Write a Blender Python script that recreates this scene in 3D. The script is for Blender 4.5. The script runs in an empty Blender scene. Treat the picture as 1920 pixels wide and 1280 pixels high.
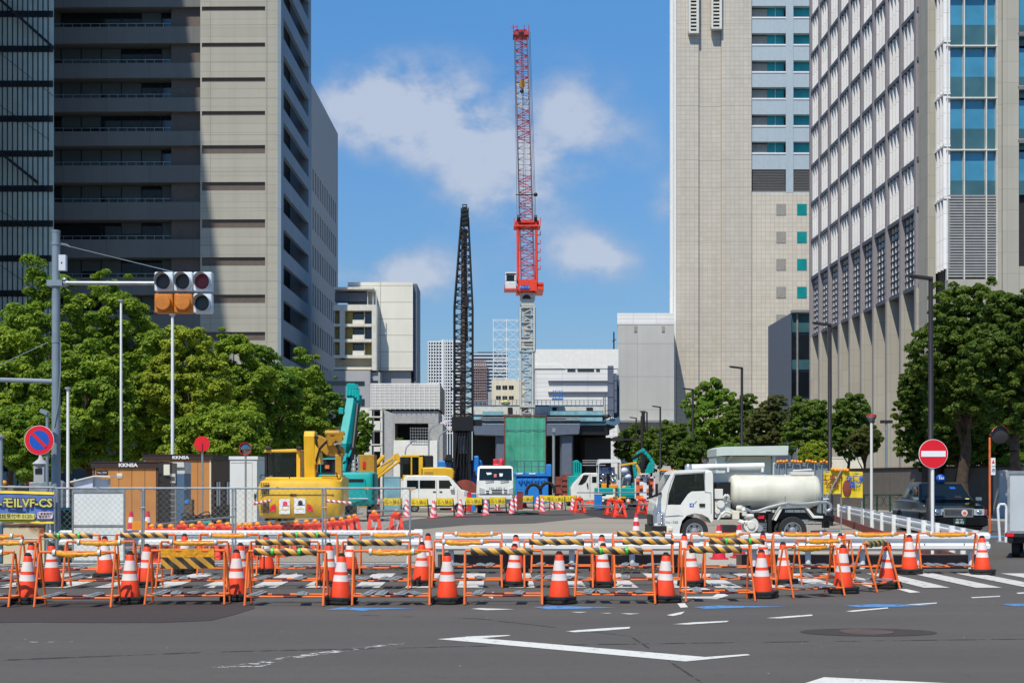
import bpy, bmesh, math, random
import numpy as np
from mathutils import Vector, Matrix, Euler
random.seed(7)
R = math.radians
S = bpy.context.scene
COL = S.collection
F, CX, HY, H = 2500.0, 940.0, 905.0, 1.69     # survey constants: focal length in photo pixels, street axis, horizon, eye height
def W(px, py, Y): return Vector(((px-CX)/F*Y, Y, H-(py-HY)/F*Y))
def GX(px, Y): return (px-CX)/F*Y
def GZ(py, Y): return H-(py-HY)/F*Y
def GY(py): return F*H/(py-HY)

# ------------------------------------------------------------------ camera, sky, sun, exposure
cam = bpy.data.objects.new('camera', bpy.data.cameras.new('camera')); COL.objects.link(cam)
cam.location = (0, 0, H); cam.rotation_euler = (R(90), 0, 0)
cam.data.sensor_width = 36; cam.data.lens = 36*F/1920
cam.data.shift_x = (960-CX)/1920; cam.data.shift_y = (HY-640)/1920
cam.data.clip_start = .1; cam.data.clip_end = 6000
S.camera = cam
SUN = Vector((-.215, -.50, .84)).normalized()
sl = bpy.data.lights.new('sun', 'SUN'); sl.energy = 4.3; sl.angle = R(.53); sl.color = (1, .935, .80)
so = bpy.data.objects.new('sun', sl); COL.objects.link(so); so.rotation_euler = SUN.to_track_quat('Z', 'Y').to_euler()
so.location = (-20, -40, 80)
S.view_settings.view_transform = 'Standard'; S.view_settings.look = 'None'
S.view_settings.exposure = 0.12; S.view_settings.gamma = 1
S.render.engine = 'CYCLES'
try: S.cycles.use_denoising = True
except Exception: pass
S.cycles.max_bounces = 6; S.cycles.diffuse_bounces = 2; S.cycles.transparent_max_bounces = 12

def node(nt, t, **kw):
    n = nt.nodes.new(t)
    for k, v in kw.items(): setattr(n, k, v)
    return n
def math_n(nt, op, a, b=None, c=None, clamp=False):
    n = nt.nodes.new('ShaderNodeMath'); n.operation = op; n.use_clamp = clamp
    for i, x in enumerate((a, b, c)):
        if x is None: continue
        if isinstance(x, (int, float)): n.inputs[i].default_value = x
        else: nt.links.new(x, n.inputs[i])
    return n.outputs[0]
def mixc(nt, fac, a, b, mode='MIX'):
    n = nt.nodes.new('ShaderNodeMix'); n.data_type = 'RGBA'; n.blend_type = mode
    for sock, x in ((n.inputs[0], fac), (n.inputs[6], a), (n.inputs[7], b)):
        if isinstance(x, (int, float)): sock.default_value = x
        elif isinstance(x, tuple): sock.default_value = x if len(x) == 4 else (*x, 1)
        else: nt.links.new(x, sock)
    return n.outputs[2]

w = bpy.data.worlds.new('World'); S.world = w; w.use_nodes = True
nt = w.node_tree; nt.nodes.clear()
wo = node(nt, 'ShaderNodeOutputWorld'); bg = node(nt, 'ShaderNodeBackground')
sky = node(nt, 'ShaderNodeTexSky'); sky.sky_type = 'NISHITA'; sky.sun_disc = False
sky.sun_elevation = math.asin(SUN.z); sky.sun_rotation = math.atan2(SUN.x, SUN.y)
sky.air_density = 1.0; sky.dust_density = .25; sky.ozone_density = 2.2; sky.altitude = 50
tc = node(nt, 'ShaderNodeTexCoord'); sep = node(nt, 'ShaderNodeSeparateXYZ')
nt.links.new(tc.outputs['Generated'], sep.inputs[0])
yy = math_n(nt, 'MAXIMUM', sep.outputs[1], .05)
u = math_n(nt, 'DIVIDE', sep.outputs[0], yy); v = math_n(nt, 'DIVIDE', sep.outputs[2], yy)
front = math_n(nt, 'GREATER_THAN', sep.outputs[1], .06)
tot = None
for (cx, cy, rx, ry, amp) in ((700, 170, 110, 70, 1.0), (830, 200, 150, 85, 1.1), (700, 240, 110, 55, .8), (910, 300, 120, 110, .75),
                              (1085, 165, 85, 70, .55), (1100, 275, 120, 75, .8), (1115, 482, 80, 45, 1.5), (740, 505, 120, 42, 1.3),
                              (960, 390, 120, 70, .65), (1245, 370, 40, 60, .7), (790, 560, 160, 40, .35), (1215, 550, 60, 30, .3),
                              (-400, 250, 500, 160, .9), (2600, 300, 500, 150, .9), (1050, -700, 600, 160, .8)):
    du = math_n(nt, 'MULTIPLY', math_n(nt, 'SUBTRACT', u, (cx-CX)/F), F/rx)
    dv = math_n(nt, 'MULTIPLY', math_n(nt, 'SUBTRACT', v, (HY-cy)/F), F/ry)
    r2 = math_n(nt, 'ADD', math_n(nt, 'MULTIPLY', du, du), math_n(nt, 'MULTIPLY', dv, dv))
    g = math_n(nt, 'MULTIPLY', math_n(nt, 'EXPONENT', math_n(nt, 'MULTIPLY', r2, -.8)), amp)
    tot = g if tot is None else math_n(nt, 'ADD', tot, g)
mp = node(nt, 'ShaderNodeMapping'); mp.inputs['Scale'].default_value = (14, 14, 20)
nt.links.new(tc.outputs['Generated'], mp.inputs[0])
nz = node(nt, 'ShaderNodeTexNoise'); nz.inputs['Scale'].default_value = 1.15; nz.inputs['Detail'].default_value = 9; nz.inputs['Roughness'].default_value = .56
nt.links.new(mp.outputs[0], nz.inputs['Vector'])
dens = math_n(nt, 'SUBTRACT', math_n(nt, 'MULTIPLY', tot, math_n(nt, 'MULTIPLY_ADD', nz.outputs[0], 3.5, -.88)), .17)
cr = node(nt, 'ShaderNodeMapRange'); cr.interpolation_type = 'SMOOTHSTEP'
cr.inputs[1].default_value = 0; cr.inputs[2].default_value = 1.15; cr.inputs[3].default_value = 0; cr.inputs[4].default_value = .76
nt.links.new(dens, cr.inputs[0])
cf = math_n(nt, 'MULTIPLY', cr.outputs[0], front)
rampf = node(nt, 'ShaderNodeMapRange'); rampf.inputs[1].default_value = .07; rampf.inputs[2].default_value = .36; nt.links.new(sep.outputs[2], rampf.inputs[0])
tint = mixc(nt, 1.0, sky.outputs[0], mixc(nt, rampf.outputs[0], (.55, .66, .79), (.65, 1.17, 1.50)), 'MULTIPLY')
cl = mixc(nt, math_n(nt, 'MULTIPLY_ADD', dens, .95, -.12, True), (3.2, 3.9, 5.4), (5.4, 5.8, 6.7))
mx = mixc(nt, cf, tint, cl)
nt.links.new(mx, bg.inputs[0]); bg.inputs[1].default_value = .10
nt.links.new(bg.outputs[0], wo.inputs[0])

# ------------------------------------------------------------------ materials
def lin(c):
    return tuple(((x/255/12.92) if x/255 <= .04045 else ((x/255+.055)/1.055)**2.4) for x in c)
M = {}
def base_mat(name):
    m = bpy.data.materials.new(name); m.use_nodes = True
    nt = m.node_tree; b = nt.nodes['Principled BSDF']; M[name] = m
    return m, nt, b
def mat(name, col, rough=.6, metal=0, var=.10, scale=2.5, bump=0, bscale=30, spec=.5, coat=0, srgb=True, detail=5, streak=0):
    m, nt, b = base_mat(name)
    c = lin(col) if srgb else col
    t = node(nt, 'ShaderNodeTexCoord'); n = node(nt, 'ShaderNodeTexNoise'); n.inputs['Scale'].default_value = scale; n.inputs['Detail'].default_value = detail
    nt.links.new(t.outputs['Object'], n.inputs['Vector'])
    f = math_n(nt, 'MULTIPLY_ADD', n.outputs[0], 2.4, -.7, True)
    o = mixc(nt, f, tuple(max(0, x*(1-var)) for x in c), tuple(min(1, x*(1+var)) for x in c))
    if streak:
        mpn = node(nt, 'ShaderNodeMapping'); mpn.inputs['Scale'].default_value = (1.2, 1.2, .06); nt.links.new(t.outputs['Object'], mpn.inputs[0])
        n3 = node(nt, 'ShaderNodeTexNoise'); n3.inputs['Scale'].default_value = 2.2; n3.inputs['Detail'].default_value = 6; nt.links.new(mpn.outputs[0], n3.inputs['Vector'])
        o = mixc(nt, math_n(nt, 'MULTIPLY', math_n(nt, 'MULTIPLY_ADD', n3.outputs[0], 3, -1.3, True), streak), o, tuple(x*.55 for x in c))
    nt.links.new(o, b.inputs['Base Color'])
    b.inputs['Roughness'].default_value = rough; b.inputs['Metallic'].default_value = metal
    b.inputs['Specular IOR Level'].default_value = spec; b.inputs['Coat Weight'].default_value = coat; b.inputs['Coat Roughness'].default_value = .06
    if bump:
        n2 = node(nt, 'ShaderNodeTexNoise'); n2.inputs['Scale'].default_value = bscale; n2.inputs['Detail'].default_value = 6
        nt.links.new(t.outputs['Object'], n2.inputs['Vector'])
        bp = node(nt, 'ShaderNodeBump'); bp.inputs['Strength'].default_value = bump; bp.inputs['Distance'].default_value = .02
        nt.links.new(n2.outputs[0], bp.inputs['Height']); nt.links.new(bp.outputs[0], b.inputs['Normal'])
    return m
def tile_mat(name, col, line, sx, sz, wx=.03, wz=.03, rough=.7, var=.10, big=None, streak=.25, spec=.3):
    """wall cladding: joints every sx (horizontally) and sz (vertically), panels slightly different from each other"""
    m, nt, b = base_mat(name)
    c, l = lin(col), lin(line)
    t = node(nt, 'ShaderNodeTexCoord'); g = node(nt, 'ShaderNodeNewGeometry')
    sp = node(nt, 'ShaderNodeSeparateXYZ'); nt.links.new(t.outputs['Object'], sp.inputs[0])
    sn = node(nt, 'ShaderNodeSeparateXYZ'); nt.links.new(g.outputs['Normal'], sn.inputs[0])
    def ln(co, axis, step, wd, off=.137):
        fr = math_n(nt, 'FRACT', math_n(nt, 'DIVIDE', math_n(nt, 'ADD', co, 1000+off), step))
        h = math_n(nt, 'LESS_THAN', fr, wd/step)
        return math_n(nt, 'MULTIPLY', h, math_n(nt, 'LESS_THAN', math_n(nt, 'ABSOLUTE', sn.outputs[axis]), .5))
    L = math_n(nt, 'MAXIMUM', math_n(nt, 'MAXIMUM', ln(sp.outputs[0], 0, sx, wx), ln(sp.outputs[1], 1, sx, wx)), ln(sp.outputs[2], 2, sz, wz))
    n = node(nt, 'ShaderNodeTexNoise'); n.inputs['Scale'].default_value = .35; n.inputs['Detail'].default_value = 6
    nt.links.new(t.outputs['Object'], n.inputs['Vector'])
    cb = node(nt, 'ShaderNodeCombineXYZ')
    for i, st in ((0, sx), (1, sx), (2, sz)):
        nt.links.new(math_n(nt, 'FLOOR', math_n(nt, 'DIVIDE', math_n(nt, 'ADD', sp.outputs[i], 1000.137), st)), cb.inputs[i])
    wn = node(nt, 'ShaderNodeTexWhiteNoise'); nt.links.new(cb.outputs[0], wn.inputs['Vector'])
    f = math_n(nt, 'ADD', math_n(nt, 'MULTIPLY', n.outputs[0], .75), math_n(nt, 'MULTIPLY', wn.outputs[0], .28), None, True)
    o = mixc(nt, f, tuple(x*(1-var*1.6) for x in c), tuple(min(1, x*(1+var*1.2)) for x in c))
    if streak:
        mpn = node(nt, 'ShaderNodeMapping'); mpn.inputs['Scale'].default_value = (.8, .8, .03); nt.links.new(t.outputs['Object'], mpn.inputs[0])
        n3 = node(nt, 'ShaderNodeTexNoise'); n3.inputs['Scale'].default_value = 1.3; n3.inputs['Detail'].default_value = 6; nt.links.new(mpn.outputs[0], n3.inputs['Vector'])
        o = mixc(nt, math_n(nt, 'MULTIPLY', math_n(nt, 'MULTIPLY_ADD', n3.outputs[0], 3, -1.25, True), streak), o, tuple(x*.6 for x in c))
    if big:
        B = math_n(nt, 'MAXIMUM', math_n(nt, 'MAXIMUM', ln(sp.outputs[0], 0, big[0], .05, .02), ln(sp.outputs[1], 1, big[0], .05, .02)), ln(sp.outputs[2], 2, big[1], .05, .02))
        o = mixc(nt, math_n(nt, 'MULTIPLY', B, .8), o, tuple(x*.45 for x in c))
    nt.links.new(mixc(nt, L, o, l), b.inputs['Base Color'])
    b.inputs['Roughness'].default_value = rough; b.inputs['Specular IOR Level'].default_value = spec
    return m
def stripe_mat(name, c1, c2, period, axis=(1, 0, 1), rough=.5, wave=.02):
    m, nt, b = base_mat(name)
    t = node(nt, 'ShaderNodeTexCoord'); sp = node(nt, 'ShaderNodeSeparateXYZ'); nt.links.new(t.outputs['Object'], sp.inputs[0])
    n = node(nt, 'ShaderNodeTexNoise'); n.inputs['Scale'].default_value = 9; nt.links.new(t.outputs['Object'], n.inputs['Vector'])
    s = math_n(nt, 'MULTIPLY', n.outputs[0], wave)
    for i in range(3):
        if axis[i]: s = math_n(nt, 'MULTIPLY_ADD', sp.outputs[i], axis[i], s)
    fr = math_n(nt, 'FRACT', math_n(nt, 'DIVIDE', math_n(nt, 'ADD', s, 100), period))
    o = mixc(nt, math_n(nt, 'LESS_THAN', fr, .5), lin(c1), lin(c2))
    o = mixc(nt, math_n(nt, 'MULTIPLY_ADD', n.outputs[0], .8, -.25, True), o, (.25, .2, .15))
    nt.links.new(o, b.inputs['Base Color']); b.inputs['Roughness'].default_value = rough
    return m
def glass_mat(name, col, rough=.06, spec=.8, var=.2, metal=0):
    return mat(name, col, rough=rough, spec=spec, var=var, scale=.6, metal=metal, bump=.015, bscale=.8)
def leaf_mat(name, c1, c2, c3):
    m, nt, b = base_mat(name)
    at = node(nt, 'ShaderNodeAttribute'); at.attribute_name = 'var'
    oi = node(nt, 'ShaderNodeObjectInfo')
    t = node(nt, 'ShaderNodeTexCoord'); n = node(nt, 'ShaderNodeTexNoise'); n.inputs['Scale'].default_value = .9; n.inputs['Detail'].default_value = 3
    nt.links.new(t.outputs['Object'], n.inputs['Vector'])
    o = mixc(nt, at.outputs['Fac'], c1, c2)
    o = mixc(nt, math_n(nt, 'MULTIPLY_ADD', n.outputs[0], 2.5, -.85, True), o, c3)
    o = mixc(nt, math_n(nt, 'MULTIPLY', oi.outputs['Random'], .35), o, c2)
    nt.links.new(o, b.inputs['Base Color']); b.inputs['Roughness'].default_value = .55; b.inputs['Specular IOR Level'].default_value = .35
    tr = node(nt, 'ShaderNodeBsdfTranslucent'); ms = node(nt, 'ShaderNodeMixShader'); ms.inputs[0].default_value = .36
    nt.links.new(mixc(nt, .5, o, (.2, .4, .03)), tr.inputs[0])
    out = nt.nodes['Material Output']
    nt.links.new(b.outputs[0], ms.inputs[1]); nt.links.new(tr.outputs[0], ms.inputs[2]); nt.links.new(ms.outputs[0], out.inputs[0])
    return m

# asphalt with patches, grit and tyre-worn lanes
def asphalt(name, col, grit=.5, wear=.25, cracks=0):
    m, nt, b = base_mat(name); c = lin(col)
    t = node(nt, 'ShaderNodeTexCoord')
    def nz(sc, det=6, vec=None):
        n = node(nt, 'ShaderNodeTexNoise'); n.inputs['Scale'].default_value = sc; n.inputs['Detail'].default_value = det
        nt.links.new(vec or t.outputs['Object'], n.inputs['Vector']); return n.outputs[0]
    mpn = node(nt, 'ShaderNodeMapping'); mpn.inputs['Scale'].default_value = (.06, .9, 1); nt.links.new(t.outputs['Object'], mpn.inputs[0])
    lanes = nz(1.0, 4, mpn.outputs[0]); big = nz(.22); fine = nz(55, 3); mid = nz(6)
    o = mixc(nt, math_n(nt, 'MULTIPLY_ADD', big, 2.2, -.6, True), tuple(x*.86 for x in c), tuple(x*1.12 for x in c))
    o = mixc(nt, math_n(nt, 'MULTIPLY', math_n(nt, 'MULTIPLY_ADD', lanes, 2.6, -.8, True), wear), o, tuple(x*1.45 for x in c))
    o = mixc(nt, math_n(nt, 'MULTIPLY', math_n(nt, 'MULTIPLY_ADD', fine, 3, -1.2, True), grit), o, tuple(x*1.7 for x in c))
    o = mixc(nt, math_n(nt, 'MULTIPLY', math_n(nt, 'MULTIPLY_ADD', mid, 3, -1.6, True), .3), o, tuple(x*.55 for x in c))
    vo = node(nt, 'ShaderNodeTexVoronoi'); vo.inputs['Scale'].default_value = 2.3; nt.links.new(t.outputs['Object'], vo.inputs['Vector'])
    o = mixc(nt, math_n(nt, 'LESS_THAN', vo.outputs['Distance'], .022), o, (.55, .54, .5))     # scattered crumbs of light stone
    nt.links.new(o, b.inputs['Base Color']); b.inputs['Roughness'].default_value = .85; b.inputs['Specular IOR Level'].default_value = .3
    bp = node(nt, 'ShaderNodeBump'); bp.inputs['Strength'].default_value = .35; bp.inputs['Distance'].default_value = .008
    nt.links.new(fine, bp.inputs['Height']); nt.links.new(bp.outputs[0], b.inputs['Normal'])
    return m
asphalt('asphalt', (80, 76, 72), .5, .55); asphalt('asphalt_new', (64, 57, 54), .3, .15); asphalt('asphalt_dark', (58, 54, 54), .3, .1)
asphalt('yard', (138, 130, 117), .5, .5); asphalt('pavement', (150, 145, 138), .3, .2); asphalt('gravel', (156, 150, 138), .9, .3)
mat('ground', (118, 114, 106), .9, var=.2)
def worn_paint(name, col, thr=.30, sc=9):
    m, nt, b = base_mat(name)
    t = node(nt, 'ShaderNodeTexCoord'); n = node(nt, 'ShaderNodeTexNoise'); n.inputs['Scale'].default_value = sc; n.inputs['Detail'].default_value = 9; n.inputs['Roughness'].default_value = .72
    nt.links.new(t.outputs['Object'], n.inputs['Vector'])
    f = node(nt, 'ShaderNodeMapRange'); f.inputs[1].default_value = thr; f.inputs[2].default_value = thr+.09; nt.links.new(n.outputs[0], f.inputs[0])
    nt.links.new(mixc(nt, n.outputs[0], tuple(x*.8 for x in lin(col)), lin(col)), b.inputs['Base Color']); b.inputs['Roughness'].default_value = .7
    nt.links.new(f.outputs[0], b.inputs['Alpha'])
    return m
worn_paint('oil_stain', (77, 73, 69), .50, 1.2); worn_paint('seam_dark', (56, 54, 52), .46, 3); worn_paint('paint_white', (222, 220, 212), .33); worn_paint('paint_worn', (210, 206, 197), .345, 5); worn_paint('paint_faded', (205, 203, 196), .50, 5); worn_paint('paint_blue', (88, 142, 196), .36, 7)
mat('white', (226, 226, 224), .45, var=.05); mat('white_dirty', (214, 211, 202), .5, var=.10, streak=.25)
mat('truck_white', (228, 227, 219), .30, var=.06, coat=.4, streak=.20); mat('tank', (212, 208, 190), .34, var=.09, streak=.38, coat=.3)
mat('orange_pipe', (240, 112, 44), .5, var=.26, scale=5, streak=.2); mat('orange_cone', (248, 70, 24), .55, var=.16, scale=4, streak=.2)
mat('cone_white', (224, 212, 206), .45, var=.06, scale=5); mat('rubber', (30, 29, 29), .75, var=.35, scale=5, bump=.2)
mat('pink_cone', (232, 58, 84), .5, var=.08); mat('red_plastic', (242, 66, 42), .48, var=.10)
mat('weight_grey', (132, 137, 140), .55, var=.25, scale=8, bump=.2); mat('maroon', (88, 30, 32), .55, var=.2)
stripe_mat('tiger', (222, 160, 44), (26, 22, 20), .21, (1, 0, 1.2)); mat('tape_yellow', (234, 162, 40), .42, var=.22, scale=14, bump=.6, bscale=22)
stripe_mat('redwhite', (214, 44, 48), (228, 222, 218), .16, (1, 0, .6)); mat('tape_green', (66, 190, 58), .4)
stripe_mat('pinkwhite', (230, 72, 100), (226, 216, 213), .23, (.9, 0, 1))
mat('galv', (168, 172, 174), .42, metal=.55, var=.16, scale=5); mat('galv_pole', (134, 146, 154), .5, metal=.25, var=.12, scale=3, streak=.2); mat('wire', (150, 154, 154), .5, metal=.4)
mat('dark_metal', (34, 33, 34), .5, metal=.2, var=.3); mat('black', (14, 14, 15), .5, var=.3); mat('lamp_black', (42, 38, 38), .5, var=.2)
mat('steel_brown', (92, 76, 70), .7, var=.25, streak=.3, bump=.2); mat('rust_red', (132, 62, 50), .75, var=.3)
mat('yellow_m', (226, 176, 34), .38, var=.10, coat=.25, streak=.28); mat('yellow_dk', (180, 134, 36), .5, var=.22, streak=.25)
mat('teal_m', (14, 158, 154), .5, var=.10, spec=.3, streak=.22); mat('blue_m', (36, 122, 202), .4, var=.15); mat('red_m', (206, 40, 56), .4, var=.12)
mat('crane_red', (226, 62, 36), .5, var=.14); mat('crane_grey', (186, 188, 184), .5, var=.1, streak=.2); mat('crane_white', (212, 208, 206), .5, var=.08); mat('crane_chord', (104, 84, 90), .5, var=.15); mat('crane_dkred', (176, 48, 58), .5, var=.14)
mat('tyre', (40, 40, 41), .85, var=.2, bump=.2); mat('rim', (180, 180, 178), .35, metal=.7, var=.12)
mat('wood_brown', (190, 128, 66), .6, var=.09, scale=1.5, streak=.15); mat('fascia', (52, 34, 32), .6)
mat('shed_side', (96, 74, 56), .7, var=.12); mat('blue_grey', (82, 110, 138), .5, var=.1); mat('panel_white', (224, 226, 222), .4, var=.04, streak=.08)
glass_mat('glass_dark', (22, 28, 34)); glass_mat('glass_car', (16, 24, 26), .03, .55); glass_mat('glass_teal', (24, 138, 140), .12, .6); glass_mat('glass_blue', (68, 136, 168), .05, .7, .15); glass_mat('glass_spandrel', (62, 98, 106), .15, .5)
glass_mat('glass_grey', (196, 206, 194), .25, .9, .10, .35); mat('mirror', (150, 152, 150), .05, metal=1, var=.05)
m_, nt_, b_ = base_mat('glass_clear'); t_ = node(nt_, 'ShaderNodeTexCoord'); n_ = node(nt_, 'ShaderNodeTexNoise'); nt_.links.new(t_.outputs['Object'], n_.inputs['Vector']); nt_.links.new(mixc(nt_, n_.outputs[0], (.004, .008, .008), (.010, .018, .016)), b_.inputs['Base Color']); b_.inputs['Alpha'].default_value = .62; b_.inputs['Roughness'].default_value = .04
mat('taxi_black', (7, 9, 11), .14, var=.1, coat=.25, spec=.35); mat('chrome', (205, 205, 208), .12, metal=1, var=.05); mat('lens_clear', (205, 210, 215), .1, metal=.4)
mat('sign_red', (222, 24, 40), .4, var=.05); mat('sign_blue', (24, 84, 178), .4, var=.05); mat('sign_white', (232, 232, 232), .4, var=.03)
mat('sign_green', (24, 62, 48), .4); mat('box_metal', (206, 210, 213), .25, metal=.3, var=.1, scale=1.2)
mat('amber', (246, 150, 24), .4, var=.2); mat('signal_white', (206, 212, 218), .5, var=.05, streak=.12); mat('lens_dark', (52, 46, 44), .3, var=.2); mat('lens_red', (120, 22, 34), .3, var=.15)
mat('cover_orange', (196, 116, 34), .55, var=.14, scale=6, bump=.5, bscale=12)
mat('banner_blue', (92, 118, 180), .6, var=.1, scale=3, bump=.3, bscale=3); mat('banner_yellow', (226, 196, 36), .6, var=.08, scale=3, bump=.3, bscale=4); mat('banner_lime', (206, 200, 108), .6)
mat('brown_text', (70, 52, 40), .7); mat('pink_pale', (226, 206, 214), .6)
mat('tarp_silver', (196, 200, 214), .4, var=.12, bump=.6, bscale=5)
m_, nt_, b_ = base_mat('green_mesh')
t_ = node(nt_, 'ShaderNodeTexCoord'); n_ = node(nt_, 'ShaderNodeTexNoise'); n_.inputs['Scale'].default_value = .8; nt_.links.new(t_.outputs['Object'], n_.inputs['Vector'])
nt_.links.new(mixc(nt_, n_.outputs[0], lin((52, 146, 120)), lin((86, 184, 154))), b_.inputs['Base Color']); nt_.links.new(math_n(nt_, 'MULTIPLY_ADD', n_.outputs[0], .7, .28, True), b_.inputs['Alpha']); b_.inputs['Roughness'].default_value = .8
# building claddings
tile_mat('tower_stone', (171, 168, 157), (134, 131, 122), 6.4, 1.0, .05, .03, streak=.2, big=(12.8, 4.2)); mat('tower_band', (94, 83, 76), .6, var=.12)
tile_mat('tower_stone_shade', (114, 114, 112), (92, 92, 90), 5.0, 20, .05, .05, streak=.2); tile_mat('tower_side', (130, 146, 160), (110, 122, 136), 9, 4.2, .05, .05, streak=.15)  # spandrels are the tower's stone, their shade darkened into the colour
mat('recess', (30, 28, 30), .7, var=.2); mat('blind', (84, 92, 92), .6, var=.08)
tile_mat('rt_tile', (198, 190, 178), (164, 156, 146), .66, .66, .045, .05, streak=.2, big=(50, 4.02)); tile_mat('rt_tile2', (206, 198, 184), (172, 160, 148), .66, .66, .045, .05, streak=.1, big=(50, 4.02))
mat('rt_panel', (172, 184, 192), .5, var=.05, streak=.12); mat('rt_blind', (150, 146, 140), .6)
tile_mat('rb_stone', (172, 167, 155), (146, 141, 130), 1.0, 1.6, .03, .03, streak=.2); tile_mat('rb_fin', (232, 231, 232), (180, 178, 180), 50, 1.9, .03, .035, streak=.06); mat('rb_column', (140, 134, 138), .55, var=.06, streak=.1)
mat('rb_slat', (46, 48, 56), .6); mat('annex_wall', (172, 168, 164), .7, var=.06, streak=.15); mat('rb_screen', (84, 87, 98), .6, var=.1); mat('louvre', (150, 150, 150), .5, var=.08)
tile_mat('white_panel', (224, 222, 212), (172, 170, 162), 7.0, 2.1, .09, .09, streak=.15); tile_mat('grey_panel', (168, 170, 174), (140, 142, 148), 5, 3, .08, .06, streak=.2)
tile_mat('grey_box', (186, 186, 184), (156, 156, 156), 9.0, 4.6, .06, .09, streak=.15); mat('white_clad', (232, 232, 230), .5, var=.05, streak=.12)
tile_mat('white_rib', (230, 230, 230), (194, 196, 200), 3.2, .55, .06, .06, streak=.12); mat('cream', (222, 214, 194), .7, var=.06, streak=.2); mat('concrete', (166, 167, 168), .8, var=.1, streak=.35, bump=.2)
mat('deck_blue', (74, 106, 130), .6, var=.3, scale=1.2); mat('pier_grey', (92, 102, 120), .6, var=.1); mat('scaff_aqua', (122, 166, 178), .5, var=.3, scale=1.5)
mat('far_white', (220, 222, 224), .7, var=.05); mat('far_glass', (92, 114, 130), .3, var=.15); mat('far_rust', (150, 124, 118), .7, var=.3)
mat('wall_brown', (112, 104, 96), .8, var=.08, streak=.35); mat('olive', (156, 146, 88), .7); mat('kiosk', (196, 206, 198), .5, var=.05)
mat('bark', (74, 60, 48), .9, var=.35, scale=5, bump=.6, bscale=12)
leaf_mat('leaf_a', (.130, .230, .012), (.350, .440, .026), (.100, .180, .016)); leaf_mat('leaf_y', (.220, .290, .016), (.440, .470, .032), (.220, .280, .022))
leaf_mat('leaf_d', (.056, .104, .012), (.160, .225, .024), (.056, .110, .016)); leaf_mat('leaf_e', (.050, .092, .012), (.160, .215, .024), (.050, .095, .014)); leaf_mat('leaf_b', (.080, .076, .020), (.160, .150, .034), (.040, .072, .018)); leaf_mat('leaf_g', (.100, .200, .014), (.240, .370, .030), (.060, .130, .016))

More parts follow.
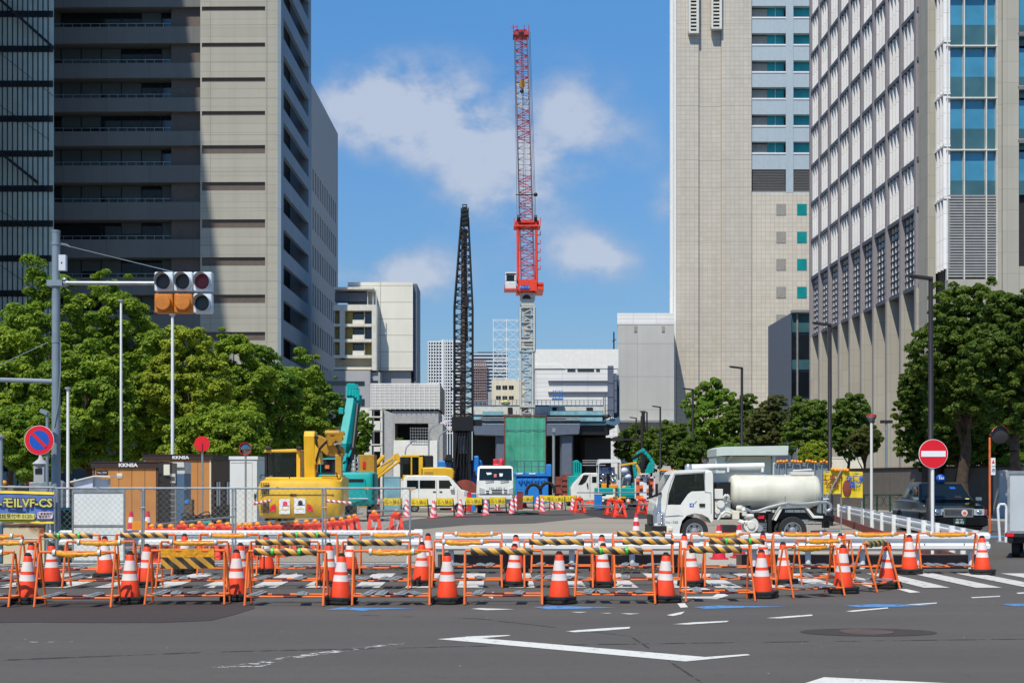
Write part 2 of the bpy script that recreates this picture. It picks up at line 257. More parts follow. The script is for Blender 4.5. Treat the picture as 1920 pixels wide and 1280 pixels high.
# ------------------------------------------------------------------ mesh building
class MB:
    def __init__(s): s.v, s.f, s.m, s.sm = [], [], [], []
    def add(s, vs, fs, mi=0, sm=False):
        o = len(s.v); s.v += [tuple(p) for p in vs]
        for f in fs: s.f.append(tuple(i+o for i in f)); s.m.append(mi); s.sm.append(sm)
        return s
    def box(s, x0, x1, y0, y1, z0, z1, mi=0):
        return s.add([(x0, y0, z0), (x1, y0, z0), (x1, y1, z0), (x0, y1, z0), (x0, y0, z1), (x1, y0, z1), (x1, y1, z1), (x0, y1, z1)],
              [(3, 2, 1, 0), (4, 5, 6, 7), (0, 1, 5, 4), (1, 2, 6, 5), (2, 3, 7, 6), (3, 0, 4, 7)], mi)
    def obox(s, c, sz, rot=(0, 0, 0), mi=0):
        mt = Euler(rot).to_matrix(); c = Vector(c); hx, hy, hz = (q/2 for q in sz)
        ps = [c+mt@Vector(q) for q in ((-hx, -hy, -hz), (hx, -hy, -hz), (hx, hy, -hz), (-hx, hy, -hz), (-hx, -hy, hz), (hx, -hy, hz), (hx, hy, hz), (-hx, hy, hz))]
        return s.add(ps, [(3, 2, 1, 0), (4, 5, 6, 7), (0, 1, 5, 4), (1, 2, 6, 5), (2, 3, 7, 6), (3, 0, 4, 7)], mi)
    def tube(s, p0, p1, r0, r1=None, n=8, mi=0, cap=True):
        p0, p1 = Vector(p0), Vector(p1); r1 = r0 if r1 is None else r1
        d = (p1-p0).normalized(); a = d.orthogonal().normalized()
        if abs(d.z) < .99: a = d.cross(Vector((0, 0, 1))).normalized()
        b = d.cross(a); vs = []
        for p, r in ((p0, r0), (p1, r1)):
            for i in range(n):
                t = 2*math.pi*(i+.5)/n; vs.append(p+a*math.cos(t)*r+b*math.sin(t)*r)
        fs = [(i, (i+1) % n, n+(i+1) % n, n+i) for i in range(n)]
        s.add(vs, fs, mi, n > 5)
        if cap: s.add(vs[:n], [tuple(range(n-1, -1, -1))], mi); s.add(vs[n:], [tuple(range(n))], mi)
        return s
    def path(s, pts, r, n=6, mi=0):
        for a, b in zip(pts, pts[1:]): s.tube(a, b, r, n=n, mi=mi)
        return s
    def beam(s, p0, p1, w, h, mi=0):
        p0, p1 = Vector(p0), Vector(p1); d = (p1-p0).normalized()
        a = d.cross(Vector((0, 0, 1))); a = Vector((1, 0, 0)) if a.length < 1e-3 else a.normalized(); b = a.cross(d)
        ps = [p+a*i*w/2+b*j*h/2 for p in (p0, p1) for i, j in ((-1, -1), (1, -1), (1, 1), (-1, 1))]
        return s.add(ps, [(3, 2, 1, 0), (4, 5, 6, 7), (0, 1, 5, 4), (1, 2, 6, 5), (2, 3, 7, 6), (3, 0, 4, 7)], mi)
    def lathe(s, prof, c=(0, 0, 0), axis='z', n=20, mi=0, cap=True):
        c = Vector(c); vs = []
        for r, z in prof:
            for i in range(n):
                t = 2*math.pi*i/n; a, b = r*math.cos(t), r*math.sin(t)
                vs.append(c+Vector({'z': (a, b, z), 'x': (z, a, b), 'y': (b, z, a)}[axis]))
        for k in range(len(prof)-1):
            m = mi[k] if isinstance(mi, (list, tuple)) else mi
            o = len(s.v); s.v += [tuple(p) for p in vs[k*n:(k+2)*n]]
            for i in range(n): s.f.append((o+i, o+(i+1) % n, o+n+(i+1) % n, o+n+i)); s.m.append(m); s.sm.append(True)
        if cap:
            m0 = mi[0] if isinstance(mi, (list, tuple)) else mi; m1 = mi[-1] if isinstance(mi, (list, tuple)) else mi
            if prof[0][0] > 1e-4: s.add(vs[:n], [tuple(range(n-1, -1, -1))], m0)
            if prof[-1][0] > 1e-4: s.add(vs[-n:], [tuple(range(n))], m1)
        return s
    def prism(s, poly, axis, a, b, mi=0):
        n = len(poly)
        def P(q, d): return {'x': (d, q[0], q[1]), 'y': (q[0], d, q[1]), 'z': (q[0], q[1], d)}[axis]
        vs = [P(q, a) for q in poly]+[P(q, b) for q in poly]
        return s.add(vs, [tuple(range(n-1, -1, -1)), tuple(range(n, 2*n))]+[(i, (i+1) % n, n+(i+1) % n, n+i) for i in range(n)], mi)
    def loft(s, rings, mi=0, sm=True, cap=True):
        n = len(rings[0]); vs = [p for r in rings for p in r]
        fs = [(k*n+i, k*n+(i+1) % n, (k+1)*n+(i+1) % n, (k+1)*n+i) for k in range(len(rings)-1) for i in range(n)]
        s.add(vs, fs, mi, sm)
        if cap: s.add(rings[0], [tuple(range(n-1, -1, -1))], mi); s.add(rings[-1], [tuple(range(n))], mi)
        return s
    def poly(s, pts, mi=0): return s.add(pts, [tuple(range(len(pts)))], mi)
    def sph(s, c, r, nu=12, nv=8, mi=0):
        r = (r, r, r) if isinstance(r, (int, float)) else r; c = Vector(c); rings = []
        for j in range(nv+1):
            t = math.pi*j/nv; t = min(max(t, .02), math.pi-.02)
            rings.append([c+Vector((r[0]*math.sin(t)*math.cos(2*math.pi*i/nu), r[1]*math.sin(t)*math.sin(2*math.pi*i/nu), r[2]*math.cos(t))) for i in range(nu)])
        return s.loft(rings, mi)
    def build(s, name, mats, parent=None, bevel=0, recalc=True, world=False, seg=2):
        off = Vector(parent.location) if (world and parent) else Vector((0, 0, 0))
        me = bpy.data.meshes.new(name)
        me.from_pydata([(p[0]-off.x, p[1]-off.y, p[2]-off.z) for p in s.v], [], s.f)
        mats = mats if isinstance(mats, (list, tuple)) else [mats]
        for m in mats: me.materials.append(M[m])
        me.polygons.foreach_set('material_index', s.m); me.polygons.foreach_set('use_smooth', s.sm)
        if recalc:
            bm = bmesh.new(); bm.from_mesh(me)
            bmesh.ops.remove_doubles(bm, verts=bm.verts, dist=1e-5)
            bmesh.ops.recalc_face_normals(bm, faces=bm.faces); bm.to_mesh(me); bm.free()
        if any(s.sm):
            try: me.set_sharp_from_angle(angle=R(42))
            except Exception: pass
        o = bpy.data.objects.new(name, me); COL.objects.link(o)
        if parent: o.parent = parent
        if bevel:
            b = o.modifiers.new('bevel', 'BEVEL'); b.width = bevel; b.segments = seg; b.limit_method = 'ANGLE'; b.angle_limit = R(50)
        return o
def tag(o, label=None, cat=None, group=None, kind=None):
    if label: o['label'] = label
    if cat: o['category'] = cat
    if group: o['group'] = group
    if kind: o['kind'] = kind
    return o
def thing(name, label, cat, loc=(0, 0, 0), rz=0, group=None):
    o = bpy.data.objects.new(name, None); COL.objects.link(o); o.location = loc; o.rotation_euler = (0, 0, rz); o.empty_display_size = .2
    return tag(o, label, cat, group)
KIDS = {}
def kids(o):
    return [c for c in o.children]
def dup(root, loc, rz=None, label=None, group=None, scale=None):
    r = root.copy(); COL.objects.link(r); r.location = loc
    if rz is not None: r.rotation_euler = (0, 0, rz)
    if label: r['label'] = label
    if group: r['group'] = group
    if scale: r.scale = scale if not isinstance(scale, (int, float)) else (scale,)*3
    for ch in list(root.children):
        c = ch.copy(); COL.objects.link(c); c.parent = r
        for gch in ch.children:
            d = gch.copy(); COL.objects.link(d); d.parent = c
    return r
def struct(name, mb, m, **k): return tag(mb.build(name, m, **k), kind='structure')
def sheet(pts, z): return [(p[0], p[1], z) for p in pts]
def text(name, body, size, loc, m, parent, rot=(R(90), 0, 0), extrude=.002, sx=1, align='CENTER', bold=0):
    cu = bpy.data.curves.new(name, 'FONT'); cu.body = body; cu.size = size; cu.extrude = extrude; cu.align_x = align; cu.align_y = 'CENTER'; cu.offset = bold; cu.resolution_u = 2
    to = bpy.data.objects.new(name+'_tmp', cu); COL.objects.link(to)
    bpy.context.view_layer.update()
    me = bpy.data.meshes.new_from_object(to.evaluated_get(bpy.context.evaluated_depsgraph_get()))
    bpy.data.objects.remove(to); bpy.data.curves.remove(cu)
    me.materials.clear(); me.materials.append(M[m])
    o = bpy.data.objects.new(name, me); COL.objects.link(o); o.parent = parent; o.location = loc; o.rotation_euler = rot; o.scale = (sx, 1, 1)
    return o
ORD = ['first', 'second', 'third', 'fourth', 'fifth', 'sixth', 'seventh', 'eighth', 'ninth', 'tenth', 'eleventh', 'twelfth', 'thirteenth', 'fourteenth', 'fifteenth', 'sixteenth', 'seventeenth', 'eighteenth', 'nineteenth', 'twentieth', 'twenty-first', 'twenty-second', 'twenty-third', 'twenty-fourth', 'twenty-fifth', 'twenty-sixth']
def nth(i, n):
    if i == 0: return 'leftmost'
    if i == n-1: return 'rightmost'
    return ORD[i]+' from left' if i <= n//2 else ORD[n-1-i]+' from right'
# ------------------------------------------------------------------ ground, roads, markings
struct('ground', MB().poly(sheet([(-1500, -300), (1500, -300), (1500, 2500), (-1500, 2500)], -.06)), 'ground')
struct('road', MB().poly(sheet([(-120, -60), (120, -60), (120, 26.4), (60, 26.4), (20.5, 33), (20.5, 260), (15.6, 260), (15.6, 60), (12.3, 42), (11.0, 34.9), (9.6, 26.4), (-120, 26.4)], 0)), 'asphalt')
yd = MB(); yd.poly(sheet([(-26, 26.4), (9.6, 26.4), (11.0, 34.9), (12.3, 42), (15.6, 60), (15.6, 200), (-26, 200)], .004)); struct('construction_yard', yd, 'yard')
struct('gravel_strip', MB().poly(sheet([(3.6, 26.9), (9.6, 26.9), (10.4, 32.5), (2.2, 33.2), (2.6, 29)], .008)), 'gravel')
def ground_poly(pxs): return [(GX(x, GY(y)), GY(y)) for x, y in pxs]
struct('fresh_asphalt', MB().poly(sheet(ground_poly([(1085, 955), (1150, 950), (1300, 949), (1300, 969), (1180, 973), (1135, 972), (1100, 966)]), .008)), 'asphalt_dark')
struct('worksite_asphalt', MB().poly(sheet(ground_poly([(700, 1001), (760, 975), (900, 960), (1240, 950), (1240, 958), (1090, 972), (1000, 981), (880, 984), (820, 989)]), .006)), 'asphalt')
struct('asphalt_patch', MB().poly(sheet(ground_poly([(-200, 1171), (60, 1166), (160, 1167), (300, 1167), (395, 1163), (440, 1152), (478, 1140), (470, 1125), (-200, 1128)]), .004)), 'asphalt_new')
pv = MB(); pv.box(20.5, 34, 33.2, 260, -.05, .13); struct('pavement', pv, 'pavement')
pv = MB(); pv.box(-60, -26, 30, 260, -.05, .13); struct('pavement', pv, 'pavement')

def marking(name, polys, m, z=.0045):
    mb = MB()
    for p in polys: mb.poly(sheet(ground_poly(p), z))
    return struct(name, mb, m)
marking('road_marking', [[(820, 1198), (880, 1193.2), (900, 1196), (1322, 1231.5), (1285, 1239.8), (880, 1203)], [(872, 1193.0), (952, 1190.4), (958, 1191.4), (905, 1196.2), (890, 1194.6)],
                         [(1285.5, 1239.9), (1322.5, 1231.6), (1401, 1226), (1407, 1228)]], 'paint_white')
marking('lane_dashes', [[(1061, 1183.5), (1085, 1181), (1150, 1176.5), (1182, 1175), (1180, 1178), (1140, 1181.5), (1078, 1185)], [(1262, 1170), (1300, 1166.5), (1367, 1163.5), (1362, 1166), (1290, 1170.5)],
                        [(1437, 1158.5), (1470, 1155.5), (1522, 1151.8), (1524, 1154), (1465, 1159)], [(1585, 1146), (1600, 1144), (1664, 1138.5), (1666, 1140.3), (1600, 1146.6)],
                        [(1700, 1133), (1757, 1129.3), (1756, 1131), (1706, 1135)], [(1820, 1119.5), (1876, 1116.6), (1874, 1118.4), (1824, 1121)], [(1905, 1111), (1990, 1106), (1990, 1109), (1910, 1113)],
                        [(1682, 1104), (1700, 1104), (1726, 1110), (1706, 1111)]], 'paint_white')
marking('faded_line', [[(395, 1250.5), (470, 1243), (560, 1227), (640, 1217.5), (700, 1210), (762, 1204.5), (756, 1207.5), (690, 1215), (620, 1225), (540, 1236), (490, 1250), (400, 1252.5)],
                       [(55, 1203), (136, 1202.6), (136, 1204), (55, 1204)]], 'paint_faded')
marking('stop_line', [[(1480, 1290), (1545, 1269.5), (1780, 1281), (1780, 1300)]], 'paint_white')
marking('blue_spray_mark', [[(608, 1143), (640, 1138.4), (700, 1139.6), (782, 1140), (700, 1142.6), (680, 1145), (650, 1142.4)], [(1000, 1138), (1040, 1135.6), (1090, 1137), (1156, 1138.6), (1080, 1141), (1030, 1142)],
                            [(1300, 1138), (1345, 1134.6), (1400, 1136), (1482, 1137), (1390, 1139), (1322, 1141)], [(1582, 1135), (1640, 1132.4), (1757, 1134), (1690, 1137), (1610, 1138)],
                            [(1878, 1132), (1990, 1130.5), (1990, 1136), (1900, 1136)], [(1848, 1005), (1880, 1003.6), (1884, 1006.4), (1852, 1007.6)]], 'paint_blue')
marking('paint_splash', [[(884, 1141), (900, 1139.8), (965, 1142), (912, 1143.6)], [(1070, 1147), (1102, 1147), (1086, 1148.6)], [(1125, 1149), (1148, 1149), (1140, 1150)], [(1163, 1149.5), (1200, 1150), (1180, 1151.6)], [(1250, 1153), (1268, 1149), (1284, 1146), (1278, 1151), (1262, 1154.6)],
                         [(1270, 1131), (1284, 1130.6), (1290, 1138), (1276, 1139)], [(905, 1115), (926, 1109), (924, 1122)], [(1272, 1104.5), (1322, 1102), (1340, 1107), (1366, 1116), (1344, 1123), (1280, 1121), (1282, 1118.5), (1336, 1118), (1344, 1113), (1318, 1106)]], 'paint_white')
marking('road_seam', [[(-50, 1238), (400, 1221), (900, 1210), (1400, 1203), (2000, 1196), (2000, 1197), (1400, 1204.2), (900, 1211.3), (400, 1222.4), (-50, 1240)], [(640, 1152), (900, 1160), (1180, 1192), (1330, 1290), (1336, 1290), (1184, 1192), (902, 1159.2), (640, 1151.2)]], 'seam_dark', .0025)
cw = MB()
for k in range(-18, 26):
    x0 = k*.835+.12; y0, y1 = 21.45, 24.85
    cw.poly([(x0, y0, .0085), (x0+.42, y0, .0085), (x0+.42, y1, .0085), (x0, y1, .0085)])
struct('crosswalk_marking', cw, 'paint_worn')
mh = MB(); mh.poly([(GX(1628, 15.1)+.77*math.cos(t/24*6.2832), 15.1+.40*math.sin(t/24*6.2832), .004) for t in range(24)]); struct('manhole_patch', mh, 'asphalt_new')
mh = MB(); mh.lathe([(.30, 0), (.30, .008), (.27, .010), (.27, .007), (0.001, .007)], (GX(1625, 15.1), 15.12, .002), n=28)
tag(mh.build('manhole_cover', 'steel_brown'), 'dark round iron manhole cover set into the grey road', 'manhole')

# ------------------------------------------------------------------ buildings
def yaw(o, pivot, ang):
    o.rotation_euler = (0, 0, ang)
# left stone office block (front face at Y=153, side face receding)
YT = 153.0; sT = F/YT
xC = GX(527, YT)
t = thing('office_tower', 'grey stone office block with long dark window slots, half in shadow, behind the left trees', 'office block', (xC, YT, 0))
def zT(py): return GZ(py, YT)
slots = [-190, -122, -54, 12, 80, 145, 208, 272, 341, 411, 482, 552, 622, 692, 762]
xa, xb, xw, xs0, xs1 = GX(40, YT), GX(318, YT), GX(375, YT), GX(378, YT), GX(497, YT)
wall = MB(); top = 88
wall.box(xs1, xC, YT, YT+21.6, 0, top)                                  # corner pier with the side wall behind it is cut below
wall.box(xw, xs0, YT, YT+3, 0, top)
prev = top
for k, sy in enumerate(slots):
    h = 8.5 if k < 7 else 16
    z1, z0 = zT(sy), zT(sy+h)
    wall.box(xs0, xs1, YT, YT+3, z1, prev); prev = z0
wall.box(xs0, xs1, YT, YT+3, 0, prev)
wall_ = wall
# side wall: the pier above is replaced by a hollow one with balcony openings
wall = MB()
prev = top
wall.box(xw, xs0, YT, YT+3, 0, top)
for k, sy in enumerate(slots):
    h = 8.5 if k < 7 else 16
    z1, z0 = zT(sy), zT(sy+h); wall.box(xs0, xs1, YT, YT+3, z1, prev); prev = z0
wall.box(xs0, xs1, YT, YT+3, 0, prev); wall.box(xs1, xC-.4, YT, YT+3, 0, top)
wall.build('wall', 'tower_stone', t, world=True)
side = MB(); YA, YB, YE = YT+1.6, YT+19.9, YT+22
side.box(xC-.4, xC, YT+.003, YA, 0, top); side.box(xC-2.5, xC, YB, YE, 0, top)
prev = top
for sy in [-182, -112, -44, 25, 94, 158, 221, 285, 355, 424, 491, 558, 628, 698, 768]:
    z1 = zT(sy); z0 = zT(sy+38); side.box(xC-.4, xC, YA, YB, z1, prev); prev = z0
side.box(xC-.4, xC, YA, YB, 0, prev)
side.build('side_wall', 'tower_side', t, world=True)
rc = MB(); rc.box(xC-2.6, xC-2.4, YT+3, YE, 0, top); rc.box(xs0, xs1-.01, YT+.22, YT+.4, 0, top-.1, 1); rc.box(xb, xw-.006, YT+.6, YT+.75, 0, top-.1, 1)
rc.build('recess_wall', ['recess', 'tower_band'], t, world=True)
core = MB(); core.box(xa-8, xw-.01, YT+3, YE, 0, top+.2); core.box(xw, xC-2.7, YT+3.01, YE, 0, top+.3); core.build('core', 'recess', t, world=True)
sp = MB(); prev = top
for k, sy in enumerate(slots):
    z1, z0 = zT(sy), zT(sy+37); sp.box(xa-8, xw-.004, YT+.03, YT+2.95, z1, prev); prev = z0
sp.box(xa-8, xw-.004, YT+.03, YT+2.95, 0, prev); sp.build('spandrel', 'tower_stone_shade', t, world=True)
# windows, blinds and railing of each open floor
for k, sy in enumerate(slots[2:13]):
    z1, z0 = zT(sy), zT(sy+37)
    wn = MB(); wn.box(xa-8, xb, YT+2.0, YT+2.1, z0, z1)
    x = xa-8
    while x < xb-.5:
        wn.box(x, x+.08, YT+1.93, YT+2.0, z0, z1, 2)
        r = random.random()
        if r < .5: wn.box(x+.1, x+2.3, YT+1.94, YT+1.99, z0+(z1-z0)*random.choice((.12, .12, .45)), z1-.02, 1)
        x += 2.35
    o = wn.build('window', ['glass_dark', 'blind', 'dark_metal'], t, world=True)
    rl = MB(); rl.tube((xa-8, YT+.3, z0+.45), (xb, YT+.3, z0+.45), .035, n=6)
    for q in range(24): rl.box(xa-8+q*1.05, xa-8+q*1.05+.04, YT+.28, YT+.32, z0, z0+.43)
    rl.build('railing', 'galv', o)
    o2 = o.children[0]; o2.location = (-xC, -YT, 0)
    if k >= 5:
        sw = MB()
        for q in range(3): sw.box(xC-2.39, xC-2.33, YA+.3+q*2.3, YA+2.3+q*2.3, zT(sy+36)+.15, zT(sy+36)+1.7)
        sw.build('side_window', 'far_glass', t, world=True)
t.rotation_euler.z = R(-.8)
# farther block with narrow window slits
YF = 175.2; xF = xC+(YF-YT)*math.sin(R(.8))
t = thing('office_annex', 'paler office block with rows of narrow vertical window slits, beyond the stone office block', 'office block', (xF, YF, 0))
zt = 54.2; a = MB(); YG = 25.6
cols = [1.0+q*2.15 for q in range(11)]
rows = [(GZ(y, YF)) for y in (238, 310, 384, 458, 517, 575, 633, 690, 745)]
rows = [43.2-5.05*q for q in range(9)]
prevz = zt
for z1 in rows:
    a.box(-6, 0, 0, YG, z1, prevz); z0 = z1-2.9
    y = 0
    for c in cols: a.box(-6, 0, y, c, z0, z1); y = c+1.05
    a.box(-6, 0, y, YG, z0, z1); prevz = z0
a.box(-6, 0, 0, YG, 0, prevz); a.box(-30, -6, .01, YG, 0, zt)
a.build('wall', 'annex_wall', t)
wn = MB(); wn.box(-5.9, -.9, .1, YG-.1, 5, zt-4); wn.build('window_glass', 'recess', t)
t.rotation_euler.z = R(-.8)
# left glass building with vertical louvres
YL = 137.0; xr = GX(101, YL)
t = thing('glass_office', 'glassy grey building with fine vertical louvres at the left edge of the photo', 'office building', (xr, YL, 0))
a = MB(); a.prism([(-30, 0), (0, 0), (-3.2, 9), (-30, 9)], 'z', 0, 80); a.build('wall', 'glass_grey', t)
bd = MB()
for k in range(24): z = GZ(-300+k*65.4, YL); bd.box(-30, -.06, -.10, .0, z-.32, z+.32)
bd.build('floor_band', 'glass_dark', t)
lv = MB(); x = -24.
while x < -.3: lv.box(x, x+.09, -.16, -.101, 0, 80); x += .52
lv.build('louvre', 'glass_dark', t)
ca = MB()
for (x0, y0, x1, y1) in ((0, 0, 103, 92), (0, 290, 70, 342)): ca.beam(W(x0-40, y0-36, YL-.9), W(x1, y1, YL-.9), .28, .28)
for (x0, y0, x1, y1) in ((0, 98, 100, 180), (0, 200, 92, 262), (0, 402, 60, 430), (0, 500, 70, 545)): ca.tube(W(x0-40, y0-30, YL-.9), W(x1, y1, YL-.9), .03, n=6)
ca.build('cable_reflection', 'dark_metal', t, world=True)  # dark bars stand in for cables reflected in the glass
# the tower outside the frame whose roofline throws the shadow across the stone block
t = thing('neighbour_tower', 'tall tower outside the photo, its shadow falling on the stone office block', 'tower', (-58, 100, 0))
k = YT; sx, sy, sz = SUN
def caster(X, Z, h): q = (h-Z)/sz; return (X+sx*q, YT+sy*q)
hC = 120.; pA = caster(GX(338, YT), GZ(-40, YT), hC); pB = caster(GX(428, YT), GZ(640, YT), hC)
dv = Vector((pB[0]-pA[0], pB[1]-pA[1])).normalized(); pA = (pA[0]-dv.x*6, pA[1]-dv.y*6); pB = (pB[0]+dv.x*6, pB[1]+dv.y*6)
a = MB(); a.prism([pA, pB, (pB[0]-30, pB[1]+2), (pA[0]-30, pA[1]+2)], 'z', 0, hC); a.build('wall', 'grey_panel', t, world=True)

# right tiled tower (front face Y=197)
YR = 197.0
def xR(px): return GX(px, YR)
def zR(py): return GZ(py, YR)
t = thing('tiled_tower', 'tall beige tiled tower with pale blue spandrels and teal windows', 'tower', (xR(1262), YR, 0))
a = MB(); topR = 86
a.prism([(xR(1268), YR-.45), (xR(1309), YR-.45), (xR(1309), YR+20), (xR(1268)*(YR+20)/YR+.4, YR+20)], 'z', 0, topR); a.box(xR(1309)+.002, xR(1352), YR-.0, YR+20, 0, topR); a.box(xR(1352)+.004, xR(1408), YR-.45, YR+20, 0, topR)
a.build('wall', 'rt_tile', t, world=True)
a = MB()
a.tube((xR(1260.5), YR+.3, 0), (xR(1260.5), YR+.3, topR), .36, n=14); a.tube((xR(1266), YR-.1, 0), (xR(1266), YR-.1, topR), .22, n=10)
a.build('downpipe', 'white', t, world=True)
a = MB(); a.box(xR(1408)+.006, xR(1560), YR-.2, YR+20, 0, zR(362))
a2 = MB()
lo = a
hz = []
for yy0 in (383, 435, 486, 538, 590, 642): hz.append((yy0, yy0+21))
sq = MB(); sb = MB()
for (y0, y1) in hz:
    sb.box(xR(1455), xR(1473), YR-.26, YR-.22, zR(y1), zR(y0)); sq.box(xR(1494), xR(1512), YR-.26, YR-.22, zR(y1), zR(y0))
a.build('lower_wall', 'rt_tile2', t, world=True); sq.build('square_window', 'glass_teal', t, world=True); sb.build('square_blind', 'rt_blind', t, world=True)
a = MB(); prev = topR
wt = [-241, -191, -140, -90, -39, 12, 63, 114, 164, 215, 266]
for y0 in wt:
    z1, z0 = zR(y0), zR(y0+22); a.box(xR(1408)+.01, xR(1560), YR-.1, YR+18, z1, prev); prev = z0
z1, z0 = zR(318), zR(360); a.box(xR(1408)+.01, xR(1560), YR-.1, YR+18, z1, prev); a.box(xR(1408)+.01, xR(1560), YR-.1, YR+18, zR(362)+.01, z0)
prev = topR
a.box(xR(1473), xR(1487), YR-.22, YR-.11, zR(362)+.01, topR); a.build('spandrel', 'rt_panel', t, world=True)
for y0 in wt[3:]:
    a = MB(); z1, z0 = zR(y0), zR(y0+22)
    a.box(xR(1440), xR(1472), YR+.75, YR+.8, z0, z1); a.box(xR(1488), xR(1560), YR+.75, YR+.8, z0, z1); a.box(xR(1408)+.02, xR(1440), YR+.7, YR+.79, z0, z1-.2, 1)
    a.box(xR(1408)+.02, xR(1560), YR-.18, YR-.1, z0-.12, z0+.10, 2)
    a.box(xR(1455), xR(1455)+.06, YR+.70, YR+.76, z0, z1, 2)
    a.build('window', ['glass_teal', 'rt_blind', 'white'], t, world=True)
for (p0, p1) in ((1411, 1472), (1488, 1560)):
    a = MB()
    for q in range(14): a.obox(((xR(p0)+xR(p1))/2, YR+.05, zR(360)+q*.235+.1), (xR(p1)-xR(p0), .2, .03), (R(-35), 0, 0))
    a.box(xR(p0), xR(p1), YR+.3, YR+.35, zR(360), zR(318), 1)
    a.build('louvre_panel', ['louvre', 'recess'], t, world=True)
for (p0, p1, yb) in ((1289, 1308, 66), (1331, 1351, 58)):
    a = MB(); a.box(xR(p0), xR(p0)+.3, YR-1.3, YR-.46, zR(yb), topR); a.box(xR(p1)-.35, xR(p1), YR-1.3, YR-.46, zR(yb), topR); a.box(xR(p0), xR(p1), YR-1.31, YR-.46, zR(yb)-.15, zR(yb)+.15)
    a.box(xR(p0)+.3, xR(p1)-.35, YR-.9, YR-.8, zR(yb), topR, 1)
    for q in range(26): a.box(xR(p0)+.3, xR(p1)-.35, YR-1.2, YR-1.0, zR(yb)+.5+q*.52, zR(yb)+.72+q*.52)
    a.build('louvre_box', ['white_dirty', 'dark_metal'], t, world=True)
# dark glass lobby block between the towers
Yd = 160.
t = thing('glass_lobby', 'low dark grey block with a glass stair front between the two right towers', 'building', (GX(1486, Yd), Yd, 0))
a = MB(); zl = GZ(583, Yd)
a.prism([(GX(1450, Yd+14), Yd+14), (GX(1484, Yd), Yd), (GX(1484, Yd)+.4, Yd+14)], 'z', 0, zl-.4)
a.box(GX(1484, Yd), GX(1545, Yd), Yd+.5, Yd+14, 0, zl-.2); a.build('wall', 'pier_grey', t, world=True)
a = MB()
for (y0, y1, p0) in ((590, 622, 1497), (627, 670, 1497), (674, 692, 1497), (697, 742, 1497), (590, 622, 1485), (627, 670, 1485), (674, 692, 1485), (697, 742, 1485)):
    p1 = 1524 if p0 == 1497 else 1494
    a.box(GX(p0, Yd), GX(p1, Yd), Yd+.3, Yd+.48, GZ(y1, Yd), GZ(y0, Yd), 0 if (y0 in (627, 697)) else 1)
a.build('window', ['glass_dark', 'glass_spandrel'], t, world=True)
a = MB(); a.box(GX(1494, Yd), GX(1497, Yd), Yd+.1, Yd+.5, 0, zl); a.box(GX(1484, Yd), GX(1530, Yd), Yd-.4, Yd+.5, zl-.19, zl+.1); a.build('frame', 'galv', t, world=True)

# right building: finned facade facing the street
X0 = 33.0; s0 = 1.0
def yRB(px): return F*X0/(px-CX)
cp = [1521.5, 1538.5, 1556, 1574.6, 1595, 1617, 1642, 1667, 1693, 1719]
cy = [yRB(p) for p in cp]
# even the bays out (the photo's own spacing is about four metres)
cy = [142.0-(142.0-105.9)*i/9 for i in range(10)]
t = thing('finned_office', 'right hand office building with white fins, dark perforated screen and deep stone columns', 'office building', (X0+1.3, 104, 0))
topB = 60; zs0, zs1 = 17.2, 23.5
a = MB(); a.box(X0+1.3, X0+40, 104.0, 143, zs0, topB-.5); a.box(X0+1.36, X0+40, 105.7, 143, 0, zs0-.001, 1); a.box(X0+1.29, X0+1.3, 142.2, 143, 0, topB-.5); a.build('core', ['rb_stone', 'recess'], t, world=True)
a = MB(); a.box(X0+.42, X0+1.29, 105.5, 142.5, zs0+.05, topB-1); a.build('glazing', 'glass_dark', t, world=True)
a = MB()
for y in cy: a.box(X0-.16, X0+.41, y-.2, y+.2, zs0, topB, 0); a.box(X0-.17, X0-.102, y-.16, y+.16, 0, zs0-.001, 0)
a.build('pilaster', 'rb_column', t, world=True)
cw_ = MB()
for y in cy: cw_.box(X0-.10, X0+1.35, y-.22, y+.22, 0, zs0-.01)
cw_.build('column', 'rb_stone', t, world=True)
a = MB(); a.box(X0+.05, X0+1.34, 105.5, 142.5, zs0-.02, zs0+.25)
zf = [23.4, 27.35, 31.3, 35.25, 39.2, 43.15, 47.1, 51.05, 55]
for z in zf: a.box(X0-.08, X0+.41, 105.6, 142.4, z-.16, z+.16)
a.build('floor_slab', 'rb_screen', t, world=True)
for i in range(9):
    ya, yb = cy[i+1]+.2, cy[i]-.2
    a = MB(); n = 4
    for q in range(n):
        y = ya+(yb-ya)*(q+.55)/n
        for z0, z1 in zip(zf, zf[1:]): a.box(X0+.0, X0+.415, y-.05, y+.05, z0+.161, z1-.161)
    a.build('fin_panel', 'rb_fin', t, world=True)
    a = MB()
    for q in range(4):
        y = ya+(yb-ya)*(q+.5)/4; a.box(X0+.22, X0+.415, y-.05, y+.05, zs0+.26, zs1-.27)
    for q in range(11):
        z = zs0+.26+q*(zs1-zs0-.55)/10; a.box(X0+.20, X0+.412, ya, yb, z, z+.12, 1)
    a.build('screen', ['rb_fin', 'rb_slat'], t, world=True)
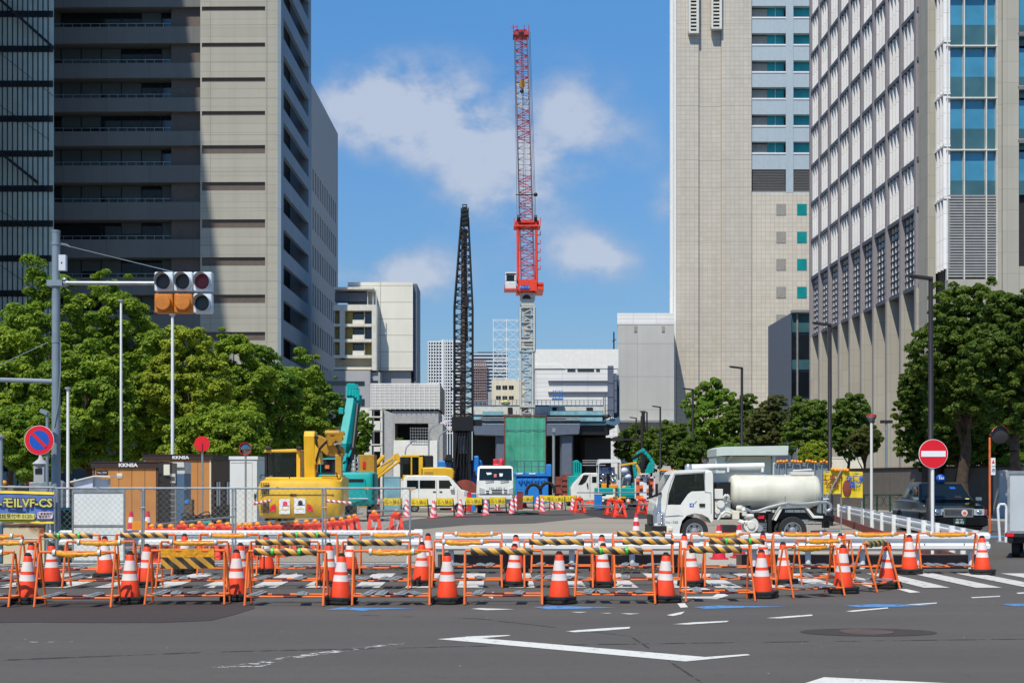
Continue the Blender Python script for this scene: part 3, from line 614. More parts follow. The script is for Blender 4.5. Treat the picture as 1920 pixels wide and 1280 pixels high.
# street corner: stone pier, stepped fin bay and blue glazing facing the camera
a = MB(); a.box(X0+.0, X0+.62, 103.2, 105.4, 0, topB); a.box(X0+.15, X0+.62, 105.4, 105.68, 0, topB); a.build('corner_pier', 'rb_stone', t, world=True)
XB = GX(1777, 101.); zsp = GZ(540, 102)
a = MB(); a.box(XB+.2, XB+1.2, 101.4, 104, zsp, topB); a.build('corner_glazing', 'glass_dark', t, world=True)
a = MB()
for q in range(5):
    y = 101.1+q*.72
    zz = [17.9]+zf
    for z0, z1 in zip(zz, zz[1:]): a.prism([(y-.05, z0), (y+.05, z0), (y+.05, z1-.3), (y-.05, z1-.3)], 'x', XB-.32, XB+.2)
for z in zf: a.box(XB-.3, XB+.2, 100.98, 104, z-.2, z-.05)
a.build('corner_fin', 'rb_fin', t, world=True)
Yf = 101.
def xB(p): return GX(p, Yf)
def zB(y): return GZ(y, Yf)
a = MB(); a.box(xB(1776), xB(1960)+12, Yf+.55, Yf+3, 0, topB-.6); a.build('front_core', 'recess', t, world=True)
fl = [281.5+97.4*q for q in range(1)]
for q in range(6):
    yt = 281.5-97.4*q
    for (p0, p1) in ((1777, 1807), (1809, 1848), (1850, 1868), (1910, 1960)):
        a = MB(); yb = min(yt+97.4, 366)
        ym = min(yt+56, 346) if q == 0 else yt+56
        a.box(xB(p0), xB(p1), Yf+.30, Yf+.36, zB(ym), zB(yt+2)); a.box(xB(p0), xB(p1), Yf+.22, Yf+.30, zB(yb-2), zB(ym), 1)
        a.build('window', ['glass_blue', 'glass_spandrel'], t, world=True)
a = MB()
for p in (1776, 1807.5, 1848.8, 1868.5): a.box(xB(p)-.03, xB(p)+.04, Yf-.10, Yf+.3, 17, topB)
for q in range(6): a.box(xB(1774), xB(1870), Yf-.12, Yf+.32, zB(281.5-97.4*q)-.05, zB(281.5-97.4*q)+.05)
a.build('mullion', 'white_dirty', t, world=True)
a = MB()
for q in range(30): a.box(xB(1778), xB(1868), Yf+.0, Yf+.2, zB(520)+q*.21+.02, zB(520)+q*.21+.15)
a.build('louvre_panel', 'louvre', t, world=True)
a = MB(); a.box(xB(1870), xB(1877), Yf-.1, Yf+.5, 0, topB); a.box(xB(1877)+.002, xB(1907), Yf-.35, Yf+.5, 0, topB); a.box(xB(1776), xB(1870)-.002, Yf-.2, Yf+.5, 0, zB(524)); a.box(xB(1907)+.002, xB(1990)+10, Yf-.2, Yf+.5, 0, zB(500)); a.build('front_pier', 'rb_stone', t, world=True)
for yb in (65, 165, 265):
    a = MB(); a.obox((xB(1925), Yf-.15, zB(yb)), (1.6, .5, .25), (R(20), 0, 0)); a.build('awning_vent', 'louvre', t, world=True)

# mid-left apartment and car park complex
Yc = 170.
def B(px, Y=Yc): return GX(px, Y)
def Zc(py, Y=Yc): return GZ(py, Y)
t = thing('apartment_block', 'white panelled apartment block with a blank tower and open balconies', 'apartment block', (B(700), Yc, 0))
a = MB(); a.box(B(652), B(774), Yc, Yc+9, Zc(694), Zc(529))
a.build('blank_tower', 'white_panel', t, world=True)
a = MB(); a.box(B(713), B(770), Yc+.6, Yc+8, 0, Zc(694)-.01); a.build('tower_base', 'grey_panel', t, world=True)
a = MB(); a.box(B(774)+.11, B(781), Yc+.8, Yc+8, Zc(718), Zc(530)); a.build('tower_flank', 'pier_grey', t, world=True)
a = MB(); Y2 = Yc-3
a.box(B(625, Y2), B(705, Y2), Y2+2.2, Y2+5, Zc(694, Y2), Zc(572, Y2)); a.box(B(625, Y2), B(697, Y2), Y2+.0, Y2+2.19, Zc(582, Y2), Zc(571, Y2))
a.box(B(697, Y2)+.01, B(706, Y2), Y2, Y2+2.18, Zc(694, Y2), Zc(571, Y2)-.02); a.box(B(637, Y2), B(646, Y2), Y2, Y2+2.17, Zc(671, Y2), Zc(582, Y2)-.01)
for (y0, y1) in ((607, 612), (635.5, 641), (665.5, 671)): a.box(B(625, Y2), B(697, Y2), Y2-.05, Y2+2.16, Zc(y1, Y2), Zc(y0, Y2))
a.build('balcony_frame', 'white_dirty', t, world=True)
for (y0, y1) in ((583, 607), (612.5, 635), (641.5, 665)):
    a = MB(); z0, z1 = Zc(y1, Y2), Zc(y0, Y2)
    a.box(B(647, Y2), B(660, Y2), Y2+1.2, Y2+1.3, z0, z1, 1); a.box(B(660.5, Y2), B(682, Y2), Y2+1.6, Y2+1.7, z0, z1, 0); a.box(B(660.5, Y2), B(682, Y2), Y2+.4, Y2+.5, z0, z0+.55, 2)
    a.box(B(683, Y2), B(696, Y2), Y2+1.4, Y2+1.5, z0, z1, 0 if y0 < 640 else 1); a.box(B(682, Y2), B(683, Y2), Y2+.5, Y2+1.5, z0, z1, 2); a.box(B(625, Y2), B(636, Y2), Y2+1.3, Y2+1.4, z0, z1, 1)
    a.build('window', ['glass_dark', 'olive', 'white_dirty'], t, world=True)
a = MB(); a.box(B(625, Y2), B(697, Y2), Y2+1.8, Y2+2.1, Zc(690, Y2), Zc(671, Y2)); a.box(B(625, Y2), B(697, Y2), Y2-.1, Y2+1.79, Zc(693, Y2), Zc(688, Y2)); a.build('terrace', 'cream', t, world=True)
a = MB(); a.box(B(625, Y2), B(700, Y2), Y2, Y2+4, Zc(542, Y2), Zc(538, Y2)); a.box(B(625, Y2), B(686, Y2), Y2+1.5, Y2+3, Zc(562, Y2), Zc(545, Y2), 1)
for p in (688, 698, 704): a.box(B(p, Y2), B(p+1.3, Y2), Y2+.5, Y2+.6, Zc(571, Y2), Zc(540, Y2))
a.build('roof_canopy', ['white_dirty', 'pier_grey'], t, world=True)
a = MB(); a.box(B(740), B(767), Yc+3, Yc+6, Zc(528)-.2, Zc(522.5)); a.build('roof_plant', 'olive', t, world=True)
a = MB(); a.box(B(600, Y2), B(695, Y2), Y2-.4, Y2+4, 0, Zc(695, Y2)); a.box(B(695, Y2), B(712, Y2), Y2+.4, Y2+4, 0, Zc(697, Y2)); a.build('podium', 'grey_panel', t, world=True)
a = MB()
for (y0, y1) in ((715, 722), (748, 760)): a.box(B(600, Y2), B(684, Y2), Y2-.5, Y2-.41, Zc(y1, Y2), Zc(y0, Y2))
a.box(B(697, Y2), B(708, Y2), Y2+.3, Y2+.39, Zc(719, Y2), Zc(713, Y2)); a.build('strip_window', 'glass_dark', t, world=True)
# louvred annex over the car park ramp
Ya = 150.
t = thing('louvred_annex', 'grey annex with a white slatted upper storey over a dark car park opening', 'car park', (B(760, Ya), Ya, 0))
a = MB(); a.box(B(696, Ya)+.2, B(824, Ya)-.1, Ya+.3, Ya+10, Zc(768, Ya), Zc(722, Ya)); a.build('backing', 'recess', t, world=True)
a = MB()
for q in range(17): z = Zc(768, Ya)+.1+q*.168; a.box(B(695, Ya), B(824, Ya), Ya-.04, Ya+.03, z, z+.115)
for q in range(15): x = B(695, Ya)+q*(B(824, Ya)-B(695, Ya))/14; a.box(x-.03, x+.03, Ya-.1, Ya-.05, Zc(768, Ya), Zc(720, Ya))
a.box(B(695, Ya), B(824, Ya), Ya-.05, Ya+.29, Zc(721, Ya), Zc(718.5, Ya))
a.build('slat_panel', 'white', t, world=True)
a = MB()
for q in range(17): z = Zc(768, Ya)+.1+q*.168; a.box(B(824, Ya), B(824, Ya)+.12, Ya, Ya+12, z, z+.07)
a.box(B(824, Ya)-.09, B(824, Ya)-.01, Ya+.1, Ya+12, Zc(768, Ya), Zc(720, Ya), 1); a.build('side_slat_panel', ['louvre', 'recess'], t, world=True)
a = MB(); a.box(B(735, Ya), B(822, Ya), Ya+.25, Ya+10, Zc(793, Ya), Zc(770, Ya)); a.box(B(803, Ya), B(830, Ya), Ya+.26, Ya+10, 0, Zc(793, Ya)-.01); a.box(B(725, Ya), B(740, Ya), Ya+.26, Ya+10, 0, Zc(793, Ya)-.01); a.build('wall', 'concrete', t, world=True)
a = MB(); a.box(B(740, Ya), B(803, Ya), Ya+5, Ya+5.2, Zc(824, Ya), Zc(793, Ya)); a.build('opening', 'black', t, world=True)
a = MB(); a.box(B(738, Ya), B(820, Ya), Ya-.2, Ya+.1, 0, Zc(825, Ya)); a.build('parapet', 'white_clad', t, world=True)
a = MB()
for q in range(8): a.tube((B(770, Ya)+q*.27*1.05, Ya-.5, Zc(825, Ya)), (B(770, Ya)+q*.27*1.05, Ya-.5, Zc(801, Ya)), .03, n=5)
for q in range(5): a.tube((B(770, Ya), Ya-.5, Zc(825, Ya)+q*.33), (B(803, Ya), Ya-.5, Zc(825, Ya)+q*.33), .03, n=5)
a.build('scaffold', 'galv', t, world=True)
# open stair tower beside it
Ys = 140.
t = thing('stair_tower', 'narrow pale grey stair tower with open landings beside the slatted annex', 'stair tower', (B(712, Ys), Ys, 0))
a = MB()
for (p0, p1) in ((692, 697), (713, 717)): a.box(B(p0, Ys), B(p1, Ys), Ys, Ys+.3, 0, Zc(764, Ys))
for y in (765, 780, 806, 832): a.box(B(692, Ys), B(717, Ys), Ys-.05, Ys+2.5, Zc(y+2, Ys), Zc(y, Ys))
for (y0, y1) in ((781, 806), (829, 846)): a.box(B(701, Ys), B(713, Ys), Ys-.12, Ys-.06, Zc(y1, Ys), Zc(y0+8, Ys))
a.box(B(660, Ys), B(690, Ys), Ys+1, Ys+4, 0, Zc(763, Ys)); a.build('frame', 'white_dirty', t, world=True)
a = MB(); a.box(B(697, Ys), B(713, Ys), Ys+2.6, Ys+2.8, 0, Zc(766, Ys)); a.build('inside_wall', 'recess', t, world=True)
a = MB(); a.prism([(B(717, Ys)+.01, 0), (B(735, Ys), 0), (B(738, Ys), Zc(775, Ys)), (B(720, Ys), Zc(768, Ys)), (B(717, Ys)+.01, Zc(768, Ys))], 'y', Ys+.4, Ys+.7); a.build('screen_wall', 'concrete', t, world=True)

# white hall behind the viaduct, grey box, far towers
Yw = 165.
t = thing('white_hall', 'broad white windowless hall with grey banded cladding behind the construction deck', 'hall', (B(1080, Yw), Yw, 0))
a = MB(); a.box(B(1003, Yw), B(1160, Yw), Yw+.34, Yw+15, Zc(690, Yw), Zc(654, Yw)); a.prism([(B(1003, Yw), Zc(690, Yw)-.01), (B(1003, Yw), Zc(682, Yw)), (B(1047, Yw), Zc(682, Yw)), (B(1060, Yw), Zc(690, Yw)-.01)], 'y', Yw+.28, Yw+.33); a.build('upper_wall', 'white_clad', t, world=True)
a = MB(); a.box(B(1003, Yw)+.05, B(1158, Yw), Yw+.4, Yw+15, 0, Zc(690, Yw)-.02); a.build('wall', 'white_rib', t, world=True)
a = MB()
for (y0, y1, p0, p1) in ((687.5, 695, 1064, 1079), (687.5, 695, 1083, 1114), (687.5, 695, 1118, 1125)): a.box(B(p0, Yw), B(p1, Yw), Yw+.3, Yw+.39, Zc(y1, Yw), Zc(y0, Yw)-.25)
a.build('window', 'glass_dark', t, world=True)
a = MB()
for y in (713, 734): a.box(B(1028, Yw), B(1140, Yw), Yw+.1, Yw+.39, Zc(y+2.4, Yw), Zc(y, Yw))
a.build('ledge', 'pier_grey', t, world=True)
Yg = 186.
t = thing('grey_block', 'plain pale grey box building with two tiny windows, left of the tiled tower', 'building', (B(1210, Yg), Yg, 0))
a = MB(); a.prism([(B(1158, Yg), Yg), (B(1264, Yg), Yg), (B(1264, Yg)+2, Yg+20), (B(1158, Yg)*1.11, Yg+20)], 'z', 0, Zc(608, Yg)); a.build('wall', 'grey_box', t, world=True)
a = MB(); a.prism([(B(1158, Yg)-.05, Yg-.05), (B(1264, Yg), Yg-.05), (B(1264, Yg)+2, Yg+20), (B(1158, Yg)*1.11, Yg+20)], 'z', Zc(608, Yg)+.01, Zc(587, Yg)); a.build('parapet', 'white_rib', t, world=True)
a = MB(); a.box(B(1189, Yg), B(1194, Yg), Yg-.1, Yg-.02, Zc(622, Yg), Zc(611, Yg)); a.box(B(1241, Yg), B(1246, Yg), Yg-.1, Yg-.02, Zc(622, Yg), Zc(611, Yg)); a.build('window', 'rt_blind', t, world=True)
a = MB(); a.box(B(1158, Yg), B(1262, Yg), Yg-1.2, Yg-.02, Zc(792, Yg), Zc(788, Yg)); a.build('canopy', 'galv', t, world=True)
a = MB(); a.tube((B(1151, Yg), Yg, Zc(660, Yg)), (B(1151, Yg), Yg, Zc(622, Yg)), .1, n=6); a.tube((B(1148, Yg), Yg, Zc(640, Yg)), (B(1155, Yg), Yg, Zc(636, Yg)), .06, n=5)
tag(a.build('rooftop_antenna', 'dark_metal'), 'thin dark antenna mast on the white hall roof', 'antenna')
Yq = 420.
t = thing('residential_tower', 'distant white residential tower with a grid of balconies, left of the black rig', 'apartment tower', (B(826, Yq), Yq, 0))
a = MB(); a.box(B(804, Yq), B(849, Yq)+3, Yq, Yq+18, 0, Zc(640, Yq)); a.build('wall', 'far_glass', t, world=True)
a = MB()
for q in range(30): z = Zc(640, Yq)-q*1.02*.97; a.box(B(804, Yq)-.2, B(849, Yq)+3, Yq-1.0, Yq-.01, z-.36, z)
for p in (803.5, 808, 813, 818, 823.5, 830.5, 835, 839, 844, 849): a.box(B(p, Yq)-.13, B(p, Yq)+.13, Yq-1.3, Yq-.02, 0, Zc(637 if p > 826 else 641, Yq))
a.box(B(828, Yq), B(833, Yq), Yq-1.1, Yq-.4, 0, Zc(637, Yq)); a.build('balcony_grid', 'far_white', t, world=True)
Yv = 380.
t = thing('far_glass_tower', 'distant blue glass office block wrapped in pinkish scaffolding', 'office block', (B(918, Yv), Yv, 0))
a = MB(); a.box(B(886, Yv), B(952, Yv), Yv, Yv+20, 0, Zc(661, Yv)); a.box(B(895, Yv), B(930, Yv), Yv+2, Yv+16, Zc(661, Yv), Zc(658, Yv)); a.build('glazing', 'far_glass', t, world=True)
a = MB()
for q in range(12): z = Zc(663+q*6.5, Yv); a.box(B(886, Yv), B(952, Yv), Yv-.3, Yv-.01, z-.3, z)
a.build('floor_band', 'far_white', t, world=True)
a = MB()
for p in range(884, 914, 4): a.tube((B(p, Yv), Yv-2, 0), (B(p, Yv), Yv-2, Zc(676 if p < 906 else 683, Yv)), .12, n=4)
for q in range(16): z = Zc(677+q*5, Yv); a.box(B(884, Yv), B(912, Yv), Yv-2.2, Yv-1.5, z-.12, z+.12)
a.build('scaffold', 'far_rust', t, world=True)
# rooftop lattice frame
Yk = 300.
t = thing('lattice_frame', 'pale open lattice frame for a rooftop sign, behind the tower crane mast', 'sign frame', (B(950, Yk), Yk, Zc(735, Yk)))
a = MB()
for p in (925, 950, 974):
    for dy in (0, 2): a.tube((B(p, Yk), Yk+dy, Zc(735, Yk)), (B(p, Yk), Yk+dy, Zc(598, Yk)), .11, n=5)
for q in range(8):
    z = Zc(599+q*18.5, Yk)
    for dy in (0, 2): a.tube((B(925, Yk), Yk+dy, z), (B(974, Yk), Yk+dy, z), .06, n=4)
    if q < 7:
        z2 = Zc(599+(q+1)*18.5, Yk)
        for p0, p1 in ((925, 950), (950, 974)): a.tube((B(p0, Yk), Yk, z), (B(p1, Yk), Yk, z2), .045, n=4); a.tube((B(p1, Yk), Yk, z), (B(p0, Yk), Yk, z2), .045, n=4)
a.build('lattice', 'white', t, world=True)
a = MB(); a.box(B(920, Yk), B(980, Yk), Yk-1, Yk+6, -Zc(735, Yk)+0, Zc(735, Yk)-.02); 
a = MB(); a.box(B(915, Yk), B(985, Yk), Yk-1, Yk+8, 0, Zc(735, Yk)); tag(a.build('backdrop_building', 'grey_panel'), 'grey far building under the lattice sign frame', 'building')
Ym = 200.
t = thing('cream_building', 'small cream building with two rows of square windows beside the crane mast', 'building', (B(950, Ym), Ym, 0))
a = MB(); a.box(B(922, Ym), B(985, Ym), Ym, Ym+10, 0, Zc(712, Ym)); a.build('wall', 'cream', t, world=True)
for (y0, y1) in ((722.5, 729.5), (742, 748)):
    for p in (930, 942, 954):
        a = MB(); a.box(B(p, Ym), B(p+9, Ym), Ym-.06, Ym-.01, Zc(y1, Ym), Zc(y0, Ym)); a.box(B(p+4.3, Ym), B(p+4.8, Ym), Ym-.09, Ym-.061, Zc(y1, Ym), Zc(y0, Ym), 1); a.build('window', ['glass_dark', 'rt_blind'], t, world=True)
# ------------------------------------------------------------------ viaduct deck under construction
Yb = 134.
def B2(p): return GX(p, Yb)
def Z2(y): return GZ(y, Yb)
t = thing('viaduct', 'elevated road deck under construction on blue grey piers, dark underneath', 'viaduct', (B2(1000), Yb, 0))
a = MB(); a.box(B2(880), B2(1150), Yb+.5, Yb+16, Z2(778), Z2(761)); a.box(B2(846), B2(890), Yb+2, Yb+14, Z2(775), Z2(768)); a.build('deck', 'white_dirty', t, world=True)
a = MB()
for (p0, p1) in ((952, 961), (978, 990), (1036, 1044), (1100, 1112)): a.box(B2(p0), B2(p1), Yb+.40, Yb+.49, Z2(776), Z2(763))
a.build('deck_opening', 'recess', t, world=True)
a = MB(); a.box(B2(880), B2(1142), Yb-1.0, Yb+.39, Z2(780.5), Z2(777.5)); a.box(B2(886), B2(1142), Yb-.6, Yb+.3, Z2(797), Z2(790)); a.box(B2(884), B2(1130), Yb-1.4, Yb-1.0, Z2(763), Z2(760.5)); a.build('work_platform', 'deck_blue', t, world=True)
for (p0, p1, y0, y1, k) in ((905, 944, 772, 779, 0), (1026, 1130, 771, 779, 0), (888, 903, 782, 790, 0), (1060, 1128, 783, 790, 0)): MB().box(B2(p0), B2(p1), Yb-1.12, Yb-1.04, Z2(y1), Z2(y0)).build('sheeting', 'scaff_aqua', t, world=True)
a = MB()
for q in range(34):
    x = B2(882)+q*.42; a.tube((x, Yb-1.2, Z2(761)), (x, Yb-1.2, Z2(751)), .03, n=4)
    if q % 2: a.tube((x, Yb-1.1, Z2(779)), (x, Yb-1.1, Z2(771)), .025, n=4)
for y in (751, 755.5): a.tube((B2(882), Yb-1.2, Z2(y)), (B2(1150), Yb-1.2, Z2(y)), .035, n=4)
for y in (784, 788, 796): a.tube((B2(900), Yb-1.3, Z2(y)), (B2(1085), Yb-1.3, Z2(y)), .07, n=5)
a.build('handrail', 'galv', t, world=True)
a = MB(); a.prism([(B2(888), Z2(797)-.02), (B2(890), Z2(815)), (B2(940), Z2(817)), (B2(1030), Z2(817)), (B2(1084), Z2(814)), (B2(1086), Z2(797)-.02)], 'y', Yb-1.5, Yb+1.5); a.build('pier_cap', 'pier_grey', t, world=True)
for (p0, p1) in ((929, 948), (1050, 1074)):
    a = MB(); c = (B2(p0)+B2(p1))/2; w2 = (B2(p1)-B2(p0))/2; poly = []
    for (dx, dy) in ((-1, -.6), (-.75, -1), (.75, -1), (1, -.6), (1, .6), (.75, 1), (-.75, 1), (-1, .6)): poly.append((c+dx*w2, Yb+dy*1.0))
    a.prism(poly, 'z', 0, Z2(816.5)); a.build('pier', 'pier_grey', t, world=True)
a = MB(); a.box(B2(880), B2(1158), Yb+15, Yb+15.5, 0, Z2(797)); a.box(B2(888), B2(1156), Yb+1.6, Yb+15, Z2(800), Z2(797)-.05)
for q in range(14): a.box(B2(897)+q*.36, B2(897)+q*.36+.16, Yb+8, Yb+8.1, 0, Z2(853))
a.build('underside_shade', 'black', t, world=True)  # black backing and slab stand in for deep shadow under the deck
a = MB(); a.box(B2(1085), B2(1142), Yb-.5, Yb+1.59, Z2(815), Z2(797)-.03); a.box(B2(1100), B2(1150), Yb+3, Yb+15, 0.5, Z2(818)); a.build('crossbeam_and_shade', 'black', t, world=True)  # rear black block fills in the shade behind the beam
a = MB()
for y in (862, 866, 871): a.box(B2(1092), B2(1135), Yb-.2, Yb, Z2(y+1.4), Z2(y))
a.build('hoarding', 'concrete', t, world=True)
# scaffold end with the tall grey column
t = thing('scaffold_tower', 'blue netted scaffold tower with a tall grey column at the end of the deck', 'scaffold', (B2(1148), Yb, 0))
a = MB(); a.box(B2(1138), B2(1148), Yb-1.6, Yb-.8, Z2(778), Z2(688))
for y in (693, 720, 746, 770): a.box(B2(1137.6), B2(1148.4), Yb-1.62, Yb-.78, Z2(y+.8), Z2(y), 1)
a.box(B2(1149.5), B2(1154), Yb-1.5, Yb-.7, Z2(775), Z2(702))
for y in (715, 733, 752): a.box(B2(1149.2), B2(1154.3), Yb-1.52, Yb-.68, Z2(y+.7), Z2(y), 1)
a.build('column', ['pier_grey', 'black'], t, world=True)
a = MB()
for p in (1134, 1147, 1156, 1160):
    for dy in (0, 2.2): a.tube((B2(p), Yb-.4+dy, Z2(790)), (B2(p), Yb-.4+dy, Z2(712 if p > 1150 else 740)), .05, n=5)
for q in range(8): a.tube((B2(1134 if q < 4 else 1150), Yb-.4, Z2(790-q*10)), (B2(1160), Yb-.4, Z2(790-q*10)), .045, n=4); a.beam((B2(1150), Yb-.3, Z2(790-q*10)), (B2(1160), Yb-.3, Z2(782-q*10)), .05, .05)
a.prism([(B2(1135), Z2(788)), (B2(1160), Z2(783)), (B2(1161), Z2(793)), (B2(1152), Z2(799)), (B2(1135), Z2(795))], 'y', Yb-1.2, Yb+3); a.box(B2(1153), B2(1160), Yb-.2, Yb+2, Z2(783)+.1, Z2(703)); a.build('scaffold', 'deck_blue', t, world=True)
t = thing('scissor_lift', 'small blue lift platform standing on the construction deck', 'lift', W(1045, 751, Yb))
a = MB(); a.box(-.55, .55, -1, 0, -.0, .2); a.box(-.45, .45, -.9, -.1, .55, .62)
for x in (-.45, -.2, .2, .45): a.tube((x, -.9, .2), (x, -.9, .62), .03, n=4); a.tube((x, -.9, .62), (x, -.9, .95), .03, n=4)
a.tube((-.5, -.9, .95), (.5, -.9, .95), .03, n=4); a.build('frame', 'blue_m', t)
tag(MB().sph(W(948, 755.5, Yb)+Vector((0, -.8, 0)), (.5, .3, .3), 10, 6).build('tarp_bundle', 'banner_lime'), 'yellow green tarpaulin bundle on the construction deck', 'tarp')

# ------------------------------------------------------------------ lattice helper
def lattice(mb, rings, rc, rd, mis=(0, 0), cols=None):
    """rings: list of 4 corner points; corner tubes plus zigzag bracing on each face"""
    for k in range(len(rings)-1):
        m = cols[k] if cols else mis[1]
        for i in range(4):
            a, b = rings[k], rings[k+1]; j = (i+1) % 4
            mb.tube(a[i], b[i], rc, n=5, mi=mis[0] if not cols else m)
            mb.tube(a[i], a[j], rd, n=4, mi=m)
            if k % 2: mb.tube(a[i], b[j], rd, n=4, mi=m)
            else: mb.tube(a[j], b[i], rd, n=4, mi=m)
def ring(c, wx, wy): return [(c[0]-wx/2, c[1]-wy/2, c[2]), (c[0]+wx/2, c[1]-wy/2, c[2]), (c[0]+wx/2, c[1]+wy/2, c[2]), (c[0]-wx/2, c[1]+wy/2, c[2])]
# ------------------------------------------------------------------ tower crane
Yt = 130.
def B3(p): return GX(p, Yt)
def Z3(y): return GZ(y, Yt)
t = thing('tower_crane', 'tall climbing tower crane with red and white lattice jib on a pale grey mast', 'crane', (B3(988), Yt, 0))
a = MB(); zz = [0, 4, 7]+[Z3(775-q*11.5) for q in range(0, 11)]
lattice(a, [ring((B3(987.5), Yt, z), 1.15, 1.15) for z in zz], .13, .06)
zb = zz[-1]; zz2 = [zb+q*(Z3(578)-zb)/6 for q in range(7)]
lattice(a, [ring((B3(988.5), Yt, z), 1.35, 1.35) for z in zz2], .15, .07)
for y in (638, 650, 575, 760): a.box(B3(974.5), B3(1003), Yt-.78, Yt+.78, Z3(y+4), Z3(y))
a.box(B3(982), B3(995), Yt-.2, Yt+.2, Z3(652), Z3(580))
a.build('mast', 'crane_grey', t, world=True)
a = MB(); a.box(B3(975), B3(1003), Yt-.85, Yt+.85, Z3(562), Z3(551)); a.box(B3(976), B3(1001), Yt-.8, Yt+.8, Z3(575), Z3(562)-.01, 0)
a.prism([(B3(987)+.42*math.cos(q*.3142), Z3(562.5)+.42*math.sin(q*.3142)) for q in range(11)], 'y', Yt-.88, Yt-.86, 1); a.build('climbing_collar', ['crane_grey', 'dark_metal'], t, world=True)
a = MB(); a.lathe([(.9, Z3(551)), (.95, Z3(548)), (.95, Z3(546))], (B3(988), Yt, 0), n=20); a.box(B3(968), B3(1019), Yt-1.3, Yt+3.2, Z3(546), Z3(540)); a.box(B3(972), B3(1006), Yt-1.45, Yt+1.6, Z3(549), Z3(528)); a.box(B3(1006)+.01, B3(1019), Yt-1.2, Yt+1.8, Z3(543)+.3, Z3(533)); a.build('slewing_platform', 'crane_red', t, world=True)
a = MB(); a.box(B3(974.5), B3(992), Yt-1.52, Yt-1.46, Z3(546), Z3(539)); sg = a.build('name_board', 'sign_blue', t, world=True)
text('lettering', 'クレーン', .26, (B3(983.2)-t.location.x, -1.53, Z3(542.5)), 'sign_white', t)
# cab
a = MB(); a.box(B3(947), B3(968), Yt-1.6, Yt+.3, Z3(546), Z3(532)); a.box(B3(947), B3(968), Yt-1.6, Yt+.3, Z3(520), Z3(515)); a.box(B3(947), B3(950), Yt-1.6, Yt+.3, Z3(532)+.001, Z3(520)-.001); a.box(B3(964), B3(968), Yt-1.6, Yt+.3, Z3(532)+.001, Z3(520)-.001)
cb = a.build('cab', 'crane_white', t, world=True, bevel=.08)
a = MB(); a.box(B3(949.6), B3(964.4), Yt-1.5, Yt+.2, Z3(532), Z3(520)); a.box(B3(948.5), B3(966.5), Yt-1.63, Yt-1.605, Z3(519), Z3(516.8)); gl = a.build('cab_window', 'glass_car', t, world=True)
a = MB()
for q in range(6): a.tube((B3(946), Yt-1.7+q*.35, Z3(546)), (B3(946), Yt-1.7+q*.35, Z3(538)), .03, n=4)
a.box(B3(945), B3(970), Yt-1.7, Yt+.4, Z3(547.5), Z3(546)-.005); a.build('cab_walkway', 'crane_red', t, world=True)
# red A frame
a = MB()
for p in (971.5, 1006):
    for dy in (-.5, 1.4):
        a.tube((B3(p), Yt+dy, Z3(532)), (B3(p-1), Yt+dy*.8, Z3(418)), .145 if dy < 0 else .07, n=8)
for q in range(4): z = Z3(525-q*30); a.tube((B3(971), Yt+1.2, z), (B3(1006), Yt+1.2, z), .04, n=5)
a.box(B3(963), B3(1013), Yt-.7, Yt+1.3, Z3(427), Z3(424)); a.box(B3(966), B3(1011), Yt-.5, Yt+1.1, Z3(419), Z3(415))
for p in (964, 1013): a.tube((B3(p), Yt-.6, Z3(424)), (B3(p), Yt-.6, Z3(410)), .04, n=5)
for q in range(5): a.tube((B3(1007), Yt, Z3(505-q*16)), (B3(1013.5), Yt, Z3(505-q*16)), .05, n=5); a.tube((B3(1013), Yt, Z3(505-q*16)), (B3(1013), Yt, Z3(498-q*16)), .04, n=4)
for p in (972, 1004): a.lathe([(.3, -.15), (.3, .15)], (B3(p), Yt-.5, Z3(411)), 'x', 12, 1)
a.build('tower_frame', ['crane_red', 'dark_metal'], t, world=True)
# jib
N = 44; a = MB(); rings = []; cols = []
zj0, zj1 = Z3(527), Z3(57)
for k in range(N+1):
    f = k/N; z = zj0+(zj1-zj0)*f; py = 527-(527-57)*f
    x = B3(989.5+(977.5-989.5)*f); wd = 1.28-.06*f
    rings.append(ring((x, Yt-.3+2.4*f, z), wd, 1.2)); cols.append(0 if (py > 400 or py < 145 or 205 < py < 270 or 330 < py < 400) else 1)
    if cols[-1] == 0 and 145 > py: cols[-1] = 2
for k in range(N):
    A, Bq = rings[k], rings[k+1]
    for i in range(4):
        a.tube(A[i], Bq[i], .062, n=5, mi=3 if 4 < k else 2); j = (i+1) % 4
        a.tube(A[i], A[j], .032, n=4, mi=cols[k]); a.tube(A[i if k % 2 else j], Bq[j if k % 2 else i], .042, n=4, mi=cols[k])
jib = a.build('jib', ['crane_dkred', 'crane_white', 'crane_dkred', 'crane_chord'], t, world=True)
a = MB(); xt, yt = B3(977.5), Yt+2.1
a.box(xt-.8, xt+.75, yt-.8, yt+.8, zj1, zj1+.35); a.box(xt-.62, xt+.6, yt-.6, yt+.6, zj1+.36, zj1+.6)
for dx in (-.78, -.4, .3, .75): a.tube((xt+dx, yt-.8, zj1+.3), (xt+dx, yt-.8, zj1+.95), .04, n=4)
a.tube((xt-.8, yt-.8, zj1+.8), (xt-.3, yt-.8, zj1+.8), .03, n=4); a.tube((xt-1.1, yt-.8, zj1+.75), (xt-.6, yt-.8, zj1+.7), .03, n=4); a.box(xt-.25, xt+.3, yt-.83, yt-.81, zj1+.05, zj1+.3, 1)
a.build('jib_head', ['crane_dkred', 'dark_metal'], t, world=True)
a = MB()
for (pa, pb, dy) in ((964.5, 969.5, -.6), (994, 1004.5, -.4), (977, 983, -.9), (979.5, 986, -.9), (992, 1002, -.2)): a.tube((B3(pa), yt-1+dy, zj1+.1), (B3(pb), Yt-.6+dy*.2, Z3(412)), .018, n=4)
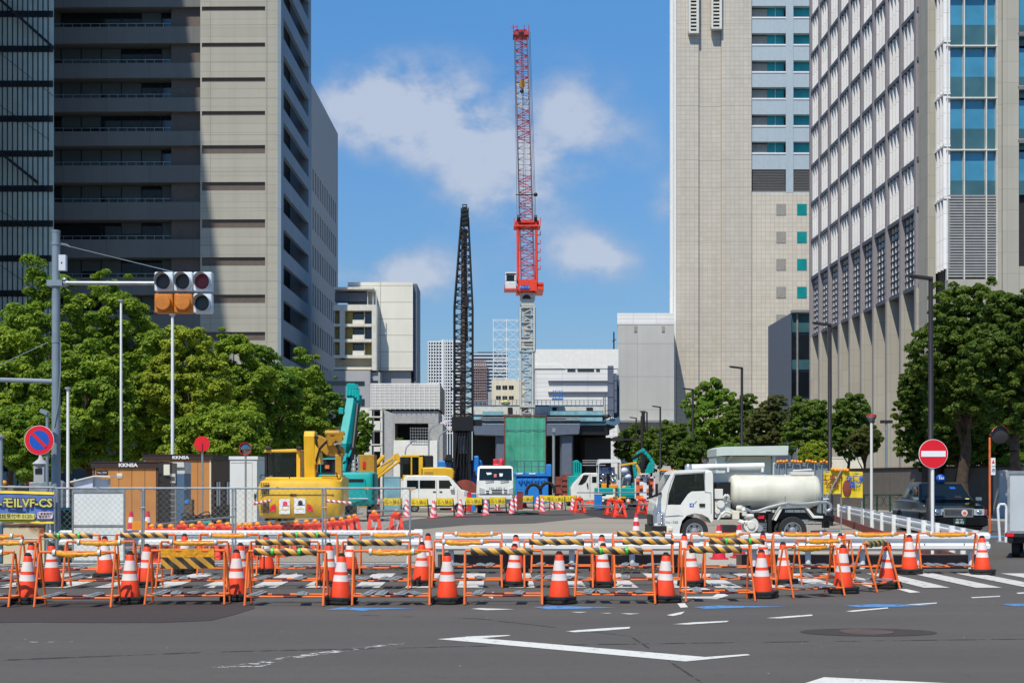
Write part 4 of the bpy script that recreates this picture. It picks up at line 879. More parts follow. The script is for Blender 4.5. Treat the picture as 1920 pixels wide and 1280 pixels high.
a.sph((B3(1004), Yt-.7, Z3(368)), .2, 8, 6); a.tube((B3(967), Yt-.9, Z3(369)), (B3(1004), Yt-.7, Z3(368)), .05, n=5)
a.build('hoist_rope', 'dark_metal', t, world=True)
xh, yh, zh = B3(978.5), yt-1.9, Z3(157)
a = MB(); a.prism([(xh-.3, zh+.32), (xh+.28, zh+.4), (xh+.34, zh-.1), (xh+.05, zh-.5), (xh-.25, zh-.2)], 'y', yh-.15, yh+.15); hb = a.build('hook_block', 'tiger', t, world=True)
a = MB(); a.sph((xh, yh, zh-.68), (.2, .1, .2), 10, 6); a.tube((xh, yh, zh-.45), (xh, yh, zh-.6), .05, n=6); a.tube((xh-.1, yh, zh+.3), (xh-.1, yt, zj1), .015, n=4); a.tube((xh+.1, yh, zh+.35), (xh+.1, yt, zj1), .015, n=4); a.build('hook', 'dark_metal', t, world=True)
# green mesh enclosure round the mast base
Yn = 116.
t = thing('mesh_enclosure', 'tall green safety mesh screen on an orange pole frame round the crane base', 'safety screen', (GX(984, Yn), Yn, 0))
x0, x1, z1 = GX(946, Yn)-t.location.x, GX(1023, Yn)-t.location.x, GZ(779, Yn)
a = MB()
for k in range(36):
    q = []
    for j in (k, k+1): x = x0+(x1-x0)*j/36; q.append((x, .035*math.sin(x*6)+.015*math.sin(x*15)))
    for z0_, z1_ in ((.6, z1-2.6), (z1-2.6, z1-1.25), (z1-1.25, z1)): a.add([(q[0][0], q[0][1], z0_), (q[1][0], q[1][1], z0_), (q[1][0], q[1][1]*.4, z1_), (q[0][0], q[0][1]*.4, z1_)], [(0, 1, 2, 3)], 0, True)
a.box(x0, x0+.02, .06, 3.4, .6, z1); a.box(x1-.02, x1, .06, 3.4, .6, z1); a.box(x0+.1, x1-.1, 3.35, 3.37, .6, z1); a.build('mesh_sheet', 'green_mesh', t, recalc=False)
a = MB()
for x in (x0, x0+1.42, x1-.7, x1):
    yy_ = -.05 if x in (x0, x1) else .07
    a.tube((x, yy_, 0), (x, yy_, z1+.05), .04, n=6); a.tube((x, 3.4, 0), (x, 3.4, z1+.05), .045, n=6)
for z in (z1, z1-2.6, z1-1.2 if 0 else z1-2.6): a.tube((x0-.1, -.07 if z == z1 else .07, z), (x1+.1, -.07 if z == z1 else .07, z), .05 if z == z1 else .03, n=6)
a.tube((x0, 0, z1), (x0, 3.4, z1), .05, n=6); a.tube((x1, 0, z1), (x1, 3.4, z1), .05, n=6); a.tube((x0, -.07, z1-1.25), (x1, -.07, z1-1.25), .025, n=5, mi=1)
a.build('pole_frame', ['rust_red', 'deck_blue'], t)

# ------------------------------------------------------------------ black piling rig
Yp = 85.
def BP(p): return GX(p, Yp)
def ZP(y): return GZ(y, Yp)
t = thing('piling_rig', 'tall black lattice mast piling rig on a blue machine body', 'piling rig', (BP(869), Yp, 0))
a = MB(); zz = [ZP(790-q*14.2) for q in range(16)]
rings = [ring((BP(869), Yp, z), 34/F*Yp, .95) for z in zz]
zz3 = [ZP(577-q*12) for q in range(1, 15)]
for k, z in enumerate(zz3): f = (k+1)/14; rings.append(ring((BP(869+2.5*f), Yp, z), (34-21*f)/F*Yp, .95-.5*f))
lattice(a, rings, .065, .034); rings2 = [ring((BP(869), Yp-.2, z), .4, .4) for z in zz]
lat = a.build('mast', 'black', t, world=True)
a = MB(); a.tube((BP(867), Yp, ZP(862)), (BP(870.5), Yp, ZP(430)), .20, n=8, mi=1); a.tube((BP(875), Yp-.2, ZP(640)), (BP(872), Yp-.2, ZP(440)), .10, n=6); a.box(BP(872), BP(879), Yp-.5, Yp+.1, ZP(578), ZP(555))
a.build('kelly_bar', ['dark_metal', 'steel_brown'], t, world=True)
a = MB(); a.box(BP(866), BP(877), Yp-.4, Yp+.4, ZP(423), ZP(393)); a.box(BP(867), BP(876), Yp-.35, Yp+.35, ZP(392), ZP(385)); a.box(BP(868.5), BP(874.5), Yp-.36, Yp+.34, ZP(390), ZP(387), 1)
for q in range(4): a.tube((BP(864), Yp-.42, ZP(424-q*8)), (BP(879), Yp-.42, ZP(421-q*8)), .04, n=5); a.tube((BP(865), Yp-.44, ZP(424-q*8)), (BP(865), Yp-.44, ZP(416-q*8)), .03, n=4); a.tube((BP(878.5), Yp-.44, ZP(424-q*8)), (BP(878.5), Yp-.44, ZP(416-q*8)), .03, n=4)
a.build('mast_head', ['black', 'galv'], t, world=True)
a = MB(); a.box(BP(848), BP(888), Yp-.8, Yp+.7, ZP(808), ZP(782)); a.box(BP(888)-.01, BP(904), Yp-.5, Yp+.4, ZP(798), ZP(787)); [MB().box(BP(p), BP(p+6), Yp-.7, Yp+.6, .2, ZP(808)-.01).build('mast_leg', 'black', t, world=True) for p in (850, 878)]; a.box(BP(856), BP(878), Yp-.2, Yp+.5, .3, ZP(808)-.02); a.box(BP(859), BP(875), Yp-.6, Yp-.3, ZP(850), ZP(818), 1)
for q in range(6): a.tube((BP(852+q*6), Yp-.75, ZP(880-q*3)), (BP(858+q*5), Yp-.75, ZP(812)), .05, n=5)
for y in (697, 730, 756): a.tube((BP(846), Yp-.5, ZP(y)), (BP(888), Yp-.5, ZP(y)), .06, n=5)
a.build('drill_head', ['black', 'weight_grey'], t, world=True)
a = MB(); a.box(BP(820), BP(849), Yp+.2, Yp+3.5, .9, ZP(863)); a.box(BP(880), BP(903), Yp+.2, Yp+3.5, .9, ZP(862)); a.box(BP(886), BP(898), Yp-.3, Yp+.19, ZP(892), ZP(863)+.3); a.build('body', 'blue_m', t, world=True, bevel=.08)
a = MB()
for p in (826, 892):
    pl = [(Yp-1, .1), (Yp-.7, 0), (Yp+3.6, 0), (Yp+4, .3), (Yp+3.8, .8), (Yp-.8, .8), (Yp-1.1, .4)]; a.prism(pl, 'x', BP(p), BP(p)+.6)
a.build('track', 'dark_metal', t, world=True)
a = MB(); a.prism([(BP(833), ZP(863)+.01), (BP(838), ZP(852)), (BP(846), ZP(852)), (BP(849), ZP(863)+.01)], 'y', Yp-.4, Yp+1); a.build('exhaust_cowl', 'dark_metal', t, world=True)
# blue drilling base machine below the green mesh
Yz = 88.
t = thing('drilling_base', 'blue railed working platform machine in front of the green mesh screen', 'machine', (GX(995, Yz), Yz, 0))
def bz(p): return GX(p, Yz)-t.location.x
def zz_(y): return GZ(y, Yz)
a = MB(); a.box(bz(956), bz(1034), 0, 3, zz_(893), zz_(885)); a.box(bz(968), bz(1026), .4, 2.6, .35, zz_(893)-.01); a.box(bz(1024), bz(1034), -.2, 1, zz_(893), zz_(870)); a.build('body', 'blue_m', t, bevel=.05)
a = MB()
for p in (957, 970, 983, 997, 1010, 1022): a.tube((bz(p), -.05, zz_(885)), (bz(p), -.05, zz_(864)), .03, n=5)
for y in (864, 874): a.tube((bz(957), -.05, zz_(y)), (bz(1022), -.05, zz_(y)), .03, n=5)
a.build('railing', 'deck_blue', t)
a = MB()
for p in (968, 992): a.box(bz(p), bz(p+12), -.03, -.005, zz_(888.5), zz_(886))
a.build('marker_plate', 'sign_white', t)
a = MB(); a.box(bz(966), bz(1028), .1, .38, .4, zz_(895)); 
for p in (972, 981, 990, 1003, 1014): a.path([(bz(p), 0, zz_(898)), (bz(p+3), -.1, zz_(901)), (bz(p+7), 0, zz_(897))], .05, 5)
a.build('undercarriage', 'blue_m', t)
for k, (pc, yc) in enumerate(((1000.5, 925), (1026.5, 922))):
    Yh = 77.; a = MB(); pts = []
    for q in range(13): th = math.pi*(q/12)*1.12-.18; pts.append((GX(pc, Yh)+math.cos(th)*.42, Yh, GZ(yc-1, Yh)+math.sin(th)*.50))
    a.path(pts, .10, 8); tag(a.build('ribbed_hose', 'rubber'), ['black ribbed hose loop standing beside the white crane truck', 'black ribbed hose loop farther right, by the rusty steel beams'][k], 'hose', 'hose loops before the blue machine')
# rusty steel beams
for k, (p0, p1, y0, y1, n) in enumerate(((1053, 1079, 889, 913, 5), (1036, 1054, 893, 920, 3))):
    Ys_ = 118.; t = thing('steel_stack', ['rusty red brown stack of steel beams with deep slots', 'lower rusty stack of steel plates beside the hose loop'][k], 'steel stack', (GX((p0+p1)/2, Ys_), Ys_, 0))
    a = MB(); hgt = GZ(y0, Ys_); wd = (p1-p0)/F*Ys_
    for q in range(n): z = hgt*q/n; a.box(-wd/2+.05*(q % 2), wd/2, 0, 1.2, z, z+hgt/n*.45); a.box(-wd/2+.1, wd/2-.1, .1, 1.1, z+hgt/n*.45+.001, z+hgt/n-.001)
    a.build('beam', 'rust_red', t)
tag(MB().tube((GX(1038, 100), 100, 0), (GX(1038, 100), 100, GZ(805, 100)), .11, n=8).obox((GX(1038, 100), 99.9, GZ(806, 100)), (.22, .3, .3)).build('light_mast', 'galv'), 'grey pole with a small lamp in front of the viaduct pier', 'lamp post')
for k, (pa, ya, pb, yb, Yq_) in enumerate(((804, 860, 834, 791, 105), (822, 860, 846, 802, 102), (760, 850, 775, 826, 120))):
    a = MB(); x0, xe = GX(pa, Yq_), GX(pb, Yq_); z1 = GZ(yb, Yq_)
    a.tube((x0, Yq_, 0), (x0, Yq_, z1-1), .06, n=6); a.path([(x0, Yq_, z1-1), (x0+.1, Yq_, z1-.6), (x0+.4, Yq_, z1-.3), (xe, Yq_, z1)], .05, 6); a.obox((xe, Yq_, z1), (.7, .25, .12), (0, R(-15), 0), 1)
    tag(a.build('curved_lamp_post', ['galv', 'pink_pale' if k < 2 else 'galv']), ['grey street lamp with pinkish head curving right, before the car park opening', 'smaller curved street lamp with pinkish head nearer the black rig', 'short curved street lamp against the white car park parapet'][k], 'street lamp', 'curved lamps by the car park')

# ------------------------------------------------------------------ excavators
def track(mb, x0, x1, y0, y1, h):
    pl = [(y0, h*.45), (y0+h*.2, h*.1), (y0+h*.5, 0), (y1-h*.5, 0), (y1-h*.2, h*.1), (y1, h*.45), (y1-h*.15, h*.85), (y1-h*.5, h), (y0+h*.5, h), (y0+h*.15, h*.85)]
    mb.prism(pl, 'x', x0, x1)
    y = y0+h*.4
    while y < y1-h*.4: mb.box(x0-.01, x1+.01, y, y+.08, -.0+.001, .03); mb.box(x0-.01, x1+.01, y, y+.08, h-.01, h+.03); y += .2
def rrect(x0, x1, y0, y1, r, n=5):
    pts = []
    for cx, cy, a0 in ((x1-r, y1-r, 0), (x0+r, y1-r, 90), (x0+r, y0+r, 180), (x1-r, y0+r, 270)):
        for q in range(n+1): th = R(a0+90*q/n); pts.append((cx+r*math.cos(th), cy+r*math.sin(th)))
    return pts
# near yellow excavator seen from behind
Ye = 44.; sc = F/Ye
t = thing('excavator', 'yellow excavator seen from behind with two white notices on its counterweight', 'excavator', (GX(558, Ye), Ye, 0))
def ex(p): return GX(p, Ye)-t.location.x
def ez(y): return GZ(y, Ye)
xl, xr_ = ex(481), ex(640)
rings = []
for z, ins in ((ez(971), .10), (ez(966), .02), (ez(940), -.02), (ez(912), .0), (ez(902), .06), (ez(897), .22)):
    rings.append([(x, y, z) for x, y in [(px_*1.0, py_) for px_, py_ in rrect(xl+ins, xr_-ins, 0+ins, 1.5, .38)]])
a = MB(); a.loft(rings); a.build('counterweight', 'yellow_m', t)
a = MB(); a.prism([(0.62, ez(900)), (.75, ez(894)), (2.6, ez(894)), (2.6, .9), (.9, .9)], 'x', xl+.15, xr_-.05); a.box(ex(598), ex(634), .6, 2.2, ez(898), ez(890)); a.build('engine_hood', 'yellow_m', t, bevel=.05)
a = MB(); a.box(ex(481), ex(548), 1.55, 3.3, ez(905), ez(893), 0)
for p in (481, 546): a.beam((ex(p)+.03, 1.6, ez(894)), (ex(p)+.03, 1.62, ez(842)), .09, .09, 0); a.beam((ex(p)+.03, 3.2, ez(894)), (ex(p)+.03, 3.0, ez(842)), .09, .09, 0)
a.box(ex(542), ex(550), 1.55, 3.2, ez(900), ez(842), 1)
a.prism([(ex(480), ez(843)), (ex(482), ez(841)), (ex(540), ez(839)), (ex(550), ez(841)), (ex(550), ez(845)), (ex(480), ez(846))], 'y', 1.5, 3.3, 1)
cab = a.build('cab', ['dark_metal', 'yellow_m'], t, bevel=.02)
a = MB(); a.box(ex(484), ex(541), 1.63, 1.64, ez(892), ez(846)); gl = a.build('window', 'glass_clear', cab); MB().box(ex(484), ex(541), 3.0, 3.01, ez(894), ez(848)).build('window', 'glass_clear', cab); MB().box(ex(483), ex(484), 1.7, 2.95, ez(890), ez(848)).build('window', 'glass_clear', cab)
a = MB(); a.box(ex(505), ex(522), 2.0, 2.15, ez(882), ez(866)); a.box(ex(500), ex(527), 2.0, 2.5, ez(892), ez(883)); a.build('seat', 'black', cab, bevel=.04)
a = MB(); a.prism([(1.4, ez(905)), (1.2, ez(815)), (1.35, ez(805)), (1.9, ez(805)), (2.1, ez(815)), (2.0, ez(905))], 'x', ex(559), ex(580)); a.build('boom', 'yellow_m', t, bevel=.03)
a = MB(); a.prism([(ex(580), ez(816)), (ex(586), ez(812)), (ex(633), ez(836)), (ex(634), ez(852)), (ex(622), ez(853)), (ex(600), ez(851)), (ex(581), ez(836))], 'y', 1.5, 1.95); a.build('arm', 'yellow_dk', t, bevel=.03)
a = MB(); a.prism([(ex(580)+.005, ez(830)), (ex(588), ez(840)), (ex(592), ez(868)), (ex(580)+.005, ez(869))], 'y', 1.2, 2.0); a.build('boom_bracket', 'yellow_m', t, bevel=.02)
a = MB(); a.prism([(ex(620), ez(851)), (ex(632), ez(851)), (ex(633), ez(895)), (ex(630), ez(904)), (ex(622), ez(904)), (ex(620), ez(890))], 'y', 1.2, 1.49); a.build('bucket_link', 'yellow_dk', t, bevel=.02)
a = MB(); a.lathe([(.10, -.25), (.11, -.2), (.11, .2), (.10, .25)], (ex(613), 1.45, ez(809)), 'x', 12); 
for (p, y) in ((606, 818), (614, 822), (622, 818), (628, 822), (631, 812), (609, 828)): a.tube((ex(p), 1.3, ez(y)), (ex(p), 1.6, ez(y-3)), .10, n=8)
a.tube((ex(600), 1.4, ez(826)), (ex(630), 1.4, ez(818)), .06, n=8); a.tube((ex(616), 1.35, ez(830)), (ex(632), 1.35, ez(828)), .05, n=6, mi=1); a.build('hydraulic_cylinder', ['yellow_dk', 'chrome'], t)
a = MB(); track(a, xl+.2, xl+.75, .3, 3.4, .62); a.build('track', 'dark_metal', t)
a = MB(); track(a, xr_-.75, xr_-.2, .3, 3.4, .62); a.build('track', 'dark_metal', t)
for (p0, p1, y0, y1) in ((524, 544, 935, 963), (552, 573, 933.5, 962)):
    a = MB(); a.box(ex(p0), ex(p1), -.045, -.035, ez(y1), ez(y0)); n_ = a.build('notice_sheet', 'sign_white', t)
    a = MB(); cxm = ex((p0+p1)/2+1); a.sph((cxm, -.047, ez(y0+9)), (.08, .004, .09), 10, 6); a.box(cxm-.14, cxm+.12, -.050, -.046, ez(y0+21), ez(y0+19), 1); a.box(cxm-.1, cxm+.14, -.050, -.046, ez(y0+13.5), ez(y0+11.8), 0); a.build('printed_picture', ['pink_cone' if p0 < 540 else 'dark_metal', 'banner_yellow'], n_)
for (p, s_) in ((517, -1), (576, 1)):
    a = MB(); a.poly([(ex(p), -.04, ez(958)), (ex(p+s_*11), -.04, ez(958)), (ex(p+s_*10), -.04, ez(951)), (ex(p+s_*7), -.04, ez(946.5)), (ex(p), -.04, ez(944))][::s_]); a.build('reflector', 'sign_red', t)
a = MB()
for q in range(7):
    for r_ in range(4): a.box(ex(489+r_*4.2), ex(492+r_*4.2), -.035, -.012, ez(907+q*3), ez(905+q*3)); a.box(ex(489+r_*4.2), ex(492+r_*4.2), -.035, -.012, ez(943+q*3), ez(941+q*3))
a.build('vent_grille', 'dark_metal', t)
MB().box(xl+.12, xr_-.25, -.03, .0, ez(927.5), ez(926.6)).build('body_seam', 'dark_metal', t)
a = MB(); a.path([(ex(590), .55, ez(894)), (ex(590), .55, ez(886)), (ex(628), .55, ez(886)), (ex(628), .55, ez(894))], .018, 6); a.path([(ex(486), .3, ez(897)), (ex(486), .3, ez(890)), (ex(540), .3, ez(890)), (ex(540), .3, ez(897))], .016, 6); a.build('handrail', 'dark_metal', t)
a = MB()
for k in range(3): a.path([(ex(583), 1.18-.03*k, ez(868-3*k)), (ex(590), 1.15, ez(842-2*k)), (ex(602), 1.3, ez(828-2*k)), (ex(618), 1.38, ez(829-2*k)), (ex(628), 1.4, ez(846))], .02, 5)
a.path([(ex(582), 1.3, ez(880)), (ex(584), 1.25, ez(850)), (ex(583), 1.25, ez(818))], .022, 5); a.build('hydraulic_hose', 'rubber', t)
a = MB(); a.obox((ex(548), 1.45, ez(838)), (.16, .12, .12)); a.obox((ex(488), 1.45, ez(838)), (.16, .12, .12)); a.build('work_lamp', 'lens_dark', t, bevel=.01)
a = MB()
for (p, y) in ((584, 818), (628, 846), (626, 898)): a.lathe([(.07, -.02), (.07, .02)], (ex(p), 1.18, ez(y)), 'y', 12)
a.build('pivot_pin', 'dark_metal', t)
a = MB(); a.box(ex(544), ex(556), -.04, -.02, ez(929), ez(925.5)); a.build('maker_badge', 'black', t)
# teal excavator, boom raised
Yx = 58.
t = thing('excavator', 'turquoise excavator with its tall boom raised straight up behind the yellow excavator', 'excavator', (GX(666, Yx), Yx, 0))
def ex(p): return GX(p, Yx)-t.location.x
def ez(y): return GZ(y, Yx)
rings = []
for z, ins in ((ez(948), .15), (ez(944), .03), (ez(925), -.02), (ez(890), .0), (ez(886), .05), (ez(884.5), .16)):
    rings.append([(x, y, z) for x, y in rrect(ex(631)+ins, ex(702)-ins, ins, 1.9, .25)])
a = MB(); a.loft(rings); a.build('counterweight', 'teal_m', t)
a = MB(); a.prism([(ex(648), ez(940)), (ex(645), ez(899)), (ex(652), ez(896)), (ex(685), ez(897)), (ex(688), ez(936)), (ex(660), ez(942))], 'y', -.06, -.02); a.build('rear_panel', 'teal_m', t, bevel=.01)
a = MB(); a.box(ex(649), ex(682), -.08, -.061, ez(903), ez(897.5)); a.box(ex(699), ex(701.5), -.1, 1.0, ez(936), ez(888)); a.box(ex(641), ex(690), -.09, -.061, ez(934.8), ez(933.5), 1); a.build('handrail', ['dark_metal', 'sign_white'], t)
a = MB(); a.box(ex(593), ex(632), .6, 2.4, ez(899), ez(889)); a.box(ex(596), ex(629), .7, 2.2, ez(889), ez(858)); cb = a.build('cab', 'teal_m', t, bevel=.05)
a = MB(); a.box(ex(598), ex(628), .66, .69, ez(886), ez(860)); a.box(ex(606), ex(614), .6, .655, ez(878), ez(871), 1); a.build('window', ['glass_car', 'orange_pipe'], cb)
def boomquad(p0, y0, p1, y1, w0, w1, ya, yb):  # tapering box section
    return [[(ex(p0), ya, ez(y0)), (ex(p0+w0), ya, ez(y0)), (ex(p0+w0)+.30, yb, ez(y0)), (ex(p0)+.30, yb, ez(y0))], [(ex(p1), ya+1.2, ez(y1)), (ex(p1+w1), ya+1.2, ez(y1)), (ex(p1+w1)+.30, yb+1.2, ez(y1)), (ex(p1)+.30, yb+1.2, ez(y1))]]
a = MB(); q0 = boomquad(629, 830, 640.5, 733, 16, 14.5, .9, 1.5); q1 = [(ex(636), 1.0, ez(855)), (ex(642), 1.0, ez(855)), (ex(648), 1.5, ez(853)), (ex(640), 1.5, ez(853))]
a.loft([q1]+q0, sm=False); a.build('boom', 'teal_m', t, bevel=.02)
a = MB(); a.box(ex(627), ex(636), 1.5, 1.9, ez(772), ez(760)); a.build('bracket', 'teal_m', t, bevel=.02)
a = MB()
for (p, y0, y1) in ((642, 736, 713), (647, 736, 712), (653, 737, 712), (658, 740, 715), (662, 745, 722)): a.tube((ex(p), 2.0, ez(y0)), (ex(p), 2.1, ez(y1)), .07, n=6)
for y in (718, 724, 730, 714): a.tube((ex(642), 2.05, ez(y)), (ex(662), 2.05, ez(y+3)), .06, n=6)
a.box(ex(642), ex(660), 2.0, 2.4, ez(722), ez(714)); a.build('boom_head', 'teal_m', t)
a = MB()
a.tube((ex(655), 1.0, ez(860)), (ex(662), 2.0, ez(752)), .09, n=8); a.tube((ex(648), .8, ez(890)), (ex(655), 1.1, ez(838)), .10, n=8); a.tube((ex(640), .7, ez(884)), (ex(645), 1.0, ez(850)), .12, n=8, mi=1)
for q in range(4): a.tube((ex(641+q*3), .7, ez(868-q*4)), (ex(645+q*3), 1.1, ez(858-q*6)), .05, n=6, mi=q % 2)
a.build('hydraulic_cylinder', ['dark_metal', 'teal_m'], t)
a = MB(); track(a, ex(640), ex(653), .3, 3.6, .7); a.build('track', 'dark_metal', t)
a = MB(); track(a, ex(686), ex(699), .3, 3.6, .7); a.build('track', 'dark_metal', t)
# brown skip / gate behind
Yi = 66.
t = thing('slatted_skip', 'rusty yellow skip body with steel slats behind the turquoise excavator', 'skip', (GX(680, Yi), Yi, 0))
a = MB(); xa_, xb_ = GX(672, Yi)-t.location.x, GX(702, Yi)-t.location.x; a.box(xa_, xb_, 0, 1.4, .5, GZ(852, Yi)); a.build('body', 'yellow_dk', t, bevel=.02)
a = MB()
for q in range(4): z = GZ(884-q*8, Yi); a.box(GX(655, Yi)-t.location.x, xa_-.01, .1, .2, z, z+.08)
for p in (656, 664, 671): a.box(GX(p, Yi)-t.location.x, GX(p, Yi)-t.location.x+.06, .0, .09, .2, GZ(852, Yi))
a.build('slat', 'galv', t)
a = MB(); a.box(GX(680, Yi)-t.location.x, GX(685, Yi)-t.location.x, -.05, -.01, GZ(877, Yi), GZ(865, Yi)); a.build('tail_lamp', 'sign_red', t)
# second yellow excavator, side view, boom reaching left
Y5 = 82.
t = thing('excavator', 'yellow excavator in side view behind the white van, boom reaching down to the left', 'excavator', (GX(800, Y5), Y5, 0))
def ex(p): return GX(p, Y5)-t.location.x
def ez(y): return GZ(y, Y5)
a = MB(); a.prism([(ex(788), ez(898)), (ex(788), ez(876)), (ex(830), ez(875)), (ex(848), ez(877)), (ex(851), ez(884)), (ex(850), ez(898))], 'y', 0, 2.5); a.build('body', 'yellow_m', t, bevel=.08)
a = MB(); a.box(ex(750), ex(756), 0, 1.0, ez(897), ez(856), 1); a.box(ex(785), ex(793), 0, 1.0, ez(897), ez(853)); a.box(ex(752), ex(793), 0, 1.0, ez(857), ez(852)); a.box(ex(752), ex(793), 0, 1.0, ez(900), ez(890)); a.box(ex(770), ex(773), -.01, 1.01, ez(890), ez(857)); cb = a.build('cab', ['yellow_m', 'dark_metal'], t, bevel=.03)
a = MB(); a.box(ex(755), ex(786), .05, .95, ez(890), ez(857)); a.build('window', 'glass_car', cb)
a = MB(); a.box(ex(793)+.01, ex(810), .3, 1.6, ez(876), ez(853)); a.build('engine_cover', 'dark_metal', t, bevel=.05)
a = MB(); a.box(ex(795), ex(812), -.03, -.005, ez(890), ez(884)); a.build('maker_badge', 'yellow_dk', t)
a = MB(); a.prism([(ex(752), ez(862)), (ex(742), ez(848)), (ex(736), ez(850)), (ex(737), ez(858)), (ex(748), ez(872))], 'y', 1.1, 1.5); a.prism([(ex(738), ez(850)), (ex(742), ez(858)), (ex(703), ez(893)), (ex(700), ez(888)), (ex(698), ez(880))], 'y', 1.51, 1.9); a.build('boom', 'yellow_m', t, bevel=.03)
a = MB(); a.tube((ex(746), 1.0, ez(864)), (ex(704), 1.0, ez(896)), .08, n=8); a.tube((ex(701), 1.7, ez(869)), (ex(716), 1.7, ez(853)), .14, n=8); a.tube((ex(735), 1.0, ez(862)), (ex(712), 1.0, ez(874)), .06, n=8, mi=1); a.build('hydraulic_cylinder', ['yellow_m', 'chrome'], t)
a = MB(); track(a, ex(755), ex(770), .1, 2.6, .7); track(a, ex(825), ex(840), .1, 2.6, .7); a.build('track', 'dark_metal', t)
# two small excavators on the right side, arms folded
for (nm, m, pts, wd, Yq_, lab, body) in (('excavator', 'teal_m', [(1196, 902), (1192, 870), (1199, 850), (1209, 843), (1220, 855), (1229, 868)], 6, 92., 'small turquoise excavator with folded boom arched beside the right trees', (1165, 1200)),
                                    ('excavator', 'yellow_m', [(1166, 896), (1165, 872), (1195, 867), (1206, 892)], 4, 88., 'small yellow excavator arm angled over the lighting cart', (1160, 1178))):
    t = thing(nm, lab, 'excavator', (GX(body[0], Yq_), Yq_+1, 0)); ox = t.location.x
    a = MB()
    for (p0, y0), (p1, y1) in zip(pts, pts[1:]): a.beam((GX(p0, Yq_)-ox, .2, GZ(y0, Yq_)), (GX(p1, Yq_)-ox, .2, GZ(y1, Yq_)), .22, wd/F*Yq_)
    for p, y in pts[1:-1]: a.lathe([(wd*.62/F*Yq_, -.14), (wd*.62/F*Yq_, .14)], (GX(p, Yq_)-ox, .2, GZ(y, Yq_)), 'y', 12)
    a.build('boom', m, t, bevel=.02)
    a = MB(); a.box(0, GX(body[1], Yq_)-ox, .4, 2.2, .6, 1.5); a.build('body', m, t, bevel=.08)
    a = MB(); track(a, .0, .35, .4, 2.4, .5); track(a, GX(body[1], Yq_)-ox-.35, GX(body[1], Yq_)-ox, .4, 2.4, .5); a.build('track', 'dark_metal', t)
    if m == 'teal_m':
        a = MB(); a.prism([(GX(1221, Yq_)-ox, GZ(866, Yq_)), (GX(1230, Yq_)-ox, GZ(868, Yq_)), (GX(1229, Yq_)-ox, GZ(882, Yq_)), (GX(1219, Yq_)-ox, GZ(890, Yq_)), (GX(1212, Yq_)-ox, GZ(886, Yq_)), (GX(1217, Yq_)-ox, GZ(874, Yq_))], 'y', -.15, .5); a.build('bucket', m, t, bevel=.02)
        a = MB(); a.tube((GX(1188, Yq_)-ox, .1, GZ(858, Yq_)), (GX(1206, Yq_)-ox, .1, GZ(848, Yq_)), .1, n=8); a.tube((GX(1213, Yq_)-ox, .0, GZ(852, Yq_)), (GX(1206, Yq_)-ox, .0, GZ(884, Yq_)), .12, n=8); a.build('hydraulic_cylinder', 'dark_metal', t)
    else:
        a = MB(); a.tube((GX(1200, Yq_)-ox, .0, GZ(868, Yq_)), (GX(1211, Yq_)-ox, .0, GZ(890, Yq_)), .07, n=8); a.build('hydraulic_cylinder', 'dark_metal', t)
t = thing('crawler_crane_base', 'turquoise machine house low behind the rusty steel stack', 'machine', (GX(1082, 98), 98, 0))
a = MB(); ox = t.location.x
a.prism([(GX(1076, 98)-ox, 0.5), (GX(1076, 98)-ox, GZ(863, 98)), (GX(1083, 98)-ox, GZ(862, 98)), (GX(1091, 98)-ox, GZ(869, 98)), (GX(1091, 98)-ox, .5)], 'y', 0, 2); a.box(GX(1066, 98)-ox, GX(1100, 98)-ox, -.2, 1.9, .3, GZ(892, 98)); a.build('body', 'teal_m', t, bevel=.04)
a = MB()
for q in range(3): a.box(GX(1078+q*4, 98)-ox, GX(1079+q*4, 98)-ox, -.05, -.01, GZ(884, 98), GZ(866, 98))
track(a, GX(1064, 98)-ox, GX(1070, 98)-ox, 0, 2, .5); a.build('grille', 'dark_metal', t)
# ------------------------------------------------------------------ vehicles
def wheel(parent, loc, r, wd, axis='y', name='wheel', hub='rim'):
    a = MB(); a.lathe([(r*.62, -wd/2), (r*.93, -wd/2), (r, -wd*.32), (r, wd*.32), (r*.93, wd/2), (r*.62, wd/2), (r*.6, wd*.3), (r*.6, -wd*.3), (r*.62, -wd/2)], loc, axis, 28, cap=False)
    o = a.build(name, 'tyre', parent)
    s = -1
    a = MB(); a.lathe([(r*.62, s*wd*.46), (r*.55, s*wd*.48), (r*.5, s*wd*.2), (r*.3, s*wd*.15), (r*.24, s*wd*.46), (r*.12, s*wd*.52), (.001, s*wd*.54)], loc, axis, 24, cap=False)
    L = Vector(loc)
    for q in range(6):
        th = q*math.pi/3; c, d = math.cos(th)*r*.40, math.sin(th)*r*.40
        p = Vector((c, s*wd*.20, d)) if axis == 'y' else Vector((s*wd*.20, c, d)); a.sph(L+p, r*.075, 8, 5, 1)
    a.build(hub, ['rim', 'black'], o)
    return o
